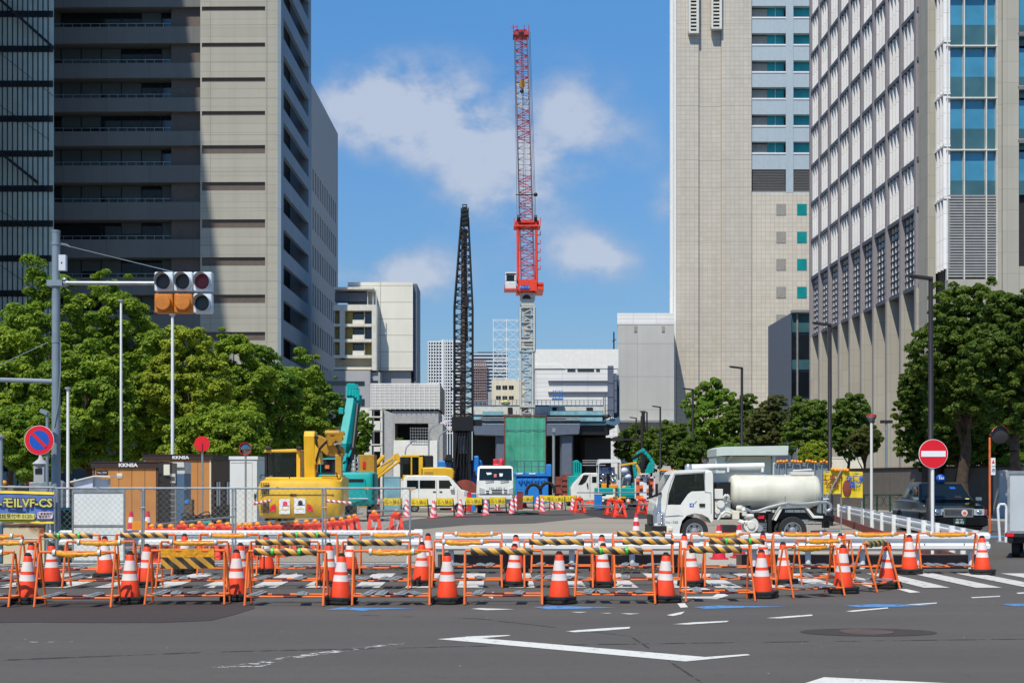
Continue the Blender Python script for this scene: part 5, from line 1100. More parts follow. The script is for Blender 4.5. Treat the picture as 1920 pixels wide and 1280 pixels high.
# white kei van, side on
Yv_ = 77.; t = thing('van', 'small white van parked side on behind the yellow barrier signs', 'van', (GX(755, Yv_), Yv_, 0))
def vx(p): return GX(p, Yv_)-t.location.x
def vz(y): return GZ(y, Yv_)
a = MB(); a.prism([(vx(755), vz(951)), (vx(754), vz(925)), (vx(757), vz(896)), (vx(761), vz(891.5)), (vx(800), vz(890.3)), (vx(838), vz(891.5)), (vx(846), vz(896)), (vx(865), vz(917)), (vx(876), vz(921)), (vx(879), vz(930)), (vx(879), vz(952)),
    (vx(870), vz(952)), (vx(866), vz(944)), (vx(856), vz(944)), (vx(852), vz(952)), (vx(786), vz(952)), (vx(782), vz(944)), (vx(772), vz(944)), (vx(768), vz(952))], 'y', 0, 1.5); a.build('body', 'truck_white', t, bevel=.06, seg=3)
for (p0, p1, sl_) in ((763, 784, 0), (787, 816, 0), (823, 851, 9)):
    a = MB(); a.prism([(vx(p0), vz(915)), (vx(p0), vz(900)), (vx(p1-sl_), vz(900)), (vx(p1), vz(915))], 'y', -.02, -.004); a.build('window', 'glass_car', t)
a = MB(); a.prism([(vx(850), vz(898)), (vx(866), vz(917)), (vx(867), vz(916)), (vx(851), vz(897))], 'y', .1, 1.4); a.build('windscreen', 'glass_car', t)
a = MB(); a.box(vx(870), vx(878), -.02, .3, vz(929), vz(920)); a.build('headlight', 'lens_clear', t, bevel=.02)
a = MB(); a.box(vx(844), vx(851), -.18, -.02, vz(918), vz(911)); a.build('mirror', 'truck_white', t, bevel=.03)
a = MB()
for p in (785, 818.5, 858): a.box(vx(p), vx(p)+.015, -.006, -.001, vz(948), vz(900 if p < 850 else 918))
for p in (812, 824): a.box(vx(p), vx(p)+.16, -.03, -.004, vz(922.5), vz(920.5))
a.box(vx(757), vx(878), -.01, -.003, vz(949), vz(946)); a.build('door_seam', 'dark_metal', t)
wheel(t, (vx(777), .12, .28), .28, .16); wheel(t, (vx(861), .12, .28), .28, .16)
# white crane truck, front on
Y6 = 74.; t = thing('crane_truck', 'white flatbed truck facing the camera with a folded red crane behind its cab', 'truck', (GX(928, Y6), Y6, 0))
def vx(p): return GX(p, Y6)-t.location.x
def vz(y): return GZ(y, Y6)
a = MB(); rg = []
for y_, zz_, ins in ((0.0, None, 0),):
    pass
ri = [[(vx(893), .15, .55), (vx(963), .15, .55), (vx(963), 1.7, .55), (vx(893), 1.7, .55)], [(vx(893), .0, vz(925)), (vx(963), .0, vz(925)), (vx(963), 1.7, vz(925)), (vx(893), 1.7, vz(925))], [(vx(894), .05, vz(900)), (vx(962.5), .05, vz(900)), (vx(962.5), 1.7, vz(900)), (vx(894), 1.7, vz(900))],
      [(vx(895.5), .42, vz(875)), (vx(961.5), .42, vz(875)), (vx(961.5), 1.65, vz(875)), (vx(895.5), 1.65, vz(875))], [(vx(900), .6, vz(872.4)), (vx(957), .6, vz(872.4)), (vx(957), 1.5, vz(872.4)), (vx(900), 1.5, vz(872.4))]]
a.loft(ri, sm=False); cb = a.build('cab', 'truck_white', t, bevel=.05, seg=3)
a = MB(); a.poly([(vx(898), .03, vz(899.5)), (vx(960), .03, vz(899.5)), (vx(959.5), .36, vz(877.5)), (vx(899), .36, vz(877.5))]); ws = a.build('windscreen', 'glass_car', t)
a = MB()
a.poly([(vx(911), .235, vz(885.5)), (vx(921), .235, vz(885.5)), (vx(922), .19, vz(888.5)), (vx(914), .17, vz(890))]); a.poly([(vx(936), .2, vz(887)), (vx(943), .2, vz(887)), (vx(942), .12, vz(892.5)), (vx(937), .11, vz(893))]); a.poly([(vx(926), .20, vz(888)), (vx(931), .20, vz(888)), (vx(931), .09, vz(894)), (vx(926), .09, vz(894))], 1)
o = a.build('window_sticker', ['kiosk', 'crane_dkred'], ws); o.location = (0, -.012, 0)
a = MB()
for (p0, p1, y0, y1) in ((922, 941, 917.6, 919.2), (922, 941, 921.8, 923.6), (911, 917, 919, 920.4), (912, 917, 923, 924.4), (945, 951, 917.6, 919), (945, 951, 922, 923.4)): a.box(vx(p0), vx(p1), -.025, .02, vz(y1), vz(y0))
a.box(vx(899), vx(957), -.0, .06, vz(928), vz(925.6)); a.build('grille', 'dark_metal', t)
for s_, (p0, p1) in ((0, (899, 908)), (1, (954, 962))):
    a = MB(); a.prism([(vx(p0), vz(926)), (vx(p1), vz(926)), (vx(p1), vz(913 if s_ else 916)), (vx(p0), vz(916 if s_ else 913))], 'y', -.03, .03); a.build('headlight', 'lens_clear', t, bevel=.01)
a = MB(); a.box(vx(897), vx(961), -.02, .4, vz(936), vz(928)); a.build('bumper', 'truck_white', t, bevel=.03)
text('lettering', 'ISUZU', .20, (vx(931.5), -.012, vz(915.3)), 'weight_grey', t, sx=1.6)
a = MB(); a.path([(vx(910), -.02, vz(902)), (vx(926), .0, vz(901))], .02, 4); a.path([(vx(938), -.02, vz(902)), (vx(954), .0, vz(901))], .02, 4); a.build('wiper', 'black', t)
a = MB(); a.box(vx(888), vx(892), -.1, .1, vz(893), vz(882)); a.tube((vx(890), .0, vz(893)), (vx(895), .2, vz(898)), .03, n=5); a.build('mirror', 'black', t, bevel=.02)
a = MB(); a.box(vx(924), vx(945), 1.8, 2.6, 1.0, vz(868)); a.box(vx(935), vx(944), 1.55, 2.7, vz(873), vz(858)); a.box(vx(924), vx(933), 1.8, 2.5, vz(869), vz(859)); a.sph((vx(940), 1.6, vz(864)), .17, 10, 8); a.box(vx(936), vx(942), 1.3, 1.55, vz(876), vz(864)); a.build('folded_crane', 'red_m', t, bevel=.04)
a = MB(); a.box(vx(893), vx(963), 1.75, 5.2, .8, .95); a.box(vx(893), vx(963), 5.15, 5.2, .95, 1.35); a.build('flatbed', 'blue_m', t)
wheel(t, (vx(898), .95, .38), .38, .22, 'x'); wheel(t, (vx(958), .95, .38), .38, .22, 'x')
# cable drum behind van
tag(MB().lathe([(.95, -.45), (.95, -.38), (.4, -.37), (.4, .37), (.95, .38), (.95, .45)], (GX(872, 83), 83, .95), 'y', 22).build('cable_drum', 'rust_red'), 'big round rusty cable drum between the van and the white crane truck', 'cable drum')
# white van at the right of the site
Y7 = 88.; t = thing('van', 'white van facing left beside the lighting cart', 'van', (GX(1070, Y7), Y7, 0))
def vx(p): return GX(p, Y7)-t.location.x
def vz(y): return GZ(y, Y7)
a = MB(); a.prism([(vx(1071), vz(938)), (vx(1070), vz(915)), (vx(1075), vz(906)), (vx(1092), vz(888)), (vx(1097), vz(886)), (vx(1120), vz(886)), (vx(1122), vz(888)), (vx(1122), vz(938))], 'y', 0, 1.6); a.box(vx(1122)+.01, vx(1150), 0, 1.6, vz(936), vz(930)); a.build('body', 'truck_white', t, bevel=.06, seg=3)
for pl in ([(1084, 908), (1094, 890), (1104, 890), (1098, 903), (1091, 908)], [(1110, 904), (1110, 893), (1119, 893), (1119, 904)]):
    a = MB(); a.prism([(vx(p), vz(y)) for p, y in pl], 'y', -.02, -.004); a.build('window', 'glass_car', t)
a = MB(); a.box(vx(1106), vx(1106)+.02, -.008, -.002, vz(934), vz(888)); a.box(vx(1100), vx(1102), -.14, -.01, vz(911), vz(905)); a.build('mirror', 'dark_metal', t)
wheel(t, (vx(1082), .1, .32), .32, .18); wheel(t, (vx(1140), .1, .32), .32, .18)
# lighting cart
Y8 = 84.; t = thing('lighting_cart', 'lighting cart with silver balloon lamps under a white canopy', 'lighting cart', (GX(1150, Y8), Y8, 0))
def vx(p): return GX(p, Y8)-t.location.x
def vz(y): return GZ(y, Y8)
a = MB(); a.prism([(vx(1121), vz(871)), (vx(1123), vz(860.5)), (vx(1163), vz(860.5)), (vx(1165), vz(869)), (vx(1160), vz(866.5)), (vx(1126), vz(867.5))], 'y', 0, 1.5); a.build('canopy', 'panel_white', t)
a = MB()
for p in (1122.5, 1163): 
    for y in (.05, 1.45): a.tube((vx(p), y, .5), (vx(p), y, vz(866)), .03, n=6)
a.tube((vx(1145), -.05, vz(869)), (vx(1143.5), -.05, vz(889)), .035, n=6, mi=1); a.build('canopy_post', ['white', 'black'], t)
a = MB(); a.box(vx(1124), vx(1155), .9, .95, vz(888), vz(875)); bo = a.build('sign_board', 'sign_blue', t)
text('lettering', '水道管工事', .21, (vx(1139.5), .885, vz(879)), 'sign_white', t); a = MB(); a.box(vx(1125), vx(1154), .888, .898, vz(887), vz(882)); o = a.build('sign_band', 'sign_white', bo); text('lettering', '水道管緊急工事', .155, (vx(1139.5), .88, vz(884.5)), 'sign_blue', t)
for k, (p, y, r_) in enumerate(((1132, 891, 6), (1150, 890, 6), (1129, 902.5, 5.5), (1150.5, 902, 6.5), (1171, 882.5, 8), (1178, 893.5, 6.5))):
    a = MB(); a.sph((vx(p), .3, vz(y)), (r_/F*Y8*1.05, r_/F*Y8, r_/F*Y8*.85), 14, 9); a.lathe([(.09, -.04), (.07, .0)], (vx(p), .3, vz(y)-r_/F*Y8*.9), n=10); a.build('balloon_lamp', 'chrome' if k < 4 else 'tarp_silver', t)
a = MB(); a.box(vx(1128), vx(1138), .1, .6, vz(915), vz(906)); a.box(vx(1143), vx(1159), .1, .6, vz(915), vz(908)); a.build('ballast_box', 'amber', t, bevel=.04)
a = MB(); a.box(vx(1117), vx(1150), .05, 1.3, vz(927), vz(914)); a.box(vx(1158), vx(1191), .05, 1.3, vz(930), vz(914)); a.box(vx(1186), vx(1190), .3, 1, vz(914), vz(905)); a.build('generator_box', 'teal_m', t, bevel=.05)
a = MB()
for p in (1137, 1157): a.tube((vx(p), .3, vz(914)), (vx(p), .3, vz(888)), .04, n=6)
a.tube((vx(1165), .3, vz(914)), (vx(1171), .3, vz(890)), .06, n=6); a.tube((vx(1178), .3, vz(914)), (vx(1178), .3, vz(899)), .05, n=6); a.box(vx(1156), vx(1166), .2, .8, vz(914), vz(899), 1); a.build('lamp_stand', ['galv', 'kiosk'], t)
wheel(t, (vx(1130), .1, .25), .25, .14); wheel(t, (vx(1172), .1, .25), .25, .14)
# orange and white checker board trailer
Y9 = 79.; t = thing('warning_board', 'orange white and maroon checkered warning board with a flat white lamp on top', 'warning board', (GX(1209, Y9), Y9, 0))
def vx(p): return GX(p, Y9)-t.location.x
def vz(y): return GZ(y, Y9)
a = MB()
for p0, p1, y0, y1 in ((1190, 1192.5, 893, 938), (1225.5, 1228, 893, 938), (1190, 1228, 893, 896), (1190, 1228, 935, 938)): a.box(vx(p0), vx(p1), -.05, .05, vz(y1), vz(y0))
a.build('frame', 'pink_pale', t)
a = MB(); cs = [0, 1, 2, 0, 1]
for i in range(5):
    for j in range(6):
        p0, p1 = 1192.5+33*i/5, 1192.5+33*(i+1)/5; y0, y1 = 896+39*j/6, 896+39*(j+1)/6
        m = 1 if i == 2 else (2 if (i+j) % 3 == 1 else (0 if (i+j) % 3 == 0 else 1))
        if i in (0, 4) and m == 1: m = 0
        a.box(vx(p0), vx(p1)-.002, -.03+.002*((i+j) % 2), .02, vz(y1)+.002, vz(y0), m)
a.build('checker_panel', ['orange_pipe', 'sign_white', 'maroon'], t)
a = MB(); a.lathe([(.30, 0), (.34, .03), (.34, .06), (.2, .09)], (vx(1208), 0, vz(890)), n=18); a.tube((vx(1208), 0, vz(893)), (vx(1208), 0, vz(889.5)), .05, n=6); a.build('lamp', 'panel_white', t)

# ------------------------------------------------------------------ white vacuum tank truck (side on)
YK = 36.4; t = thing('tank_truck', 'white vacuum tank truck parked side on, facing left', 'truck', (GX(1225, YK), YK, 0))
def lx(p): return (p-1225)/F*YK
def lz(y): return GZ(y, YK)
a = MB(); prof = [(1228, 1003), (1227, 985), (1226.5, 958), (1229, 946), (1337.5, 946), (1337.5, 975), (1334, 980), (1328, 970), (1317, 964), (1302, 962), (1288, 966), (1279, 976), (1275, 990), (1274, 1003)]
a.prism([(lx(p), lz(y)) for p, y in prof], 'y', 0, 1.72)
a.prism([(lx(p), lz(y)) for p, y in [(1229, 946.01), (1232, 933), (1235, 929), (1240, 930), (1252, 946.01)]], 'y', .0, 1.72)
a.prism([(lx(p), lz(y)) for p, y in [(1321, 946.01), (1322, 885), (1335, 883), (1337, 890), (1337.5, 946.01)]], 'y', .0, 1.72)
a.prism([(lx(p), lz(y)) for p, y in [(1258, 889), (1263, 883), (1269, 881), (1328, 880), (1335, 883), (1335, 886.5), (1270, 887)]], 'y', .05, 1.67)
for y0, y1 in ((0, .05), (1.67, 1.72)):
    a.prism([(lx(p), lz(y)) for p, y in [(1276, 946.02), (1280, 940), (1290, 926), (1297, 921), (1322, 920), (1322, 946.02)]], 'y', y0, y1)
    a.prism([(lx(p), lz(y)) for p, y in [(1240, 930), (1252, 946), (1252.5, 940), (1254, 926), (1266, 890), (1320, 886.5), (1322, 881), (1269, 881), (1263, 883), (1258, 889), (1235, 929)]], 'y', y0, y1)
cb = a.build('cab', 'truck_white', t, bevel=.012, seg=2)
for y0 in (-.002, 1.70): MB().prism([(lx(p), lz(y)) for p, y in [(1252, 945), (1253.5, 928), (1259, 905), (1266, 889), (1321, 886), (1321, 921), (1297, 922), (1290, 927), (1280, 941), (1277, 945)]], 'y', y0+.02, y0+.026).build('side_window', 'glass_clear', t)
a = MB(); a.box(lx(1298), lx(1318), .15, .65, lz(948), lz(912)); a.box(lx(1298), lx(1318), 1.05, 1.55, lz(948), lz(912)); a.box(lx(1306), lx(1316), .25, .5, lz(911), lz(902)); a.box(lx(1306), lx(1316), 1.15, 1.4, lz(911), lz(902)); a.build('seat', 'weight_grey', cb, bevel=.04)
a = MB(); a.prism([(lx(1240), lz(932)), (lx(1258), lz(936)), (lx(1258), lz(946.1)), (lx(1250), lz(946.1))], 'y', .08, 1.64); a.lathe([(.19, 0), (.21, .015), (.19, .03)], (lx(1270), 1.3, lz(934)), 'x', 20, cap=False); a.tube((lx(1252), 1.3, lz(943)), (lx(1270), 1.3, lz(934)), .03, n=6); a.build('dashboard', 'dark_metal', cb)
a = MB(); dn = [(1250, 947), (1252, 926), (1258, 903), (1265, 888), (1320, 884.5), (1322, 922), (1333, 923), (1333.5, 962)]
a.path([(lx(p), -.004, lz(y)) for p, y in dn], .008, 4, 0); a.path([(lx(p), -.004, lz(y)) for p, y in [(1250, 947), (1247, 960), (1247, 968), (1281, 966)]], .007, 4, 0); a.path([(lx(p), -.003, lz(y)) for p, y in [(1240, 968), (1274, 965)]], .006, 4)
a.build('door_seam', 'weight_grey', t)
a = MB(); a.box(lx(1311), lx(1322), -.03, -.004, lz(949.5), lz(943.5)); a.build('door_handle', 'dark_metal', t, bevel=.012)
a = MB(); a.poly([(lx(1233)-.012, .1, lz(930)), (lx(1233)-.012, 1.62, lz(930)), (lx(1258)-.012, 1.55, lz(889)), (lx(1258)-.012, .17, lz(889))]); a.build('windscreen', 'glass_clear', t)
a = MB(); a.box(lx(1226)-.06, lx(1250), -.02, 1.74, lz(1006), lz(985)); a.box(lx(1227)-.05, lx(1232), .3, 1.4, lz(984), lz(965), 1); a.build('bumper', ['dark_metal', 'dark_metal'], t, bevel=.02)
a = MB(); a.prism([(lx(1233), lz(982)), (lx(1247), lz(983)), (lx(1246), lz(960)), (lx(1239), lz(957)), (lx(1229), lz(962))], 'y', -.02, .10)
for q in range(4): a.sph((lx(1241), -.02, lz(965+q*5)), (.05, .03, .03), 8, 6, 1)
a.build('headlight', ['lens_clear', 'chrome'], t, bevel=.01)
a = MB(); a.box(lx(1252.5), lx(1260.5), -.03, -.004, lz(994.5), lz(988)); a.build('side_lamp', 'cream', t, bevel=.01)
a = MB(); a.box(lx(1214), lx(1220), -.42, -.25, lz(933), lz(907)); a.box(lx(1227), lx(1231.5), -.30, -.2, lz(930), lz(906)); a.path([(lx(1210), -.3, lz(934)), (lx(1222), -.3, lz(930)), (lx(1240), .0, lz(924))], .035, 6); a.build('mirror', 'black', t, bevel=.02)
a = MB(); a.box(lx(1293), lx(1301), -.006, -.001, lz(950), lz(943)); a.prism([(lx(1294), lz(946.5)), (lx(1300), lz(944)), (lx(1298), lz(946.5)), (lx(1300), lz(949))], 'y', -.010, -.0061, 1); a.path([(lx(1302), -.004, lz(943)), (lx(1306), -.004, lz(938.5))], .012, 4, 2); a.build('company_mark', ['sign_blue', 'sign_white', 'galv'], t)
text('lettering', 'No.1368', .095, (lx(1259.5), -.006, lz(978.5)), 'weight_grey', t)
a = MB(); a.tube((lx(1305), .85, lz(875)), (lx(1444), .85, lz(872)), .085, n=14)
for p in (1299, 1372, 1438): a.box(lx(p), lx(p+4), .75, .95, lz(884), lz(876))
a.box(lx(1296), lx(1446), .9, 1.1, lz(880), lz(877.5)); a.build('hose_tray', 'white', t)
a = MB(); a.lathe([(.10, 0), (.10, .12), (.06, .17), (.001, .18)], (lx(1294.5), .4, lz(881)), n=14); a.build('beacon', 'galv', t)
a = MB(); a.prism([(lx(1338), lz(903)), (lx(1338), lz(886)), (lx(1440), lz(885)), (lx(1450), lz(889)), (lx(1454), lz(897)), (lx(1454), lz(905)), (lx(1440), lz(908))], 'y', 1.1, 1.68)
for q in range(4): a.box(lx(1385+q*9), lx(1391+q*9), 1.095, 1.099, lz(897), lz(895.5), 1)
a.lathe([(.085, -.01), (.07, -.02)], (lx(1423), 1.1, lz(892.5)), 'y', 16); a.build('upper_tank', ['truck_white', 'dark_metal'], t, bevel=.03)
r = .485; xc0, xc1, zc, yc = lx(1373), lx(1545), lz(923), .62
a = MB(); a.lathe([(.001, xc0-.0), (r*.5, xc0+.01), (r*.82, xc0+.035), (r*.95, xc0+.08), (r, xc0+.15), (r, xc1-.15), (r*.95, xc1-.07), (r*.82, xc1-.025), (r*.5, xc1), (.001, xc1+.005)], (0, yc, zc), 'x', 40)
a.lathe([(r+.012, xc0+.17), (r+.012, xc0+.21)], (0, yc, zc), 'x', 40); a.lathe([(r+.012, xc1-.22), (r+.012, xc1-.18)], (0, yc, zc), 'x', 40); tk = a.build('tank', 'tank', t)
a = MB(); a.box(lx(1490), lx(1534), .45, .8, zc+r-.01, lz(884)); a.tube((lx(1494), .5, lz(882)), (lx(1530), .5, lz(880)), .03, n=6); a.prism([(lx(1478), zc+r-.02), (lx(1481), lz(888)), (lx(1484), zc+r-.02)], 'y', .58, .64); a.build('hatch', 'white_dirty', tk, bevel=.01)
a = MB()
for p in (1404, 1470, 1530): a.prism([(lx(p), lz(962)), (lx(p+6), lz(962)), (lx(p+8), lz(940)), (lx(p-2), lz(940))], 'y', .3, .94)
a.box(lx(1338), lx(1552), .30, .42, lz(974), lz(962)); a.box(lx(1338), lx(1552), 1.05, 1.17, lz(974), lz(962)); a.box(lx(1338), lx(1545), .42, 1.05, lz(968), lz(963.5)); a.build('chassis', 'dark_metal', t)
a = MB(); a.prism([(lx(p), lz(y)) for p, y in [(1455, 976), (1467, 953), (1509, 951), (1524, 971), (1543, 971), (1543, 967), (1527, 966), (1512, 947.5), (1465, 949), (1451, 974)]], 'y', -.02, .34); a.build('mudguard', 'truck_white', t, bevel=.008)
a = MB(); a.box(lx(1340), lx(1374), .35, 1.5, lz(962), lz(903), 1); a.box(lx(1341), lx(1356), .04, .34, lz(935), lz(916)); a.box(lx(1344), lx(1352), .06, .3, lz(915.9), lz(905), 1); a.box(lx(1342), lx(1371), .1, .34, lz(970), lz(937))
for (p, y, rr) in ((1352, 945, .11), (1362, 938, .08), (1346, 958, .07)): a.lathe([(rr, -.02), (rr, .06), (rr*.6, .08)], (lx(p), .05, lz(y)), 'y', 14)
a.path([(lx(1358), .02, lz(935)), (lx(1358), -.02, lz(930)), (lx(1362), -.03, lz(927.5)), (lx(1366), -.02, lz(931)), (lx(1366), .02, lz(938))], .045, 8); a.path([(lx(1346), .0, lz(975)), (lx(1352), -.02, lz(965)), (lx(1360), .0, lz(958)), (lx(1372), .0, lz(962))], .035, 8)
a.box(lx(1373), lx(1386), -.03, .12, lz(973), lz(957.5), 2); a.build('pump_unit', ['white_dirty', 'black', 'cream'], t, bevel=.008)
a = MB(); a.path([(lx(1384), .1, lz(952)), (lx(1392), .0, lz(952)), (lx(1395), -.03, lz(958)), (lx(1396), -.03, lz(966)), (lx(1402), -.02, lz(968)), (lx(1412), .0, lz(966))], .075, 10); a.path([(lx(1385), .05, lz(976)), (lx(1395), -.03, lz(980)), (lx(1402), 0, lz(978))], .06, 8)
a.lathe([(.20, -.06), (.22, -.02), (.22, .18)], (lx(1408), .02, lz(984)), 'y', 18); a.lathe([(.1, -.1), (.12, -.06)], (lx(1408), .02, lz(984)), 'y', 14); a.build('vacuum_pump', 'white_dirty', t)
a = MB(); a.box(lx(1416), lx(1438), .02, .5, lz(998), lz(978)); a.box(lx(1418), lx(1436), .05, .4, lz(978)+.002, lz(962), 0); a.box(lx(1421), lx(1433), .0, .05, lz(972), lz(965), 1)
for q in range(5): a.box(lx(1417), lx(1438), .0, .02, lz(995-q*3.2), lz(993.8-q*3.2), 2)
a.lathe([(.10, -.03), (.10, .01)], (lx(1424), .02, lz(990)), 'y', 16, 2); a.box(lx(1440), lx(1447), .0, .3, lz(998), lz(958), 0); a.build('engine_unit', ['dark_metal', 'sign_red', 'galv', 'lens_dark'], t, bevel=.006); MB().box(lx(1355), lx(1382), .02, .5, lz(1003), lz(984)).build('tool_box', 'lens_dark', t, bevel=.006)
a = MB(); pts = [(1396, 953), (1410, 959), (1422, 957), (1440, 951), (1460, 946), (1475, 943), (1495, 945), (1515, 943.5), (1535, 941), (1550, 941), (1557, 946), (1557, 954), (1550, 958), (1545, 953), (1546, 947)]
a.path([(lx(p), -.05, lz(y)) for p, y in pts], .042, 8)
for p in (1472, 1533): a.tube((lx(p), -.03, lz(930)), (lx(p), -.03, lz(947)), .02, n=6)
a.build('suction_hose', 'galv', t)
a = MB(); a.box(lx(1540), lx(1568), .2, 1.5, lz(978), lz(966)); a.box(lx(1552), lx(1562), .4, .7, lz(990), lz(978)+.002); a.tube((lx(1541), -.02, lz(962)), (lx(1541), -.02, lz(932)), .02, n=6); a.box(lx(1545), lx(1556), .1, .3, lz(936), lz(934), 1); a.build('rear_bumper', ['dark_metal', 'white'], t)
wheel(t, (lx(1303), .17, .37), .375, .22); wheel(t, (lx(1487.5), .2, .385), .39, .30); wheel(t, (lx(1303), 1.55, .37), .375, .22); wheel(t, (lx(1487.5), 1.5, .385), .39, .30)

# ------------------------------------------------------------------ black taxi
t = thing('taxi', 'black saloon taxi with a round blue roof lamp behind the no entry sign', 'taxi', (GX(1796, 43.5), 43.5, 0), R(-4))
a = MB(); pf = [(.10, .22), (.02, .42), (.0, .66), (.05, .74), (.35, .82), (1.22, .93), (1.5, .955), (3.7, .97), (4.45, .93), (4.62, .82), (4.66, .5), (4.55, .22), (4.05, .22), (3.95, .46), (3.75, .58), (3.5, .58), (3.3, .46), (3.2, .22), (1.2, .22), (1.1, .46), (.92, .58), (.68, .58), (.5, .46), (.42, .22)]
a.prism(pf, 'x', -.85, .85); bd_ = a.build('body', 'taxi_black', t, bevel=.07, seg=3)
b0 = [(-.80, 1.22, .93), (.80, 1.22, .93), (.80, 3.85, .95), (-.80, 3.85, .95)]; b1 = [(-.63, 1.93, 1.44), (.63, 1.93, 1.44), (.64, 3.25, 1.44), (-.64, 3.25, 1.44)]; b2 = [(-.5, 2.1, 1.495), (.5, 2.1, 1.495), (.5, 3.1, 1.495), (-.5, 3.1, 1.495)]
a = MB(); a.loft([b0, b1, b2], sm=False); a.build('roof', 'taxi_black', t, bevel=.05, seg=3)
def lerp(p, q, f): return tuple(p[i]+(q[i]-p[i])*f for i in range(3))
def pane(A, Bq, C, D, u0, u1, v0, v1, off):
    f = lambda u, v: lerp(lerp(A, Bq, u), lerp(D, C, u), v)
    return [tuple(Vector(f(u, v))+Vector(off)) for u, v in ((u0, v0), (u1, v0), (u1, v1), (u0, v1))]
a = MB(); a.poly(pane(b0[0], b0[1], b1[1], b1[0], .05, .95, .08, .92, (0, -.02, .012))); ws = a.build('windscreen', 'glass_car', t)
a = MB(); a.poly(pane(b0[0], b0[1], b1[1], b1[0], .66, .78, .68, .80, (0, -.026, .016)), 0); a.poly(pane(b0[0], b0[1], b1[1], b1[0], .68, .80, .16, .30, (0, -.026, .016)), 1); a.poly(pane(b0[0], b0[1], b1[1], b1[0], .86, .93, .10, .15, (0, -.026, .016)), 2); a.build('window_sticker', ['sign_blue', 'lens_dark', 'banner_lime'], ws)
for u0, u1 in ((.12, .47), (.50, .80)):
    a = MB(); a.poly(pane(b0[0], b0[3], b1[3], b1[0], u0, u1, .12, .88, (-.012, 0, .004))); a.build('side_window', 'glass_car', t)
    a = MB(); a.poly(pane(b0[1], b0[2], b1[2], b1[1], u0, u1, .12, .88, (.012, 0, .004))); a.build('side_window', 'glass_car', t)
a = MB(); a.box(-.42, .42, -.05, .03, .50, .75); a.box(-.38, .38, -.055, -.04, .54, .71, 1)
for q in range(6): a.box(-.38, .38, -.062, -.056, .552+q*.027, .558+q*.027, 2)
a.box(-.43, .43, -.075, -.02, .735, .765); a.box(-.06, .06, -.07, -.06, .63, .64); a.build('grille', ['chrome', 'dark_metal', 'weight_grey'], t, bevel=.004)
a = MB(); a.lathe([(.001, -.082), (.085, -.08), (.09, -.075), (.09, -.06)], (.17, 0, .62), 'y', 20); a.lathe([(.001, -.090), (.045, -.088), (.05, -.083)], (.17, 0, .62), 'y', 16, 1); a.build('emblem', ['pink_pale', 'orange_pipe'], t)
for s_ in (-1, 1):
    a = MB(); a.box(min(s_*.44, s_*.74), max(s_*.44, s_*.74), -.03, .06, .55, .73); a.box(min(s_*.745, s_*.83), max(s_*.745, s_*.83), -.015, .12, .55, .72, 1); a.sph((s_*.60, -.02, .64), (.09, .03, .07), 12, 8, 2); a.build('headlight', ['lens_clear', 'rust_red', 'chrome'], t, bevel=.01)
    a = MB(); a.box(s_*.92-.09, s_*.92+.09, 1.15, 1.24, .95, 1.06); a.build('mirror', 'chrome', t, bevel=.02)
a = MB(); a.prism([(-.86, .1), (-.84, -.06), (-.6, -.14), (.6, -.14), (.84, -.06), (.86, .1)], 'z', .26, .50); a.box(-.7, .7, -.02, .1, .16, .26); a.build('bumper', 'taxi_black', t, bevel=.02)
a = MB(); a.box(-.17, .17, -.165, -.145, .30, .47); a.build('number_plate', 'sign_green' if 'sign_green' in M else 'dark_metal', t, bevel=.004)
text('lettering', '48-43', .105, (.0, -.17, .355), 'sign_white', t); text('lettering', '品川 500', .05, (.0, -.17, .435), 'sign_white', t)
a = MB(); a.sph((.05, 2.15, 1.60), (.14, .1, .13), 16, 10); a.box(-.1, .2, 2.1, 2.22, 1.47, 1.51, 1)
for q in range(3): a.box(-.01+q*.05, .015+q*.05, 2.035, 2.06, 1.58, 1.64, 2)
a.build('roof_lamp', ['sign_blue', 'black', 'sign_white'], t)
for x in (-.72, .72):
    for y in (.8, 3.62): wheel(t, (x, y, .31), .31, .18, 'x')
t.scale = (1.13, 1.13, 1.15)
# silver light truck at the right edge, seen from the rear
t = thing('box_truck', 'silver box truck seen from behind, cut by the right edge of the photo', 'truck', (GX(1889, 30), 30, 0), R(-23))
a = MB(); a.box(0, 1.5, 0, 2.0, .58, 1.95); a.build('cargo_box', 'box_metal' if 'box_metal' in M else 'galv', t, bevel=.02)
a = MB()
for x in (0, .74, 1.46): a.box(x, x+.05, -.03, -.001, .58, 1.95)
a.box(0, 1.5, -.031, -.001, 1.9, 1.96); a.box(0, 1.5, -.032, -.001, .56, .62); a.build('door_frame', 'weight_grey', t)
a = MB(); a.box(-.05, 1.55, -.06, 2.1, .48, .555); a.box(.05, 1.45, .1, 3.4, .34, .47); a.box(.0, .12, -.1, -.061, .36, .50); a.build('chassis', 'dark_metal', t)
a = MB(); a.box(.08, 1.42, 2.1, 3.3, .5, 1.85); a.build('cab', 'truck_white', t, bevel=.06)
a = MB(); a.box(-.02, .14, -.12, -.07, .49, .57); a.build('tail_lamp', 'sign_red', t)
wheel(t, (.16, .55, .27), .27, .17, 'x'); wheel(t, (1.34, .55, .27), .27, .17, 'x'); wheel(t, (.16, 2.9, .27), .27, .17, 'x')
a = MB(); a.prism([(.02, .33), (.3, .33), (.3, .47), (.02, .47)], 'y', .18, .2); a.build('mudflap', 'rubber', t)

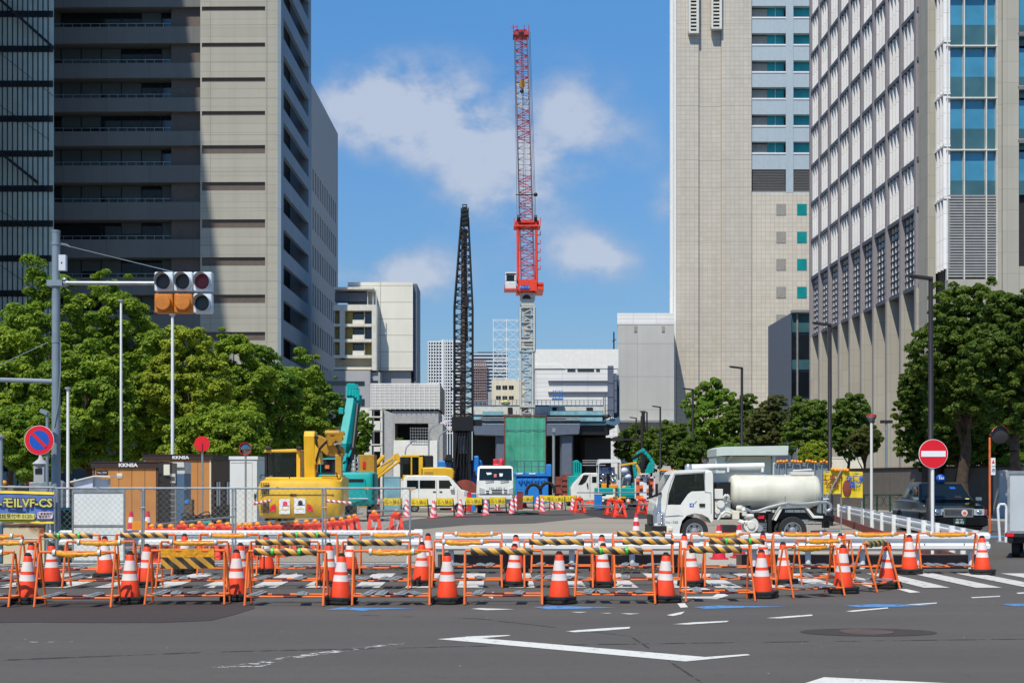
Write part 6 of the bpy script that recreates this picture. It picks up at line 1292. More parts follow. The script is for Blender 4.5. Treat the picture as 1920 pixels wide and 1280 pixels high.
# ------------------------------------------------------------------ site cabins and stores on the left
def cabin(name, label, p0, p1, y0, Y, pside, side_m, numtxt):
    x0 = GX(p0, Y); t = thing(name, label, 'site cabin', (x0, Y, 0))
    wd = GX(p1, Y)-x0; h = GZ(y0, Y); Y2 = Y*(CX-p1)/(CX-pside); dp = Y2-Y
    fz = h-.21
    a = MB(); a.box(0, wd, 0, dp, .12, fz); a.build('wall', 'wood_brown', t)
    a = MB()
    for q in range(1, 5): a.box(wd*q/5-.008, wd*q/5+.008, -.006, -.001, .12, fz-.01)
    a.build('panel_joint', 'shed_side', t)
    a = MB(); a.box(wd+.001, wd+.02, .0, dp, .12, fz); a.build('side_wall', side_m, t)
    a = MB(); a.box(-.05, wd+.06, -.06, dp+.05, fz+.002, h-.03); a.box(-.07, wd+.08, -.08, dp+.07, h-.03, h); rf = a.build('roof', 'fascia', t)
    for x in (.0, wd*.5, wd*.9): pass
    text('lettering', 'KKNSA', .155, (wd*.55, -.066, (fz+h-.03)/2), 'sign_white', t, bold=.006, sx=1.25)
    if numtxt:
        a = MB(); a.box(.12, .50, -.012, -.002, fz-.22, fz-.09); pl = a.build('number_plate', 'dark_metal', t); text('lettering', 'No.1330', .085, (.31, -.016, fz-.155), 'sign_white', t)
        a = MB(); a.box(.80, .98, -.02, -.002, fz-.33, fz-.17); a.build('vent_cover', 'cream', t)
    a = MB()
    for x in (.02, wd-.06): a.box(x, x+.05, -.012, -.001, .12, fz)
    a.build('corner_trim', 'fascia' if numtxt else 'cream', t)
    return t, wd, dp, h
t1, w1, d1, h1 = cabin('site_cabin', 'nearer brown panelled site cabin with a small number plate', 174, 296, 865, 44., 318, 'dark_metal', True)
a = MB()
for q in range(9): a.box(w1+.05, w1+.45, -.05, .45, .15+q*.2, .30+q*.2)
a.box(w1+.05, w1+.5, -.1, .55, 2.0, 2.35); a.box(w1+.22, w1+.42, -.12, -.08, 1.95, 2.3, 1); a.build('meter_stack', ['lens_dark', 'cream'], t1)
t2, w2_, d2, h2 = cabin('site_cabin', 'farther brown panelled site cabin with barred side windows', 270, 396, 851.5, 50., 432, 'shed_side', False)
for k in (0, 1):
    a = MB(); y0 = .6+k*1.9; a.box(w2_+.021, w2_+.04, y0, y0+.9, .8, 1.75)
    for q in range(2): a.box(w2_+.041, w2_+.06, y0+.12+q*.4, y0+.34+q*.4, .82, 1.73, 1)
    a.build('window', ['dark_metal', 'panel_white'], t2)
t = thing('portable_toilet', 'blue grey portable toilet between the two brown cabins', 'portable toilet', (GX(316, 47), 47, 0))
wt_ = GX(346, 47)-t.location.x; zt_ = GZ(866, 47)
a = MB(); a.box(0, wt_*.5, 0, 1.0, .1, zt_-.18); a.build('front_wall', 'weight_grey', t, bevel=.02)
a = MB(); a.box(wt_*.5+.002, wt_, 0, 1.0, .1, zt_-.40); a.build('door', 'blue_grey', t, bevel=.02)
a = MB(); a.prism([(0, zt_-.18), (wt_, zt_-.18), (wt_*.97, zt_), (.03, zt_)], 'y', -.05, 1.05); a.box(wt_*.5+.002, wt_, .02, 1.0, zt_-.398, zt_-.181); a.build('roof', 'white_dirty', t)
a = MB(); a.box(wt_*.25, wt_*.45, -.06, -.01, zt_-.75, zt_-.2); a.build('vent_box', 'white_dirty', t)
t = thing('storage_cabinet', 'white metal storage cabinet between brown cabin and yellow excavator', 'cabinet', (GX(431, 48), 48, 0))
wt_ = GX(482, 48)-t.location.x; zt_ = GZ(855, 48)
a = MB(); a.box(0, wt_, 0, 2, .1, zt_-.12); a.build('body', 'panel_white', t, bevel=.01)
a = MB(); a.box(-.03, wt_+.03, -.03, 2.03, zt_-.118, zt_); a.box(wt_*.80, wt_*.80+.03, -.01, -.001, .2, zt_-.2, 1); a.box(.02, wt_*.8, -.01, -.001, zt_-.24, zt_-.20, 1); a.build('roof', ['white', 'white_dirty'], t)
a = MB(); a.box(wt_*.9, wt_*.95, -.05, -.001, 1.1, 1.3); a.build('handle', 'dark_metal', t)
# tarpaulin shelter
t = thing('tarp_shelter', 'small shelter with a tilted white board roof and silver tarpaulin sides', 'shelter', (GX(138, 40), 40, 0))
def sx_(p): return GX(p, 40)-t.location.x
a = MB(); a.prism([(sx_(133), GZ(902, 40)), (sx_(178), GZ(891, 40)), (sx_(208), GZ(892, 40)), (sx_(208), GZ(894, 40)), (sx_(178), GZ(893, 40)), (sx_(133), GZ(904, 40))], 'y', -.1, 1.2); a.build('roof_board', 'panel_white', t)
a = MB(); a.prism([(sx_(138), .3), (sx_(139), GZ(903, 40)), (sx_(174), GZ(894, 40)), (sx_(173), .3)], 'y', 0, .04); a.prism([(sx_(173)+.01, .3), (sx_(174)+.01, GZ(895, 40)), (sx_(204), GZ(899, 40)), (sx_(204), .3)], 'y', .1, .14); a.build('tarpaulin', 'tarp_silver', t)
a = MB()
for p in (139, 173, 204): a.tube((sx_(p), .06, 0), (sx_(p), .06, GZ(897, 40)), .03, n=6)
a.build('pole', 'galv', t)
# heap of dark cables on turquoise crate
t = thing('cable_heap', 'tangled heap of dark cables and turquoise tool case before the farther cabin', 'cable heap', (GX(375, 38), 38, 0))
a = MB()
for q in range(26):
    c = Vector((random.uniform(-.38, .38), random.uniform(-.2, .2), .55+random.uniform(0, .16))); rr = random.uniform(.10, .24); tilt = random.uniform(-.6, .6); pts = []
    for k in range(11): th = 6.28*k/10; pts.append(c+Vector((rr*math.cos(th), rr*.4*math.sin(th), rr*.6*math.sin(th)+tilt*rr*math.cos(th))))
    a.path(pts, .016, 5)
a.build('cable_coil', 'rubber', t)
a = MB(); a.box(-.42, .42, -.25, .25, .0, .42); a.build('pallet', 'lens_dark', t, bevel=.01)
a = MB(); a.box(-.2, .35, -.34, -.1, .42, .50); a.tube((.0, -.35, .55), (.4, -.3, .58), .05, n=8); a.build('tool_case', 'teal_m', t, bevel=.02)
tag(MB().box(GX(346, 41), GX(360, 41), 41, 41.3, .3, GZ(936, 41)).box(GX(347, 41), GX(354, 41), 40.97, 41, GZ(943, 41), GZ(937, 41), 1).build('sack', ['shed_side', 'blue_m']), 'brown box with a blue corner beside the cable heap', 'box')

# small stores between the vehicles
for k, (p, y0, y1, wpx, Y, m, lab) in enumerate(((880, 923, 938, 9, 76, 'red_m', 'red plastic crate between the side-on van and the crane truck'), (888, 924, 938, 7, 75.5, 'blue_m', 'blue plastic crate beside the red crate'), (975, 921, 940, 11, 80, 'rust_red', 'orange brown wire basket right of the crane truck'), (1122, 925, 938, 14, 82, 'blue_m', 'blue box low under the lighting cart'), (735, 893, 900, 30, 70, 'scaff_aqua', 'aqua sheet metal box above the van, left end'), (1256, 900, 930, 16, 60, 'cream', 'pale wrapped bundle behind the tank truck cab mirror'))):
    t = thing('crate' if k < 4 else 'bundle', lab, 'crate' if k < 4 else 'bundle', (GX(p, Y), Y, 0)); w_ = wpx/F*Y; z0, z1 = max(0, GZ(y1, Y)), GZ(y0, Y)
    a = MB(); a.box(-w_/2, w_/2, 0, .5, max(0, min(z0, .1)), z1-.05); a.build('body', m, t, bevel=.02)
    a = MB(); a.box(-w_/2-.02, w_/2+.02, -.02, .52, z1-.049, z1); a.build('lid', 'white_dirty' if k % 2 else m, t, bevel=.01)
t = thing('orange_panel', 'flat orange plastic panel leaning by the nearer brown cabin', 'panel', (GX(262, 34.5), 34.5, 0)); a = MB(); a.prism(rrect(-.2, .2, .02, GZ(976, 34.5), .06), 'y', 0, .05); a.build('panel', 'amber', t)
a = MB(); a.box(-.12, .12, -.01, -.001, .3, .36); a.build('handle', 'dark_metal', t)
for k, (pA, yA, pB, yB, Y) in enumerate(((770, 965, 905, 962, 66), (930, 955, 1075, 958, 70))):
    pts = [(GX(pA+(pB-pA)*q/12, Y), Y+.25*math.sin(q*1.3), .02) for q in range(13)]
    tag(MB().path(pts, .022, 5).build('site_cable', 'rubber'), ['black cable on the ground in front of the white van', 'black cable on the ground before the hose loops'][k], 'cable')
# ------------------------------------------------------------------ traffic cones
def make_cone():
    t = thing('traffic_cone', 'x', 'traffic cone')
    a = MB(); prof = [(.150, .085), (.148, .12), (.114, .315), (.113, .318), (.099, .405), (.0985, .408), (.090, .452), (.0895, .455), (.067, .588), (.066, .592), (.052, .672), (.05, .675)]
    a.lathe(prof, n=28, mi=[0, 0, 0, 1, 1, 0, 0, 1, 1, 0, 0]); a.build('cone_body', ['orange_cone', 'cone_white'], t)
    a = MB(); a.lathe([(.050, .674), (.053, .69), (.036, .70), (.036, .716), (.02, .722), (.001, .722)], n=20); a.build('cap', 'rubber', t)
    for k in range(2):
        a = MB(); z = .003+k*.048; pts = [(.21, .12), (.12, .21), (-.12, .21), (-.21, .12), (-.21, -.12), (-.12, -.21), (.12, -.21), (.21, -.12)]; th = .2*k+.05
        pts = [(x*math.cos(th)-y*math.sin(th), x*math.sin(th)+y*math.cos(th)) for x, y in pts]; a.prism(pts, 'z', z, z+.043); a.build('weight', 'rubber', t, bevel=.008)
    return t
used = set()
def place(proto, key, loc, rz, label, group, scale=None):
    if key not in used:
        used.add(key); proto.location = loc; proto.rotation_euler = (0, 0, rz); proto['label'] = label; proto['group'] = group
        if scale: proto.scale = scale
        return proto
    return dup(proto, loc, rz, label, group, scale)
cone0 = make_cone()
rowdef = [('front row', [(50, 1133), (243, 1133), (443, 1128), (638, 1134), (839, 1133), (1049, 1133), (1246, 1130), (1430, 1122), (1581, 1113), (1664, 1103)]),
          ('middle row', [(57, 1098), (98, 1101), (273, 1101), (450, 1098), (617, 1099), (790, 1099), (963, 1101), (1130, 1101), (1297, 1100), (1470, 1097)]),
          ('back row', [(199, 1085), (348, 1076), (500, 1076), (656, 1076), (802, 1075), (968, 1073), (1127, 1073), (1283, 1073), (1431, 1073), (1575, 1072), (1706, 1077), (1842, 1078)])]
for rn, lst in rowdef:
    for i, (p, y) in enumerate(lst):
        Y = GY(y)+.18; o_ = place(cone0, 'cone', (GX(p, Y), Y, .009), random.uniform(0, 6.28), 'orange cone with two white bands, %s in the %s' % (nth(i, len(lst)), rn), 'orange cones among the barricades', (random.uniform(.97, 1.03), 1, random.uniform(.96, 1.03)))
        o_.rotation_euler[0] = random.uniform(-.03, .03); o_.rotation_euler[1] = random.uniform(-.03, .03)
def make_striped(m, name):
    t = thing('traffic_cone', 'x', 'traffic cone')
    a = MB(); a.lathe([(.14, .03), (.135, .05), (.05, .70), (.03, .72), (.001, .72)], n=20); a.build('cone_body', m, t)
    a = MB(); pts = rrect(-.19, .19, -.19, .19, .05, 3); a.prism(pts, 'z', .004, .03); a.build('base', 'pink_cone', t)
    return t
pc0 = make_striped('pinkwhite', 'p')
front = [(708, 961), (763, 970), (813, 971), (863, 968), (911, 966), (960, 963), (1017, 960), (1074, 957)]
back = [(852, 957), (893, 956), (933, 957), (967, 955), (1008, 954), (1037, 954), (1050, 953), (1126, 952), (1170, 952)]
for rn, lst in (('front line', front), ('back line', back)):
    for i, (p, y) in enumerate(lst):
        Y = GY(y); place(pc0, 'pc', (GX(p, Y), Y, .009), random.uniform(-1, 1), 'pink and white spiral striped cone, %s in the %s' % (nth(i, len(lst)), rn), 'pink striped cones around the site vehicles', (1.3, 1.3, random.uniform(1.12, 1.25)))
bc0 = thing('traffic_cone', 'x', 'traffic cone')
a = MB(); a.lathe([(.16, .03), (.155, .05), (.128, .22), (.127, .222), (.106, .36), (.105, .362), (.085, .50), (.084, .502), (.066, .62), (.065, .622), (.045, .74), (.03, .75), (.001, .75)], n=22, mi=[0, 0, 0, 1, 1, 0, 0, 1, 1, 0, 0, 1]); a.build('cone_body', ['red_m', 'cone_white'], bc0)
a = MB(); a.prism(rrect(-.2, .2, -.2, .2, .05, 3), 'z', .004, .03); a.build('base', 'red_m', bc0)
for i, (p, Y, lab) in enumerate(((1193, 41, 'lone red and white banded cone in front of the tank truck cab'), (246, 35.5, 'red and white banded cone leaning on the brown cabin, left one behind the mesh fence'), (277, 35.5, 'red and white banded cone beside the fence post, right one behind the mesh fence'),
                             (1348, 29.5, 'red and white cone tucked behind the guardrail gap, left one'), (1386, 30, 'red and white cone tucked behind the guardrail gap, right one'))):
    place(bc0, 'bc', (GX(p, Y), Y, .009), 0, lab, 'red and white banded cones', (.95, .95, 1.0 if i in (0, 3, 4) else 1.25))
oc0 = thing('traffic_cone', 'x', 'traffic cone')
a = MB(); a.lathe([(.17, .02), (.10, .34), (.099, .342), (.072, .52), (.071, .522), (.04, .70), (.001, .71)], n=18, mi=[0, 0, 1, 1, 0, 0]); a.build('cone_body', ['orange_cone', 'cone_white'], oc0)
a = MB(); a.prism(rrect(-.2, .2, -.2, .2, .05, 3), 'z', .004, .03); a.build('base', 'orange_cone', oc0)
for i, (p, y) in enumerate(((870, 957), (1101, 943.5), (1110, 943.5), (1131, 948), (1178, 949), (1236, 951), (984, 951))):
    Y = GY(y); place(oc0, 'oc', (GX(p, Y), Y, .009), 0, ('plain orange cone under a yellow barrier by the van', 'small orange cone before the white van, left of a pair', 'small orange cone before the white van, right of a pair', 'small orange cone between the red stands and the lighting cart', 'small orange cone right of the paired red stands', 'small orange cone beside the tank truck mirror', 'small orange cone before the ribbed hose loops')[i], 'orange cones on the site')

# ------------------------------------------------------------------ orange pipe barricades
def make_barricade(wrap, seed, splay=0.0, weights=4):
    rng = random.Random(seed)
    t = thing('barricade', 'x', 'barricade'); wd, h = 1.10, .735
    a = MB()
    for sx in (-1, 1):
        x = sx*wd/2; xb = x+sx*splay
        for sy in (-1, 1): a.tube((x, sy*.03, h-.02), (xb, sy*.23, 0), .017, n=8)
        a.tube((xb*.995, -.2, .12), (xb*.995, .2, .12), .012, n=6)
    a.tube((-wd/2, 0, h), (wd/2, 0, h), .019, n=8); a.build('frame', 'orange_pipe', t)
    a = MB()
    for sy in (-1, 1):
        a.tube((-wd/2-splay, sy*.19, .12), (wd/2+splay, sy*.19, .12), .015, n=8); x0 = -.12*sy; a.tube((x0-.13, sy*.19, .12), (x0+.13, sy*.19, .12), .0165, n=8, mi=1)
    a.build('lower_bar', ['orange_pipe', 'maroon'], t)
    xs = [-.36, -.17, .15, .34] if weights == 4 else [-.38, .22]
    for x in xs[:weights]:
        x += rng.uniform(-.04, .04); a = MB(); rot = (rng.uniform(-.06, .06), rng.uniform(-.05, .05), rng.uniform(-.25, .25)); a.obox((x, 0, .148), (.15, .43, .018), rot)
        mt = Euler(rot).to_matrix()
        for q in (-.12, .12): c = Vector((x, 0, .152))+mt@Vector((0, q, .012)); a.obox(c, (.07, .10, .010), rot)
        a.obox(Vector((x, 0, .152))+mt@Vector((.0, 0, .011)), (.03, .43, .008), rot); a.build('weight', 'weight_grey', t, bevel=.004)
    a = MB()
    if wrap == 'striped' or wrap == 'short_striped':
        n = 12; L0, L1 = (-.47, .42) if wrap == 'striped' else (-.40, .44); rings = []
        for k in range(n+1):
            x = L0+(L1-L0)*k/n; sg = .012*math.sin(k*1.3+seed); hh = .052+.008*math.sin(k*2.1+seed)
            rings.append([(x, math.cos(th)*.034, h-.012+sg*.5+math.sin(th)*hh) for th in [q*6.2832/10 for q in range(10)]])
        a.loft(rings); a.build('tape_cover', 'tiger', t)
        if seed % 2:
            for x in (-.2, .18): MB().lathe([(.057, -.02), (.059, 0), (.057, .02)], (x, 0, h-.01), 'x', 12, cap=False).build('green_tie', 'tape_green', t)
    elif wrap == 'roll':
        n = 16; L0, L1 = -.42+rng.uniform(-.05, .05), .42+rng.uniform(-.06, .06); rings = []
        for k in range(n+1):
            x = L0+(L1-L0)*k/n; e = min(1, .45+3*min(k, n-k)/n); hh = (.030+.016*rng.random())*e; dz = -.012-.022*math.sin(math.pi*k/n)*rng.uniform(.6, 1.1)
            rings.append([(x, math.cos(th)*.024*e, h+dz+math.sin(th)*hh*(1+.2*rng.uniform(-1, 1))) for th in [q*6.2832/10 for q in range(10)]])
        a.loft(rings); o = a.build('tape_cover', 'tape_yellow', t)
        for x in (L0+.07, L1-.12): MB().lathe([(.050, -.02), (.052, .0), (.050, .02)], (x, 0, h-.014), 'x', 10, cap=False).build('clear_tie', 'tarp_silver' if seed % 2 else 'kiosk', t)
    elif wrap == 'panel':
        n = 14; fr = []; 
        for z0, z1, m in ((h+.03, h-.09, 0), (h-.09, h-.25, 1)):
            g = []
            for k in range(n+1): x = -.40+.80*k/n; yv = -.03-.018*math.sin(k*.9+z0*9); g.append((x, yv))
            for k in range(n):
                (xA, yA), (xB_, yB) = g[k], g[k+1]; a.add([(xA, yA, z0), (xB_, yB, z0), (xB_, yB+.01, z1), (xA, yA+.01, z1), (xA, yA+.02, z0), (xB_, yB+.02, z0), (xB_, yB+.03, z1), (xA, yA+.03, z1)], [(0, 1, 2, 3), (7, 6, 5, 4), (0, 4, 5, 1), (3, 2, 6, 7), (0, 3, 7, 4), (1, 5, 6, 2)], m)
        a.build('tape_cover', ['tape_yellow', 'tiger'], t)
    return t
protos = {}
def bar(wrap, seed, splay, weights):
    k = (wrap, seed, splay, weights)
    if k not in protos: protos[k] = make_barricade(*k); return protos[k], True
    return protos[k], False
# (left px, right px, base y, wrap, rotation deg)
rows = [('front row', [(-110, 27, 1139, 'roll', 0), (75, 217, 1139, 'roll', 0), (284, 421, 1134, 'panel', 0), (465, 611, 1136, 'striped', 0), (663, 806, 1135, 'roll', 0), (872, 1016, 1134, 'striped', 0), (1083, 1222, 1132, 'striped', -3), (1284, 1404, 1128, 'striped', 4), (1473, 1563, 1120, 'roll', 26), (1608, 1672, 1108, 'short_striped', 52)]),
        ('middle row', [(-56, 69, 1103, 'roll', 0), (125, 252, 1103, 'roll', 0), (302, 427, 1103, 'roll', 0), (470, 597, 1103, 'striped', 0), (642, 768, 1104, 'striped', 0), (814, 938, 1102, 'roll', 0), (983, 1110, 1102, 'striped', 0), (1150, 1276, 1101, 'short_striped', 0), (1322, 1448, 1100, 'striped', 0), (1496, 1592, 1097, 'roll', 10)]),
        ('back row', [(-70, 42, 1082, 'roll', 0), (75, 186, 1081, 'striped', 0), (218, 328, 1079, 'striped', 0), (375, 485, 1078, 'roll', 0), (522, 632, 1078, 'striped', 0), (676, 787, 1077, 'roll', 0), (831, 941, 1075, 'roll', 0), (999, 1109, 1074, 'roll', 0), (1149, 1260, 1075, 'striped', 0), (1296, 1406, 1076, 'roll', 0), (1450, 1558, 1075, 'roll', 0), (1584, 1697, 1075, 'roll', 0), (1721, 1830, 1075, 'roll', 0)])]
looks = {'roll': 'rolled yellow cover', 'striped': 'black and yellow striped cover', 'short_striped': 'loose striped cover', 'panel': 'hanging yellow and striped sheet'}
cnt = 0
for ri, (rn, lst) in enumerate(rows):
    for i, (p0, p1, y, wp, rot) in enumerate(lst):
        Y = GY(y)+.23; c = (p0+p1)/2; cnt += 1
        pr, new = bar(wp, (cnt % 3)+(0 if wp != 'panel' else 1), (.0, .03, .0)[cnt % 3] if ri else .04 if p0 in (284, 1083, 1284) else 0, 4 if cnt % 2 else 2)
        sc_ = (p1-p0)/F*Y/1.10/max(.6, math.cos(R(rot))); sc_ = min(1.12, max(.85, sc_))
        lab = 'orange pipe barricade with %s, %s in the %s' % (looks[wp], nth(i, len(lst)), rn)
        lab = lab.replace('black and yellow striped', 'striped') if len(lab.split()) > 16 else lab
        rot += random.uniform(-1.8, 1.8); loc = (GX(c, Y), Y, .009)
        if new: pr.location = loc; pr.rotation_euler = (0, 0, R(rot)); pr.scale = (sc_, 1, 1); pr['label'] = lab; pr['group'] = 'orange pipe barricades along the crossing'
        else: dup(pr, loc, R(rot), lab, 'orange pipe barricades along the crossing', (sc_, 1, 1))

# ------------------------------------------------------------------ guardrails and kerb beam
def wbeam(mb, p0, p1, z0, z1, d=.06, mi=0):
    """corrugated beam from p0 to p1"""
    p0, p1 = Vector((*p0, 0)), Vector((*p1, 0)); n = (p1-p0).normalized().cross(Vector((0, 0, 1)))
    prof = [(0, 0), (.1, 1), (.30, 1), (.42, .1), (.58, .1), (.70, 1), (.90, 1), (1, 0)]
    rings = []
    for p in (p0, p1): rings.append([p+n*d*u+Vector((0, 0, z0+(z1-z0)*v_)) for v_, u in prof]+[p-n*.01+Vector((0, 0, z0+(z1-z0)*v_)) for v_, u in reversed(prof)])
    mb.loft(rings, mi, sm=False)
for nm, p0, p1, lab, yb in (('guardrail', 817, 1328, 'white corrugated guardrail section across the site entrance, left of the gap', 26.2), ('guardrail', 1386, 1852, 'white corrugated guardrail section at the right, ending near the taxi', 26.2), ('guardrail', 60, 793, 'white corrugated guardrail behind the chain link fence', 28.0)):
    t = thing(nm, lab, 'guardrail', (GX(p0, yb), yb, 0), group='white guardrails')
    ox = t.location.x; xa_, xb_ = 0, GX(p1, yb)-ox
    a = MB(); x = 0; segs = 3 if p1-p0 > 420 else 2
    for q in range(segs):
        x1 = xb_*(q+1)/segs; wbeam(a, (x, -.05-.008*(q % 2)), (x1+.2 if q < segs-1 else x1, -.05-.008*(q % 2)), .37, .70); x = x1
    bm_ = a.build('beam', 'white', t)
    for px_ in ([.09, xb_-.09]): MB().box(px_-.09, px_+.09, -.075, .03, .34, .72).build('end_plate', 'white', t, bevel=.01)
    n = 5 if p0 != 60 else 6
    for q in range(n):
        x = .3+(xb_-.6)*q/(n-1); a = MB(); a.tube((x, .08, 0), (x, .08, .68), .057, n=12); a.build('post', 'white', t)
    a = MB()
    for q in range(segs*2): x = .5+(xb_-1)*q/(segs*2-1); a.sph((x, -.115, .50), (.018, .01, .018), 8, 5)
    a.build('bolt', 'galv', t)
t = tag(MB().box(GX(1255, 26.1), GX(1263, 26.1), 26.05, 26.07, .60, .68).build('blue_marker', 'blue_m'), 'small blue sticker at the end of the guardrail section', 'sticker')
bpy.data.objects.remove(t)
for p0, p1, lab in ((820, 1290, 'long dark brown steel kerb beam under the left guardrail section'), (1384, 1853, 'long dark brown steel kerb beam under the right guardrail section')):
    a = MB(); x0, x1, yb = GX(p0, 26.25), GX(p1, 26.25), 26.42; pf = [(yb, .01), (yb, .27), (yb+.25, .27), (yb+.25, .24), (yb+.04, .24), (yb+.04, .05), (yb+.25, .05), (yb+.25, .01)]
    a.prism(pf, 'x', x0, x1); tag(a.build('kerb_beam', 'steel_brown'), lab, 'steel beam', 'steel kerb beams')
# leaf litter along the kerb beam
a = MB()
for q in range(900):
    c = random.choice((1180, 1225, 720, 1160, 1250, 1480, 1560, 430, 760)); x = GX(c+random.gauss(0, 22), 25.9); y = 25.95+random.gauss(0, .12); s_ = random.uniform(.015, .045); th = random.uniform(0, 6.28)
    a.add([(x+s_*math.cos(th), y+s_*math.sin(th), .014+random.uniform(0, .03)), (x-s_*math.sin(th)*.5, y+s_*math.cos(th)*.5, .014), (x-s_*math.cos(th), y-s_*math.sin(th), .014+random.uniform(0, .02)), (x+s_*math.sin(th)*.5, y-s_*math.cos(th)*.5, .016)], [(0, 1, 2, 3)])
tag(a.build('leaf_litter', 'shed_side', recalc=False), 'dry brown leaf litter along the foot of the kerb', 'leaves', kind='stuff')
# side guardrail curving away beside the road, with thick white posts
t = thing('guardrail', 'white post and beam guardrail receding beside the taxi lane', 'guardrail', (9.75, 26.75, 0), group='white guardrails')
pts = [(9.75, 26.75), (10.3, 29.9), (11.17, 34.9), (12.3, 41.8), (13.5, 48.6), (15.4, 60)]
ox, oy = 9.75, 26.75
a = MB()
for (xA, yA), (xB_, yB) in zip(pts, pts[1:]): wbeam(a, (xA-ox, yA-oy), (xB_-ox, yB-oy), .36, .70, .06); wbeam(a, (xA-ox-.16, yA-oy), (xB_-ox-.16, yB-oy), .40, .66, -.04)
a.build('beam', 'white', t)
for k in range(12):
    f = k/11*4.99; i = int(f); u_ = f-i; (xA, yA), (xB_, yB) = pts[i], pts[i+1]; x, y = xA+(xB_-xA)*u_-.12, yA+(yB-yA)*u_
    a = MB(); rr = .062 if k % 2 else .075; a.tube((x-ox-.12, y-oy, 0), (x-ox-.12, y-oy, .74), rr, n=12); a.build('post', 'white', t)
a = MB()
for (xA, yA), (xB_, yB) in zip(pts, pts[1:]): a.beam((xA-.50, yA+.5, .13), (xB_-.50, yB+(.5 if yB < 59 else 0), .13), .05, .25)
tag(a.build('edge_board', 'rust_red'), 'low red brown steel edge board along the receding guardrail', 'edge board')

# ------------------------------------------------------------------ chain link fence panels
def chain(mb, w_, z0, z1, pitch=.085, y=0):
    h_ = z1-z0; k = -h_
    while k < w_:
        for d in (1, -1):
            x0, zA, x1, zB = k, z0, k+h_, z1
            if x0 < 0: zA = z0-x0; x0 = 0
            if x1 > w_: zB = z1-(x1-w_); x1 = w_
            if x1-x0 > .01:
                if d == -1: zA, zB = z1-(zA-z0), z1-(zB-z0)
                yy_ = y+.003*d; q = .0028
                mb.add([(x0, yy_, zA-q), (x1, yy_, zB-q), (x1, yy_, zB+q), (x0, yy_, zA+q), (x0, yy_+.004, zA), (x1, yy_+.004, zB)], [(0, 1, 2, 3), (3, 2, 5, 4), (0, 4, 5, 1)])
        k += pitch*1.414
fy = 26.55
fp = [(104, 267, 'chain link fence panel in front of the white board and nearer cabin'), (268, 437, 'chain link fence panel in front of the cable heap, second from left'), (440, 606, 'chain link fence panel in front of the yellow excavator'), (609, 770, 'chain link fence panel at the right end, before the turquoise excavator')]
for i, (p0, p1, lab) in enumerate(fp):
    yA = fy; t = thing('fence_panel', lab, 'fence panel', (GX(p0, yA), yA, 0), R(.9), group='chain link fence panels'); w_ = GX(p1, yA)-GX(p0, yA); zt_ = 1.585
    a = MB(); a.tube((-.12, 0, zt_), (w_+.1, 0, zt_), .021, n=8); a.tube((0, 0, .66), (w_, 0, .66), .019, n=8); a.tube((0, 0, .08), (w_, 0, .08), .019, n=8); a.build('rail', 'galv', t)
    for x in (.015, w_-.015): a = MB(); a.tube((x, 0, 0), (x, 0, zt_-.022), .021, n=8); a.build('post', 'galv', t)
    a = MB(); chain(a, w_, .1, zt_-.02); a.build('wire_mesh', 'wire', t, recalc=False)
    a = MB(); a.tube((w_+.02, -.05, zt_-.03), (w_+.02, .06, zt_-.03), .028, n=8); a.tube((-.04, -.04, 1.2), (.05, -.03, 1.2), .012, n=6); a.tube((.85, -.05, zt_), (.85, .05, zt_), .03, n=8); a.build('clamp', 'amber' if i == 3 else 'galv', t)
t = thing('fence_panel', 'chain link fence panel carrying the blue and yellow banner at the left edge', 'fence panel', (GX(-80, 26.4), 26.4, 0), group='chain link fence panels'); w_ = GX(102, 26.4)-GX(-80, 26.4)
a = MB(); a.tube((0, 0, 1.62), (w_, 0, 1.60), .021, n=8); a.tube((0, 0, .60), (w_, 0, .58), .019, n=8); a.build('rail', 'galv', t)
a = MB(); a.tube((w_-.02, .02, 0), (w_-.06, .0, 1.6), .03, n=8); a.build('post', 'galv_pole', t)
a = MB(); a.tube((w_+.03, .05, 0), (w_+.04, .05, 1.57), .03, n=8); a.build('post', 'galv_pole', t)
# banner with lettering
Yn_ = 26.3; t = thing('banner', 'blue fabric banner with big yellow lettering and yellow borders, tied to the fence', 'banner', (GX(-70, Yn_), Yn_, 0))
bx = lambda p: GX(p, Yn_)-t.location.x
def strip(mb, z0, z1, xA, xB_, n=40, off=0, m=0, sag=.03):
    for k in range(n):
        q = []
        for j in (k, k+1):
            x = xA+(xB_-xA)*j/n; yv = .02*math.sin(x*7)+.012*math.sin(x*17)+off; dz = .015*math.sin(x*2.2)
            q += [(x, yv, z0+dz), (x, yv+.015, z1+dz)]
        mb.add([q[0], q[2], q[3], q[1]], [(0, 1, 2, 3)], m, True)
z0_, z1_ = GZ(980, Yn_), GZ(921, Yn_)
a = MB(); strip(a, z0_, z0_+.06, 0, bx(101), m=1); strip(a, z0_+.06, z1_-.05, 0, bx(101)); strip(a, z1_-.05, z1_, 0, bx(101), m=1); a.build('fabric', ['banner_blue', 'banner_yellow'], t, recalc=False)
zt_ = GZ(943, Yn_)
text('lettering_outline', 'ム-モILVF-CS', .23, (bx(38), -.045, zt_), 'brown_text', t, sx=1.0, bold=.022, extrude=.001); text('lettering', 'ム-モILVF-CS', .23, (bx(38), -.052, zt_), 'banner_lime', t, sx=1.0, bold=.006, extrude=.001)
a = MB(); a.prism(rrect(bx(-40), bx(68), GZ(973, Yn_), GZ(962, Yn_), .05), 'y', -.042, -.036); a.build('caption_panel', 'banner_lime', t); text('lettering', '作業中・電話受付中 0120-11', .095, (bx(16), -.046, GZ(967.5, Yn_)), 'brown_text', t, extrude=.001)
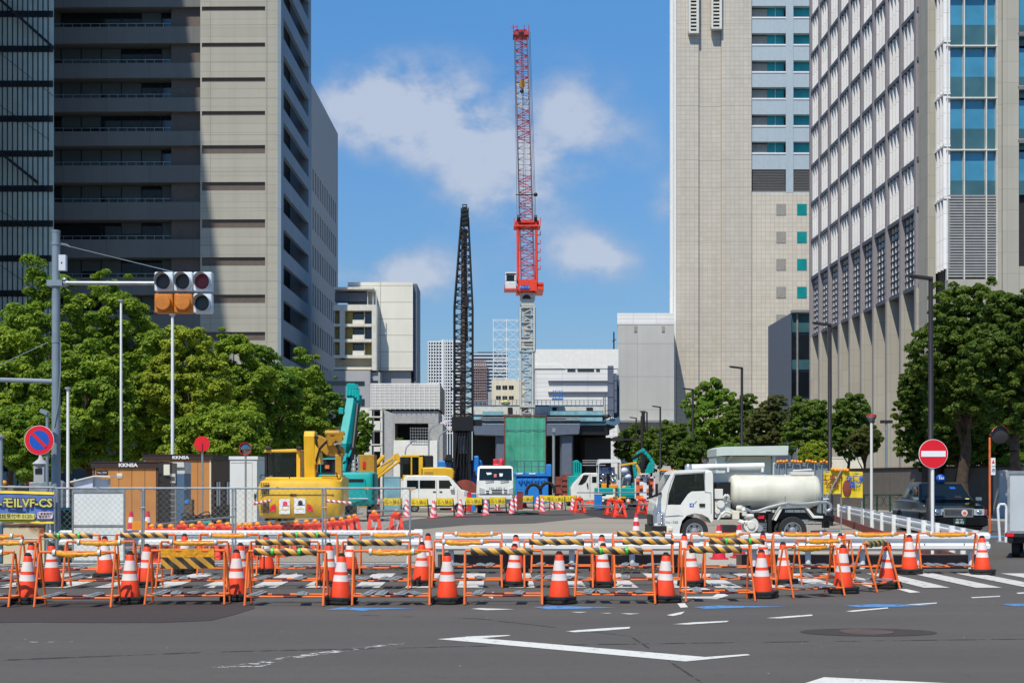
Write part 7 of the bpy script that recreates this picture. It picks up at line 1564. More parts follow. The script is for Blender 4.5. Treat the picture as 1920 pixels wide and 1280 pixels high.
a = MB(); a.prism(rrect(bx(71), bx(100), GZ(972, Yn_), GZ(959, Yn_), .04), 'y', -.042, -.036); a.build('caption_panel', 'pink_pale', t); text('lettering', '工事事務所', .06, (bx(85), -.046, GZ(963, Yn_)), 'brown_text', t, extrude=.001); text('lettering', '電話受付', .06, (bx(85), -.046, GZ(968.5, Yn_)), 'brown_text', t, extrude=.001)
# boards behind the fence
t = thing('framed_board', 'big white board in a grey metal frame standing behind the chain link fence', 'board', (GX(135, 27.5), 27.5, 0)); wb_ = GX(234, 27.5)-t.location.x; zb_ = GZ(914, 27.5)
a = MB(); a.box(.03, wb_-.03, .005, .025, .1, zb_-.05); a.build('panel', 'panel_white', t)
a = MB(); a.box(0, .03, -.01, .04, 0, zb_); a.box(wb_-.03, wb_, -.01, .04, 0, zb_); a.box(.031, wb_-.031, -.01, .04, zb_-.10, zb_); a.box(.031, wb_-.031, -.01, .04, zb_-.80, zb_-.76); a.box(.031, wb_-.031, -.01, .04, .05, .1); a.build('frame', 'weight_grey', t)
m_, nt_, b_ = base_mat('rusty_board'); t_ = node(nt_, 'ShaderNodeTexCoord'); n_ = node(nt_, 'ShaderNodeTexNoise'); n_.inputs['Scale'].default_value = 3.2; n_.inputs['Detail'].default_value = 8; nt_.links.new(t_.outputs['Object'], n_.inputs['Vector']); s_ = node(nt_, 'ShaderNodeSeparateXYZ'); nt_.links.new(t_.outputs['Object'], s_.inputs[0])
f_ = math_n(nt_, 'MULTIPLY_ADD', n_.outputs[0], 5, math_n(nt_, 'MULTIPLY_ADD', s_.outputs[2], 3.5, -5.0)); nt_.links.new(mixc(nt_, math_n(nt_, 'MINIMUM', math_n(nt_, 'MAXIMUM', f_, 0), 1), lin((206, 192, 160)), lin((132, 74, 42))), b_.inputs['Base Color']); b_.inputs['Roughness'].default_value = .8
a = MB(); a.box(GX(6, 27.6), GX(83, 27.6), 27.6, 27.68, .02, GZ(981, 27.6)); a.box(GX(4, 27.6), GX(85, 27.6), 27.57, 27.7, GZ(984.5, 27.6), GZ(982, 27.6), 1); tag(a.build('rusty_board', ['rusty_board', 'shed_side']), 'beige board with a rusty brown stain below the blue banner', 'board')
tag(MB().box(GX(-40, 27.9), GX(5, 27.9), 27.9, 28.6, .0, GZ(979, 27.9)).build('blue_tarp_box', 'deck_blue', bevel=.05), 'blue covered crate at the left edge under the banner', 'crate')
t = thing('waste_bin', 'dark green bin behind the fence, left of the framed white board', 'bin', (GX(110, 28.5), 28.5, 0)); wb_ = GX(134, 28.5)-t.location.x; zb_ = GZ(951, 28.5)
a = MB(); a.box(0, wb_, 0, .6, 0, zb_-.06); a.build('body', 'sign_green', t, bevel=.02); a = MB(); a.box(-.02, wb_+.02, -.03, .63, zb_-.058, zb_); a.build('lid', 'glass_teal', t, bevel=.01)
# ground clutter behind the barricades at left
a = MB()
for q in range(16):
    p = random.uniform(105, 250); Y = random.uniform(27.4, 30); a.tube((GX(p, Y), Y, .1+.02*q), (GX(p+random.uniform(40, 90), Y), Y+.3, .12+.02*q+random.uniform(-.05, .05)), .03, n=6)
tag(a.build('scaffold_pipes', 'galv'), 'pile of grey scaffold pipes on the ground behind the chain link fence', 'pipes')

# ------------------------------------------------------------------ red plastic stands with yellow clamps, and pipes
pl0 = thing('barrier_stand', 'x', 'barrier stand')
a = MB()
for s_ in (-1, 1):
    for q in (-1, 1): a.add([(q*.05, s_*.05, .68), (q*.13, s_*.05, .68), (q*.24, s_*.22, 0), (q*.14, s_*.22, 0), (q*.05, s_*.09, .68), (q*.13, s_*.09, .68), (q*.24, s_*.26, 0), (q*.14, s_*.26, 0)], [(0, 1, 2, 3), (7, 6, 5, 4), (0, 4, 5, 1), (1, 5, 6, 2), (2, 6, 7, 3), (3, 7, 4, 0)])
    a.obox((0, s_*.165, .33), (.30, .03, .12), (s_*-.25, 0, 0)); a.obox((0, s_*.235, .05), (.42, .03, .10), (s_*-.25, 0, 0)); a.obox((0, s_*.10, .62), (.26, .03, .14), (s_*-.25, 0, 0))
a.box(-.13, .13, -.09, .09, .66, .72); a.build('stand', 'red_plastic', pl0, bevel=.01)
a = MB(); a.obox((.02, -.20, .36), (.035, .012, .30), (.25, .25, 0)); a.obox((-.04, -.165, .50), (.035, .012, .16), (.25, -.4, 0)); a.build('reflective_strip', 'cone_white', pl0)
a = MB(); a.sph((0, 0, .76), (.07, .06, .055), 10, 7); a.sph((.05, -.05, .70), .04, 8, 6); a.build('clamp', 'amber', pl0)
kn = [(285, 987), (301, 987), (321, 987), (342, 980), (360, 986), (375, 980), (396, 984), (411, 979), (427, 983), (449, 985), (461, 984), (469, 984), (483, 983), (504, 981), (520, 981), (541, 980), (556, 979), (575, 978), (591, 977), (611, 976), (624, 974), (640, 973), (655, 970), (665, 967)]
for i, (p, y) in enumerate(kn):
    Y = (.76-H)*-F/(y-HY); place(pl0, 'pl', (GX(p, Y), Y, .009), random.uniform(-.25, .25), 'red plastic barrier stand with yellow clamp, %s in the long row' % nth(i, len(kn)), 'red plastic barrier stands')
for p, Y, lab in ((702, 37, 'red plastic barrier stand alone between the excavators, left of two'), (743, 38, 'red plastic barrier stand next to the last fence post, right of two'), (1086, 76, 'red plastic barrier stand carrying pipes at the right end of the yellow barriers'), (1146, 71, 'red plastic barrier stand under the lighting cart, left of a pair'), (1161, 66, 'red plastic barrier stand in front of the lighting cart, right of a pair'), (1204, 74, 'red plastic barrier stand before the checkered warning board'), (1225, 70, 'red plastic barrier stand close to the tank truck mirror')):
    place(pl0, 'pl', (GX(p, Y), Y, .009), .1, lab, 'red plastic barrier stands', (1.5, 1.2, 1.15) if Y > 60 else (1.15, 1, 1.15))
a = MB()
for (pA, yA, pB, yB, Y0, Y1) in ((285, 984, 440, 968, 29.8, 34), (430, 984, 515, 976, 31, 35), (470, 984, 640, 968, 31, 38), (560, 980, 680, 962, 34, 43), (690, 957, 760, 957, 37, 38)): a.tube(W(pA, yA, Y0), W(pB, yB, Y1), .024, n=6)
tag(a.build('barrier_pipes', 'galv'), 'loose grey pipes laid across the red plastic stands behind the fence', 'pipes')
a = MB()
for (pA, yA, pB, yB, Y0, Y1) in ((1082, 923, 1230, 923, 76, 70), (1082, 946, 1160, 949, 76, 67), (1090, 950, 1165, 951, 74, 66), (1160, 944, 1230, 946, 67, 70)): a.tube(W(pA, yA, Y0), W(pB, yB, Y1), .03, n=6)
tag(a.build('barrier_pipes', 'weight_grey'), 'grey pipes bridging the red stands in front of the lighting cart', 'pipes')
for k, (pA, yA, pB, yB, Y0) in enumerate(((475, 944, 508, 938, 41), (610, 938, 660, 943, 41))):
    tag(MB().tube(W(pA, yA, Y0), W(pB, yB, Y0-.3), .045, n=10).build('striped_bar', 'redwhite'), ['red and white striped bar at the left side of the yellow excavator', 'red and white striped bar between the yellow and turquoise excavators'][k], 'striped bar', 'striped warning bars')
# ------------------------------------------------------------------ yellow barrier signs
yb0 = thing('sign_barrier', 'x', 'barrier sign')
a = MB()
for sx in (-1, 1):
    for sy in (-1, 1): a.beam((sx*.42, sy*.04, .88), (sx*.50, sy*.26, 0), .035, .035)
    a.beam((sx*.49, -.24, .1), (sx*.49, .24, .1), .03, .03)
a.build('frame', 'lens_dark', yb0)
a = MB(); strip_n = 12
for k in range(strip_n):
    xA, xB_ = -.45+.9*k/strip_n, -.45+.9*(k+1)/strip_n; f = lambda x: -.10-.02*math.sin(x*9); zt1 = lambda x: .92-.03*math.cos(x*3)
    a.add([(xA, f(xA), .52), (xB_, f(xB_), .52), (xB_, f(xB_)+.03, zt1(xB_)), (xA, f(xA)+.03, zt1(xA))], [(0, 1, 2, 3)], 0, True)
a.build('sign_sheet', 'banner_yellow', yb0, recalc=False)
text('lettering', '立入禁止', .20, (0, -.15, .70), 'brown_text', yb0, rot=(R(86), 0, 0))
fr = [(736, 966), (786, 967), (834, 966), (889, 964), (933, 963), (1045, 957)]; bk = [(866, 958), (915, 957), (950, 957), (986, 957), (1025, 955), (1068, 955)]
for rn, lst in (('front line', fr), ('back line', bk)):
    for i, (p, y) in enumerate(lst):
        Y = GY(y); place(yb0, 'yb', (GX(p, Y), Y, .009), random.uniform(-.12, .12), 'yellow lettered barrier sign on grey legs, %s in the %s' % (nth(i, len(lst)), rn), 'yellow barrier signs')
tag(MB().path([(GX(960, 70), 70, .05), (GX(985, 70), 70.3, .12), (GX(1010, 71), 71, .05), (GX(985, 72), 72, .06), (GX(968, 71), 71, .1)], .05, 6).build('green_hose', 'sign_green'), 'dark green hose lying on the ground among the pink cones', 'hose')

# ------------------------------------------------------------------ signal pole, signs, mirrors, posts on the left
YS = 28.; t = thing('traffic_signal', 'grey steel pole with a long arm holding a horizontal traffic signal of six lamps', 'traffic signal', (GX(105, YS), YS, 0))
zS = lambda y: GZ(y, YS); xS = lambda p: GX(p, YS)-t.location.x
a = MB(); a.lathe([(.10, 0), (.10, .4), (.084, zS(700)), (.082, zS(436)), (.088, zS(436)), (.088, zS(432)), (.02, zS(431))], n=18)
for y in (457, 528, 536, 640): a.lathe([(.092, zS(y)-.03), (.092, zS(y)+.03)], n=18)
a.box(-.16, .16, -.11, .11, zS(537), zS(526)); a.build('pole', 'galv_pole', t)
a = MB(); a.tube((0, 0, zS(530.5)), (xS(290), 0, zS(531)), .042, n=12); a.tube((.05, 0, zS(531)), (.26, 0, zS(531)), .06, n=12); a.sph((xS(122), -.03, zS(525)), .05, 8, 6); a.tube((0, .0, zS(715)), (xS(-20), -.1, zS(712)), .05, n=8, mi=1); a.build('arm', ['galv', 'galv_pole'], t)
a = MB(); a.tube((.06, 0, zS(457)), (xS(326), 0, zS(510)), .008, n=5); a.path([(.11, .0, zS(456.5)), (.22, 0, zS(458)), (.3, 0, zS(463))], .012, 5); a.tube((xS(90), 0, zS(642)), (xS(-10), 0, zS(688)), .008, n=5); a.path([(.10, -.03, zS(640)), (.11, -.05, zS(700)), (.07, -.08, zS(760)), (.0, -.10, zS(800))], .012, 5); a.build('stay_wire', 'galv_pole', t)
a = MB(); a.box(xS(111.5), xS(124.5), -.06, .06, zS(507.5), zS(478.5)); a.box(xS(116), xS(118.5), -.065, -.061, zS(495), zS(492), 1); a.build('control_box', ['signal_white', 'dark_metal'], t, bevel=.015)
xa_, xb_ = xS(291), xS(400)
zrow = ((zS(548), zS(510.5), 0), (zS(588.5), zS(550.5), 1))
for (z0, z1, rw) in zrow:
    for k in range(3):
        x0, x1 = xa_+(xb_-xa_)*k/3+.008, xa_+(xb_-xa_)*(k+1)/3-.008; cov = rw == 1 and k < 2
        a = MB(); a.box(x0, x1, -.11, .09, z0+.006, z1-.006); hb = a.build('signal_head', 'cover_orange' if cov else 'signal_white', t, bevel=.03, seg=3)
        c = ((x0+x1)/2, 0, (z0+z1)/2); rr = .168
        if cov:
            a = MB(); a.lathe([(rr, -.11), (rr*.99, -.17), (rr*.9, -.20), (.001, -.205)], (c[0], 0, c[2]+.01), 'y', 24); a.build('cover', 'cover_orange', hb)
        else:
            a = MB(); a.lathe([(.001, -.118), (rr*.6, -.122), (rr*.93, -.114)], c, 'y', 28, cap=False); a.build('lens', 'lens_red' if (rw == 0 and k == 2) else 'lens_dark', hb)
            a = MB(); n = 24; ring_ = []
            for q in range(n+1):
                th = R(-60+300*q/n); d_ = .05+.20*max(0, math.sin(th)*.5+.5); ring_.append((c[0]+rr*math.cos(th), c[2]+rr*math.sin(th), d_))
            for q in range(n):
                (xA, zA, dA), (xB_, zB, dB) = ring_[q], ring_[q+1]; a.add([(xA, -.11, zA), (xB_, -.11, zB), (xB_, -.11-dB, zB), (xA, -.11-dA, zA)], [(0, 1, 2, 3)], 0, True)
            a.lathe([(rr*.94, -.112), (rr*1.0, -.135), (rr*1.06, -.112)], c, 'y', 28, cap=False); a.build('visor', 'signal_white', hb, recalc=False)
def disc(mb, x, z, r, y, m, n=36, dy=.004): mb.lathe([(r, y), (r, y+dy)], (x, 0, z), 'y', n, m)
YN = 27.6; t = thing('no_parking_sign', 'round red and blue no parking sign on a thin grey post', 'road sign', (GX(88, YN), YN, 0))
a = MB(); a.tube((0, .02, 0), (0, .02, GZ(775, YN)), .032, n=10); a.sph((0, .02, GZ(773, YN)), (.05, .05, .03), 10, 6); a.obox((-.06, 0, GZ(772, YN)), (.16, .08, .08), (0, .4, 0)); a.tube((0, 0, GZ(825, YN)), (GX(75, YN)-GX(88, YN), 0, GZ(825, YN)), .02, n=6); a.build('post', 'galv_pole', t)
xs_, zs_ = GX(75, YN)-GX(88, YN), GZ(825, YN)
a = MB(); disc(a, xs_, zs_, .305, -.045, 0, dy=.012); disc(a, xs_, zs_, .297, -.049, 1); disc(a, xs_, zs_, .205, -.053, 2)
a.obox((xs_, -.056, zs_), (.40, .006, .062), (0, R(45), 0), 1); a.build('sign_disc', ['sign_white', 'sign_red', 'sign_blue'], t)
YE_ = 27.8; t = thing('no_entry_sign', 'round red no entry sign with a white bar on a white post', 'road sign', (GX(1748.5, YE_), YE_, 0))
a = MB(); a.tube((0, 0, 0), (0, 0, GZ(876, YE_)), .034, n=14); a.tube((0, .02, GZ(878, YE_)), (0, .02, GZ(835, YE_)), .03, n=10); a.build('post', 'white', t)
zs_ = GZ(850.5, YE_); a = MB(); disc(a, 0, zs_, .303, -.05, 0, dy=.012); disc(a, 0, zs_, .294, -.054, 1); a.box(-.255, .255, -.06, -.055, zs_-.06, zs_+.06, 0); a.build('sign_disc', ['sign_white', 'sign_red'], t)
def mirror_post(px_, py_, r, Y, yb, lab, m, pole_m, tilt=0, back=False, poledx=0):
    t = thing('traffic_mirror', lab, 'traffic mirror', (GX(px_, Y), Y, 0)); z = GZ(py_, Y); a = MB(); a.tube((poledx, .05, 0), (poledx, .05, z-(r*.3 if not back else 0)), .035, n=8)
    if poledx: a.tube((poledx, .05, z), (0, .02, z), .025, n=6)
    a.build('post', pole_m, t)
    a = MB(); a.lathe([(r*1.12, -.02), (r*1.12, .03), (r*.8, .08), (.001, .10)], (0, 0, z), 'y', 28); a.build('mirror_back', ('dark_metal' if pole_m == 'orange_pipe' else 'red_m') if not back else m, t)
    if not back:
        a = MB(); a.lathe([(.001, -.06), (r*.5, -.05), (r*.85, -.03), (r, -.021)], (0, 0, z), 'y', 28); a.build('mirror_glass', m, t)
        a = MB(); th0 = 20
        for q in range(14):
            A, B_ = R(20+140*q/14), R(20+140*(q+1)/14); f = lambda th, rr, y: (rr*math.cos(th), y, z+rr*math.sin(th))
            a.add([f(A, r*1.1, -.03), f(B_, r*1.1, -.03), f(B_, r*1.12, -.14), f(A, r*1.12, -.14)], [(0, 1, 2, 3)], 0, True)
        a.build('hood', 'sign_red' if pole_m != 'orange_pipe' else 'orange_pipe', t, recalc=False)
    else:
        a = MB(); a.box(-.02, .02, -.06, -.021, z-.3, z+.03); a.build('bracket', 'rust_red', t)
    return t
mirror_post(379, 832, .24, 46, 852, 'round red plastic disc, back of a traffic mirror above the brown cabin', 'sign_red', 'galv', back=True)
mirror_post(460, 841, .20, 47, 856, 'round traffic mirror with red hood above the white cabinet', 'mirror', 'galv')
mirror_post(1874, 815, .27, 45, 965, 'big round traffic mirror on an orange post at the right', 'lens_dark', 'orange_pipe', poledx=-.31)
mirror_post(1322, 863, .13, 52, 900, 'small orange hooded mirror left of the pale kiosk', 'mirror', 'orange_pipe')
t = thing('direction_sign', 'narrow white sign plate with red arrow and black lettering on the orange mirror post', 'sign', (GX(1862, 44.8), 44.8, 0))
a = MB(); a.box(-.08, .07, -.02, .0, GZ(890, 44.8), GZ(858, 44.8)); a.build('plate', 'sign_white', t); a = MB(); a.prism([(-.05, GZ(868, 44.8)), (.045, GZ(868, 44.8)), (0, GZ(861, 44.8))], 'y', -.03, -.021); a.build('arrow', 'sign_red', t)
text('lettering', '一\n方', .13, (0, -.03, GZ(878, 44.8)), 'black', t)
t = thing('pipe_barrier', 'white bent pipe barrier at the kerb beside the orange mirror post', 'barrier', (GX(1880, 38), 38, 0))
a = MB(); a.path([(GX(1875, 38)-t.location.x, 0, 0), (GX(1871, 38)-t.location.x, 0, .95), (GX(1874, 38)-t.location.x, 0, 1.08), (GX(1884, 38)-t.location.x, 0, 1.08), (GX(1887, 38)-t.location.x, 0, .98), (GX(1886, 38)-t.location.x, 0, 0)], .038, 10); a.build('pipe', 'white', t)
a = MB(); a.lathe([(.12, 0), (.12, .03), (.05, .05)], (GX(1875, 38)-t.location.x, 0, 0), n=12); a.build('base_plate', 'galv', t)
for k, (p, y0, Y, r, lab) in enumerate(((323.5, 588, 52, .065, 'tall white flagpole rising right behind the brown cabins'), (227, 562, 56, .055, 'shorter white flagpole half hidden in the left trees'), (127.5, 726, 50, .06, 'thin white post partly hidden behind the signal pole'), (2, 815, 40, .06, 'grey post at the very left edge of the photo'))):
    t = thing('flagpole' if k < 2 else 'post', lab, 'pole', (GX(p, Y), Y, 0)); a = MB(); a.lathe([(r*1.1, 0), (r, GZ(y0, Y)*.5), (r*.85, GZ(y0, Y)-.1)], n=12); a.build('shaft', 'white' if k < 3 else 'galv_pole', t)
    a = MB(); a.lathe([(r*.85, GZ(y0, Y)-.1), (r*2.0, GZ(y0, Y)-.06), (r*2.0, GZ(y0, Y)), (.001, GZ(y0, Y)+.02)], n=12); a.build('cap', 'galv', t)
t = thing('stone_lantern', 'weathered stone lantern pillar beside the signal pole base', 'lantern', (GX(76, 31), 31, 0))
lx_ = lambda q: q/80.6
a = MB(); z = lambda y: GZ(y, 31); a.box(-.12, .12, -.12, .12, 0, z(873)); a.lathe([(.14, z(873)), (.20, z(869)), (.06, z(860)), (.03, z(853))], n=8); a.box(-.08, .08, -.135, -.121, z(888), z(878), 1); a.build('pillar', ['concrete', 'black'], t)
a = MB(); a.box(-.20, .28, -.2, .2, 0, z(903)); a.build('plinth', 'weight_grey', t, bevel=.02)
t = thing('concrete_bollard', 'round topped grey concrete collar round the signal pole foot', 'bollard', (GX(104, 29), 29, 0)); a = MB(); a.prism([(-.17, 0), (.17, 0), (.17, GZ(905, 29)), (.10, GZ(900, 29)), (-.03, GZ(900, 29)), (-.17, GZ(906, 29))], 'y', .0, .2); a.build('collar', 'weight_grey', t, bevel=.02)
# ------------------------------------------------------------------ street lamps on the right
lampsR = [(1745, 517, 41, 'nearest'), (1556, 605, 52.5, 'second nearest'), (1391, 687, 72, 'third nearest'), (1299, 728, 89, 'fourth nearest, beside the bright green tree'), (1238, 761, 109, 'fifth nearest'), (1213, 771, 121, 'sixth nearest'), (1193, 782, 133, 'farthest')]
t0_ = None
for p, y, Y, lab in lampsR:
    h_ = 8.0
    if t0_ is None:
        t = thing('street_lamp', '', 'street lamp'); a = MB(); a.lathe([(.13, 0), (.13, 1.2), (.085, 1.25), (.07, 8.0)], n=14); a.build('pole', 'lamp_black', t)
        a = MB(); a.obox((-.28, 0, 8.02), (.66, .20, .10), (0, R(7), 0)); a.obox((-.55, 0, 8.065), (.25, .22, .07), (0, R(7), 0)); a.build('lamp_head', 'lamp_black', t, bevel=.02); t0_ = t
    else: t = dup(t0_, (0, 0, 0))
    hz = GZ(y, Y); t.location = (GX(p, Y), Y, 0); t.scale = (1, 1, hz/8.07); t['label'] = 'dark street lamp on the right pavement, %s' % lab; t['group'] = 'dark street lamps along the right pavement'
for p, y, Y, lab, red in ((1206, 770, 125, 'black square post without lamp among the right trees', 0), (1634, 777, 68, 'slim white post with a red lamp head beside the finned office', 1), (1662, 790, 80, 'thin grey post with a small twin lamp before the stone columns', 2)):
    t = thing('post', lab, 'post', (GX(p, Y), Y, 0)); z = GZ(y, Y); a = MB(); a.tube((0, 0, 0), (0, 0, z-.1), .18 if red == 0 else .07, n=8); a.build('shaft', 'lamp_black' if red == 0 else 'white' if red == 1 else 'galv_pole', t)
    a = MB(); a.lathe([(.08, z-.42), (.24, z-.16), (.26, z-.10), (.24, z)], n=12, mi=[1, 1, 0]) if red == 1 else a.box(-.2, .2, -.18, .18, z-.1, z) if red == 0 else a.box(-.35, .35, -.1, .1, z-.1, z+.08); a.build('head', ['red_m', 'weight_grey'] if red == 1 else 'lamp_black', t)
# overhead grey bar from viaduct to lamps
# ------------------------------------------------------------------ walls, kiosk, railings on the right
t = thing('kiosk', 'pale mint site kiosk with an overhanging white fascia behind the tank truck', 'kiosk', (GX(1340, 62), 62, 0)); kx = lambda p: GX(p, 62)-t.location.x; kz = lambda y: GZ(y, 62)
a = MB(); a.prism([(kx(1341), kz(855)), (kx(1341), kz(841)), (kx(1352), kz(837.5)), (kx(1475), kz(835.5)), (kx(1474), kz(853)), (kx(1360), kz(853.5))], 'y', -.4, 2.4); a.build('fascia', 'kiosk', t)
a = MB(); a.box(kx(1342), kx(1360), 0, 2.2, 0, kz(855)-.01); a.box(kx(1360)+.01, kx(1450), .6, 2.2, 0, kz(854)-.01); a.box(kx(1448), kx(1452), -.2, .0, 0, kz(854)-.01); a.build('wall', 'kiosk', t)
a = MB(); a.beam((kx(1362), .5, kz(867)), (kx(1372), .0, kz(855)), .06, .06); a.build('bracket', 'white', t)
t = thing('site_wall', 'low cream panel wall beside the dark street lamp', 'wall', (GX(1497, 92), 92, 0)); a = MB(); a.box(0, GX(1623, 92)-t.location.x, 0, .25, 0, GZ(857.5, 92)-.06); a.build('panel', 'cream', t); a = MB(); a.box(-.03, GX(1623, 92)-t.location.x+.03, -.03, .28, GZ(857.5, 92)-.059, GZ(857, 92)+.02); a.build('coping', 'white_dirty', t)
t = thing('boundary_wall', 'long grey brown boundary wall behind the taxi', 'wall', (24, 63, 0)); a = MB(); a.prism([(GX(1520, 86)-24, 23), (.6, 0), (.9, .2), (GX(1520, 86)-24+.2, 23.3)], 'z', 0, 2.45); a.build('wall', 'wall_brown', t); a = MB(); a.prism([(GX(1520, 86)-24-.06, 22.98), (.56, -.06), (.98, .2), (GX(1520, 86)-24+.24, 23.38)], 'z', 2.451, 2.56); a.build('coping', 'fascia', t)
t = thing('wall_pier', 'pale concrete gate pier at the right end of the boundary wall', 'pier', (GX(1874, 62), 62, 0)); a = MB(); a.box(0, GX(1895, 62)-t.location.x, 0, .8, 0, GZ(881, 62)); a.build('pier', 'concrete', t, bevel=.02)
t = thing('green_railing', 'dark green railing with looped ornament behind the taxi', 'railing', (GX(1620, 72), 72, 0), R(-4)); w_ = GX(1692, 72)-GX(1620, 72)
a = MB()
for q in range(4): x = w_*q/3; a.box(x-.04, x+.04, -.04, .04, 0, 1.08)
a.box(0, w_, -.03, .03, 1.02, 1.08); a.box(0, w_, -.02, .02, .1, .14)
for q in range(3):
    for s_ in (-.18, .18):
        c = w_*(q+.5)/3+s_; pts_ = [(c+.16*math.cos(th), 0, .72+.26*math.sin(th)) for th in [k*6.2832/10 for k in range(11)]]; a.path(pts_, .018, 4)
a.build('frame', 'sign_green', t)
# grey hoarding panels with yellow clamps, and yellow banners
def hoard(p0, p1, ytop, Y, lab, n):
    t = thing('hoarding', lab, 'hoarding', (GX(p0, Y), Y, 0)); w_ = GX(p1, Y)-t.location.x; z = GZ(ytop, Y)
    a = MB(); a.box(0, w_, 0, .05, .1, z-.12)
    for q in range(int(w_/.35)+1): a.box(q*.35, q*.35+.05, -.03, -.001, .1, z-.12)
    a.build('panel', 'galv_pole', t)
    a = MB()
    for q in range(n*2): x = w_*(q+.5)/(n*2); a.tube((x, -.1, 0), (x, -.1, z), .022, n=6)
    a.tube((0, -.1, z-.08), (w_, -.1, z-.08), .022, n=6); a.build('pole', 'galv', t)
    for q in range(n):
        x = w_*(q+.5)/n; a = MB()
        for d in (-.18, -.06, .06, .18): a.sph((x+d, -.12, z-.02+random.uniform(-.03, .03)), .065, 8, 6)
        a.build('clamp', 'amber', t)
hoard(1452, 1560, 864, 54, 'grey corrugated hoarding with orange clamps behind the tank', 4); hoard(1236, 1268, 881, 78, 'distant grey hoarding with orange clamps beside the warning board', 2)
t = thing('banner_fence', 'two yellow lettered warning banners tied to a pole fence behind the tank', 'banner fence', (GX(1545, 48), 48, 0)); fx = lambda p: GX(p, 48)-t.location.x; fz = lambda y: GZ(y, 48)
a = MB()
for p in (1546, 1578, 1617): a.tube((fx(p), .05, 0), (fx(p), .05, fz(884)), .025, n=6)
a.tube((fx(1545), .03, fz(884)), (fx(1619), .03, fz(888)), .025, n=6); a.tube((fx(1548), -.1, fz(935)), (fx(1577), -.1, fz(880)), .03, n=6); a.build('pole', 'galv', t)
for k, (p0, p1, y0, y1) in enumerate(((1544, 1576, 883, 926), (1578, 1617, 884, 933))):
    a = MB(); strip(a, fz(y1), fz(y0), fx(p0), fx(p1), n=16, off=-.02); s_ = a.build('banner_sheet', 'banner_yellow', t, recalc=False)
    text('lettering', ('工事中\n注意' if k == 0 else '歩行者\n通路'), .25 if k == 0 else .22, (fx((p0+p1)/2+(5 if k else 0)), -.08, fz(903)), 'rust_red' if k == 0 else 'sign_blue', t, extrude=.001, bold=.006)
a = MB(); a.sph((fx(1587), -.06, fz(915)), (.16, .015, .3), 12, 8); a.build('printed_figure', 'rust_red', t)
a = MB()
for d in (1560, 1566, 1572, 1577, 1583, 1588): a.sph((fx(d), -.06, fz(880+random.uniform(-1, 1.5))), .07, 8, 6)
a.build('clamp', 'amber', t)
# rail with pipes on the ground by the truck
tag(MB().tube(W(1520, 996, 38), W(1575, 994, 38), .03, n=6).build('loose_pipe', 'galv'), 'loose grey pipe on the ground behind the tank truck wheel', 'pipe')
t = thing('portal_beam', 'black overhead traffic gantry arm reaching out before the viaduct', 'gantry', (GX(1204, 118), 118, 0)); a = MB(); a.tube((0, 0, 0), (0, 0, GZ(780, 118)), .14, n=10); a.build('post', 'lamp_black', t); a = MB(); a.box(GX(1146, 118)-t.location.x, 0, -.1, .1, GZ(825, 118), GZ(822, 118)); a.box(GX(1148, 118)-t.location.x, GX(1168, 118)-t.location.x, -.2, .2, GZ(826, 118), GZ(820, 118)); a.build('arm', 'lamp_black', t)
# dark site hoarding along the left trees
t = thing('hoarding', 'dark low hoarding in front of the left trees', 'hoarding', (GX(-60, 58), 58, 0)); a = MB(); a.box(0, GX(200, 58)-t.location.x, 0, .1, 0, GZ(909, 58)); a.build('panel', 'wall_brown', t); a = MB()
for q in range(6): a.sph((.6+q*1.0, -.05, GZ(905, 58)), .12, 8, 6)
a.build('clamp', 'amber', t)

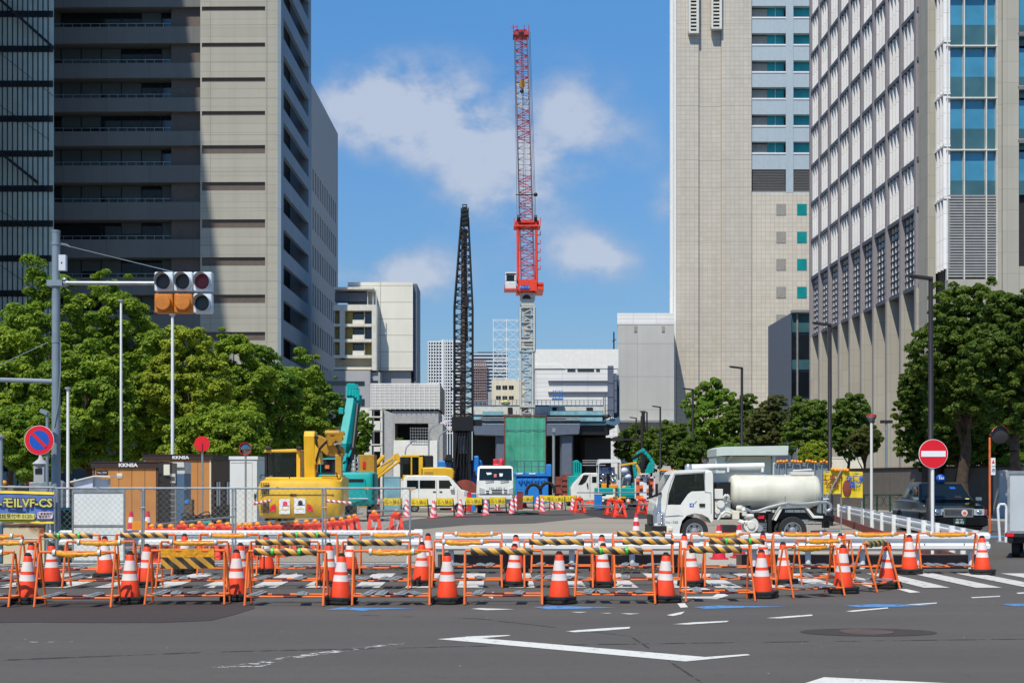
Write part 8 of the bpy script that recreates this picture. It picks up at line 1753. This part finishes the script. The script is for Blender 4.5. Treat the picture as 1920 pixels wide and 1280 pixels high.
# ------------------------------------------------------------------ trees
def crown_mesh(name, seed, Rr, ncl, nleaf, leaf, m, cl=(.26, .42), hollow=.35, up=.5):
    rng = np.random.default_rng(seed); rx, ry, rz = Rr
    d = rng.normal(size=(ncl, 3)); d /= np.linalg.norm(d, axis=1)[:, None]; rad = rng.uniform(hollow, .80, ncl)**.6
    C = d*rad[:, None]*np.array(Rr); C[:, 2] *= .95
    cr_ = rng.uniform(cl[0], cl[1], ncl)*min(rx, ry); ou = rng.random(ncl) < .14; C[ou] *= (1.04+.12*rng.random(ou.sum()))[:, None]; cr_[ou] *= .7
    idx = np.repeat(np.arange(ncl), nleaf); n = len(idx)
    e = rng.normal(size=(n, 3)); e /= np.linalg.norm(e, axis=1)[:, None]; flip = (e[:, 2] < -.25) & (rng.random(n) < .75); e[flip, 2] *= -1
    wob = 1+.22*np.sin(C[:, 0]*2.1+seed)*np.cos(C[:, 2]*1.7+seed*2); C = C*wob[:, None]
    P = C[idx]+e*(cr_[idx]*rng.uniform(.72, 1.06, n))[:, None]*np.array([1.08, 1.08, .72])
    nn = e+rng.normal(scale=.55, size=(n, 3)); nn[:, 2] += up; nn /= np.linalg.norm(nn, axis=1)[:, None]
    t1_ = np.cross(nn, rng.normal(size=(n, 3))); t1_ /= np.linalg.norm(t1_, axis=1)[:, None]; t2_ = np.cross(nn, t1_)
    s = leaf*rng.uniform(.6, 1.25, n)[:, None]
    V = np.stack([P+t1_*s, P+t2_*s*.55+nn*s*.12, P-t1_*s, P-t2_*s*.55+nn*s*.12], 1).reshape(-1, 3)
    me = bpy.data.meshes.new(name); me.vertices.add(len(V)); me.vertices.foreach_set('co', V.ravel().astype(np.float32))
    me.loops.add(n*4); me.loops.foreach_set('vertex_index', np.arange(n*4, dtype=np.int32)); me.polygons.add(n)
    me.polygons.foreach_set('loop_start', np.arange(0, n*4, 4, dtype=np.int32)); me.polygons.foreach_set('loop_total', np.full(n, 4, dtype=np.int32))
    at = me.attributes.new('var', 'FLOAT', 'FACE'); cv = rng.random(ncl); at.data.foreach_set('value', np.clip(cv[idx]*.65+rng.random(n)*.35, 0, 1).astype(np.float32))
    me.update(calc_edges=True); me.materials.append(M[m]); return me, C
def trunk_mb(hz, C, r, zc, rng, nb=9):
    a = MB(); p = Vector((0, 0, 0)); prev = p; rr = r
    for k in range(1, 6):
        q = Vector((rng.uniform(-.12, .12), rng.uniform(-.12, .12), zc*1.1*k/5)); a.tube(prev, q, rr, rr*.84, n=9); prev = q; rr *= .84
    for i in rng.sample(range(len(C)), min(nb, len(C))):
        c = Vector(C[i])+Vector((0, 0, zc)); s = Vector((0, 0, max(.3*zc, min(c.z*.6, zc)))); mid = (s+c)/2+Vector((0, 0, -.15)); a.tube(s, mid, r*.42, r*.28, n=6); a.tube(mid, c, r*.28, r*.08, n=6)
    return a
crowns = {}
def tree(kind, loc, Rr, zc, label, group, seed=1, cat='tree', name='tree'):
    m, ncl, nl, leaf, cl, hol, up = kind
    key = (m, ncl, seed, tuple(round(x/Rr[0], 2) for x in Rr))
    if key not in crowns: crowns[key] = crown_mesh('crown', seed*13+ncl, (1.0, Rr[1]/Rr[0], Rr[2]/Rr[0]) if 0 else Rr, ncl, nl, leaf, m, cl, hol, up)+(Rr,)
    me, C, R0 = crowns[key]
    t = thing(name, label, cat, loc, random.uniform(0, 6.28) if key in used else 0, group); used.add(key); f = Rr[0]/R0[0]
    o = bpy.data.objects.new('crown', me); COL.objects.link(o); o.parent = t; o.location = (0, 0, zc); o.scale = (f, f, f)
    rng = random.Random(seed); trunk_mb(0, C*f, (.10 if ncl > 500 else .05)*Rr[0]+.05, zc, rng).build('trunk', 'bark', t); return t
KA = ('leaf_a', 320, 190, .098, (.08, .19), .36, .6); KY = ('leaf_y', 320, 190, .095, (.08, .18), .36, .6); KD = ('leaf_d', 380, 75, .11, (.06, .15), .18, .5); KB = ('leaf_b', 380, 75, .11, (.06, .15), .18, .5); KG = ('leaf_g', 300, 180, .10, (.08, .19), .34, .6)
KBIG = ('leaf_e', 1000, 130, .078, (.045, .11), .12, .55)
def ltree(kind, p, ytop, ybot, wpx, Y, lab, seed, grp='tall green trees along the left side'):
    z1, z0 = GZ(ytop, Y), max(.6, GZ(ybot, Y)); z1 += .07*(z1-z0); rz = (z1-z0)/2; rx = wpx/2/F*Y*1.06
    return tree(kind, (GX(p, Y), Y, 0), (rx, rx*.95, rz), z0+rz, lab, grp, seed)
ltree(KA, 20, 585, 890, 190, 66, 'green tree at the left edge, left of the signal pole', 1)
ltree(KA, 92, 487, 880, 190, 72, 'tallest bright green tree directly behind the signal pole', 2)
ltree(KA, 225, 514, 890, 190, 76, 'tall green tree behind the shorter flagpole', 3)
ltree(KA, 165, 640, 900, 200, 62, 'lower green tree behind the silver tarpaulin shelter', 1)
ltree(KY, 352, 600, 880, 165, 74, 'yellow green tree under the traffic signal head', 4)
ltree(KA, 280, 650, 890, 150, 84, 'dark green tree between flagpoles behind the brown cabin', 2)
ltree(KA, 436, 616, 890, 150, 84, 'rounded green tree right of the yellow green tree', 3)
ltree(KG, 500, 648, 890, 150, 88, 'green tree behind the white storage cabinet', 2)
ltree(KA, 555, 664, 890, 140, 94, 'dense green tree behind the yellow excavator boom', 1)
ltree(KG, 600, 690, 880, 90, 100, 'last green tree in the row, just left of the turquoise boom', 3)
ltree(KA, 60, 760, 905, 170, 56, 'low bushy green growth behind the no parking sign', 3)
ltree(KA, 420, 760, 900, 200, 70, 'low green growth behind the two round mirrors', 1)
ltree(KG, 668, 768, 870, 66, 112, 'small light green tree right of the turquoise boom', 1)
tree(KG, (GX(745, 150.7), 150.7, 2.4), (.8, .6, .9), GZ(832, 150.7)-2.4, 'small round shrub before the white car park parapet', 'shrubs', 2, 'shrub', 'shrub')
gr = 'trees along the right pavement'
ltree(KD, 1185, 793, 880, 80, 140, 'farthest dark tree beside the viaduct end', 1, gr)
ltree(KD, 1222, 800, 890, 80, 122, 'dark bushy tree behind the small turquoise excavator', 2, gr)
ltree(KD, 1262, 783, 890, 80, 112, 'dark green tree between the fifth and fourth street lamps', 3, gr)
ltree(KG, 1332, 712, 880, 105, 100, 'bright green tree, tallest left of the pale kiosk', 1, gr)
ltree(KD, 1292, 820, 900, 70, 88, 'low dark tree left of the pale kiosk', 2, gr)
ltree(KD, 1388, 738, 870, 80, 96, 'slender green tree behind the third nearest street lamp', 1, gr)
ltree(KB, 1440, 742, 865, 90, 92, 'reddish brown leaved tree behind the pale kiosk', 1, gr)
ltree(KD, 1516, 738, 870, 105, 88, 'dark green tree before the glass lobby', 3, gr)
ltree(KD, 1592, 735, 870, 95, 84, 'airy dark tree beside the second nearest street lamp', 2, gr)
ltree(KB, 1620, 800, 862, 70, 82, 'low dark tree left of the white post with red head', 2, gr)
tree(KY, (GX(1521, 78), 78, 0), (1.0, .9, .9), GZ(852, 78), 'bright yellow green shrub behind the cream panel wall', 'shrubs', 1, 'shrub', 'shrub')
tree(KG, (GX(1366, 74), 74, 0), (1.1, .9, .7), GZ(850, 74), 'low green shrub beside the kiosk', 'shrubs', 2, 'shrub', 'shrub')
tree(KG, (GX(1905, 66), 66, 0), (1.1, .9, .6), GZ(868, 66), 'low green shrub on the bank at the right edge', 'shrubs', 3, 'shrub', 'shrub')
def big(p, Y, ytop, ybot, wpx, lab, seed): return ltree(KBIG, p, ytop, ybot, wpx, Y, lab, seed, gr)
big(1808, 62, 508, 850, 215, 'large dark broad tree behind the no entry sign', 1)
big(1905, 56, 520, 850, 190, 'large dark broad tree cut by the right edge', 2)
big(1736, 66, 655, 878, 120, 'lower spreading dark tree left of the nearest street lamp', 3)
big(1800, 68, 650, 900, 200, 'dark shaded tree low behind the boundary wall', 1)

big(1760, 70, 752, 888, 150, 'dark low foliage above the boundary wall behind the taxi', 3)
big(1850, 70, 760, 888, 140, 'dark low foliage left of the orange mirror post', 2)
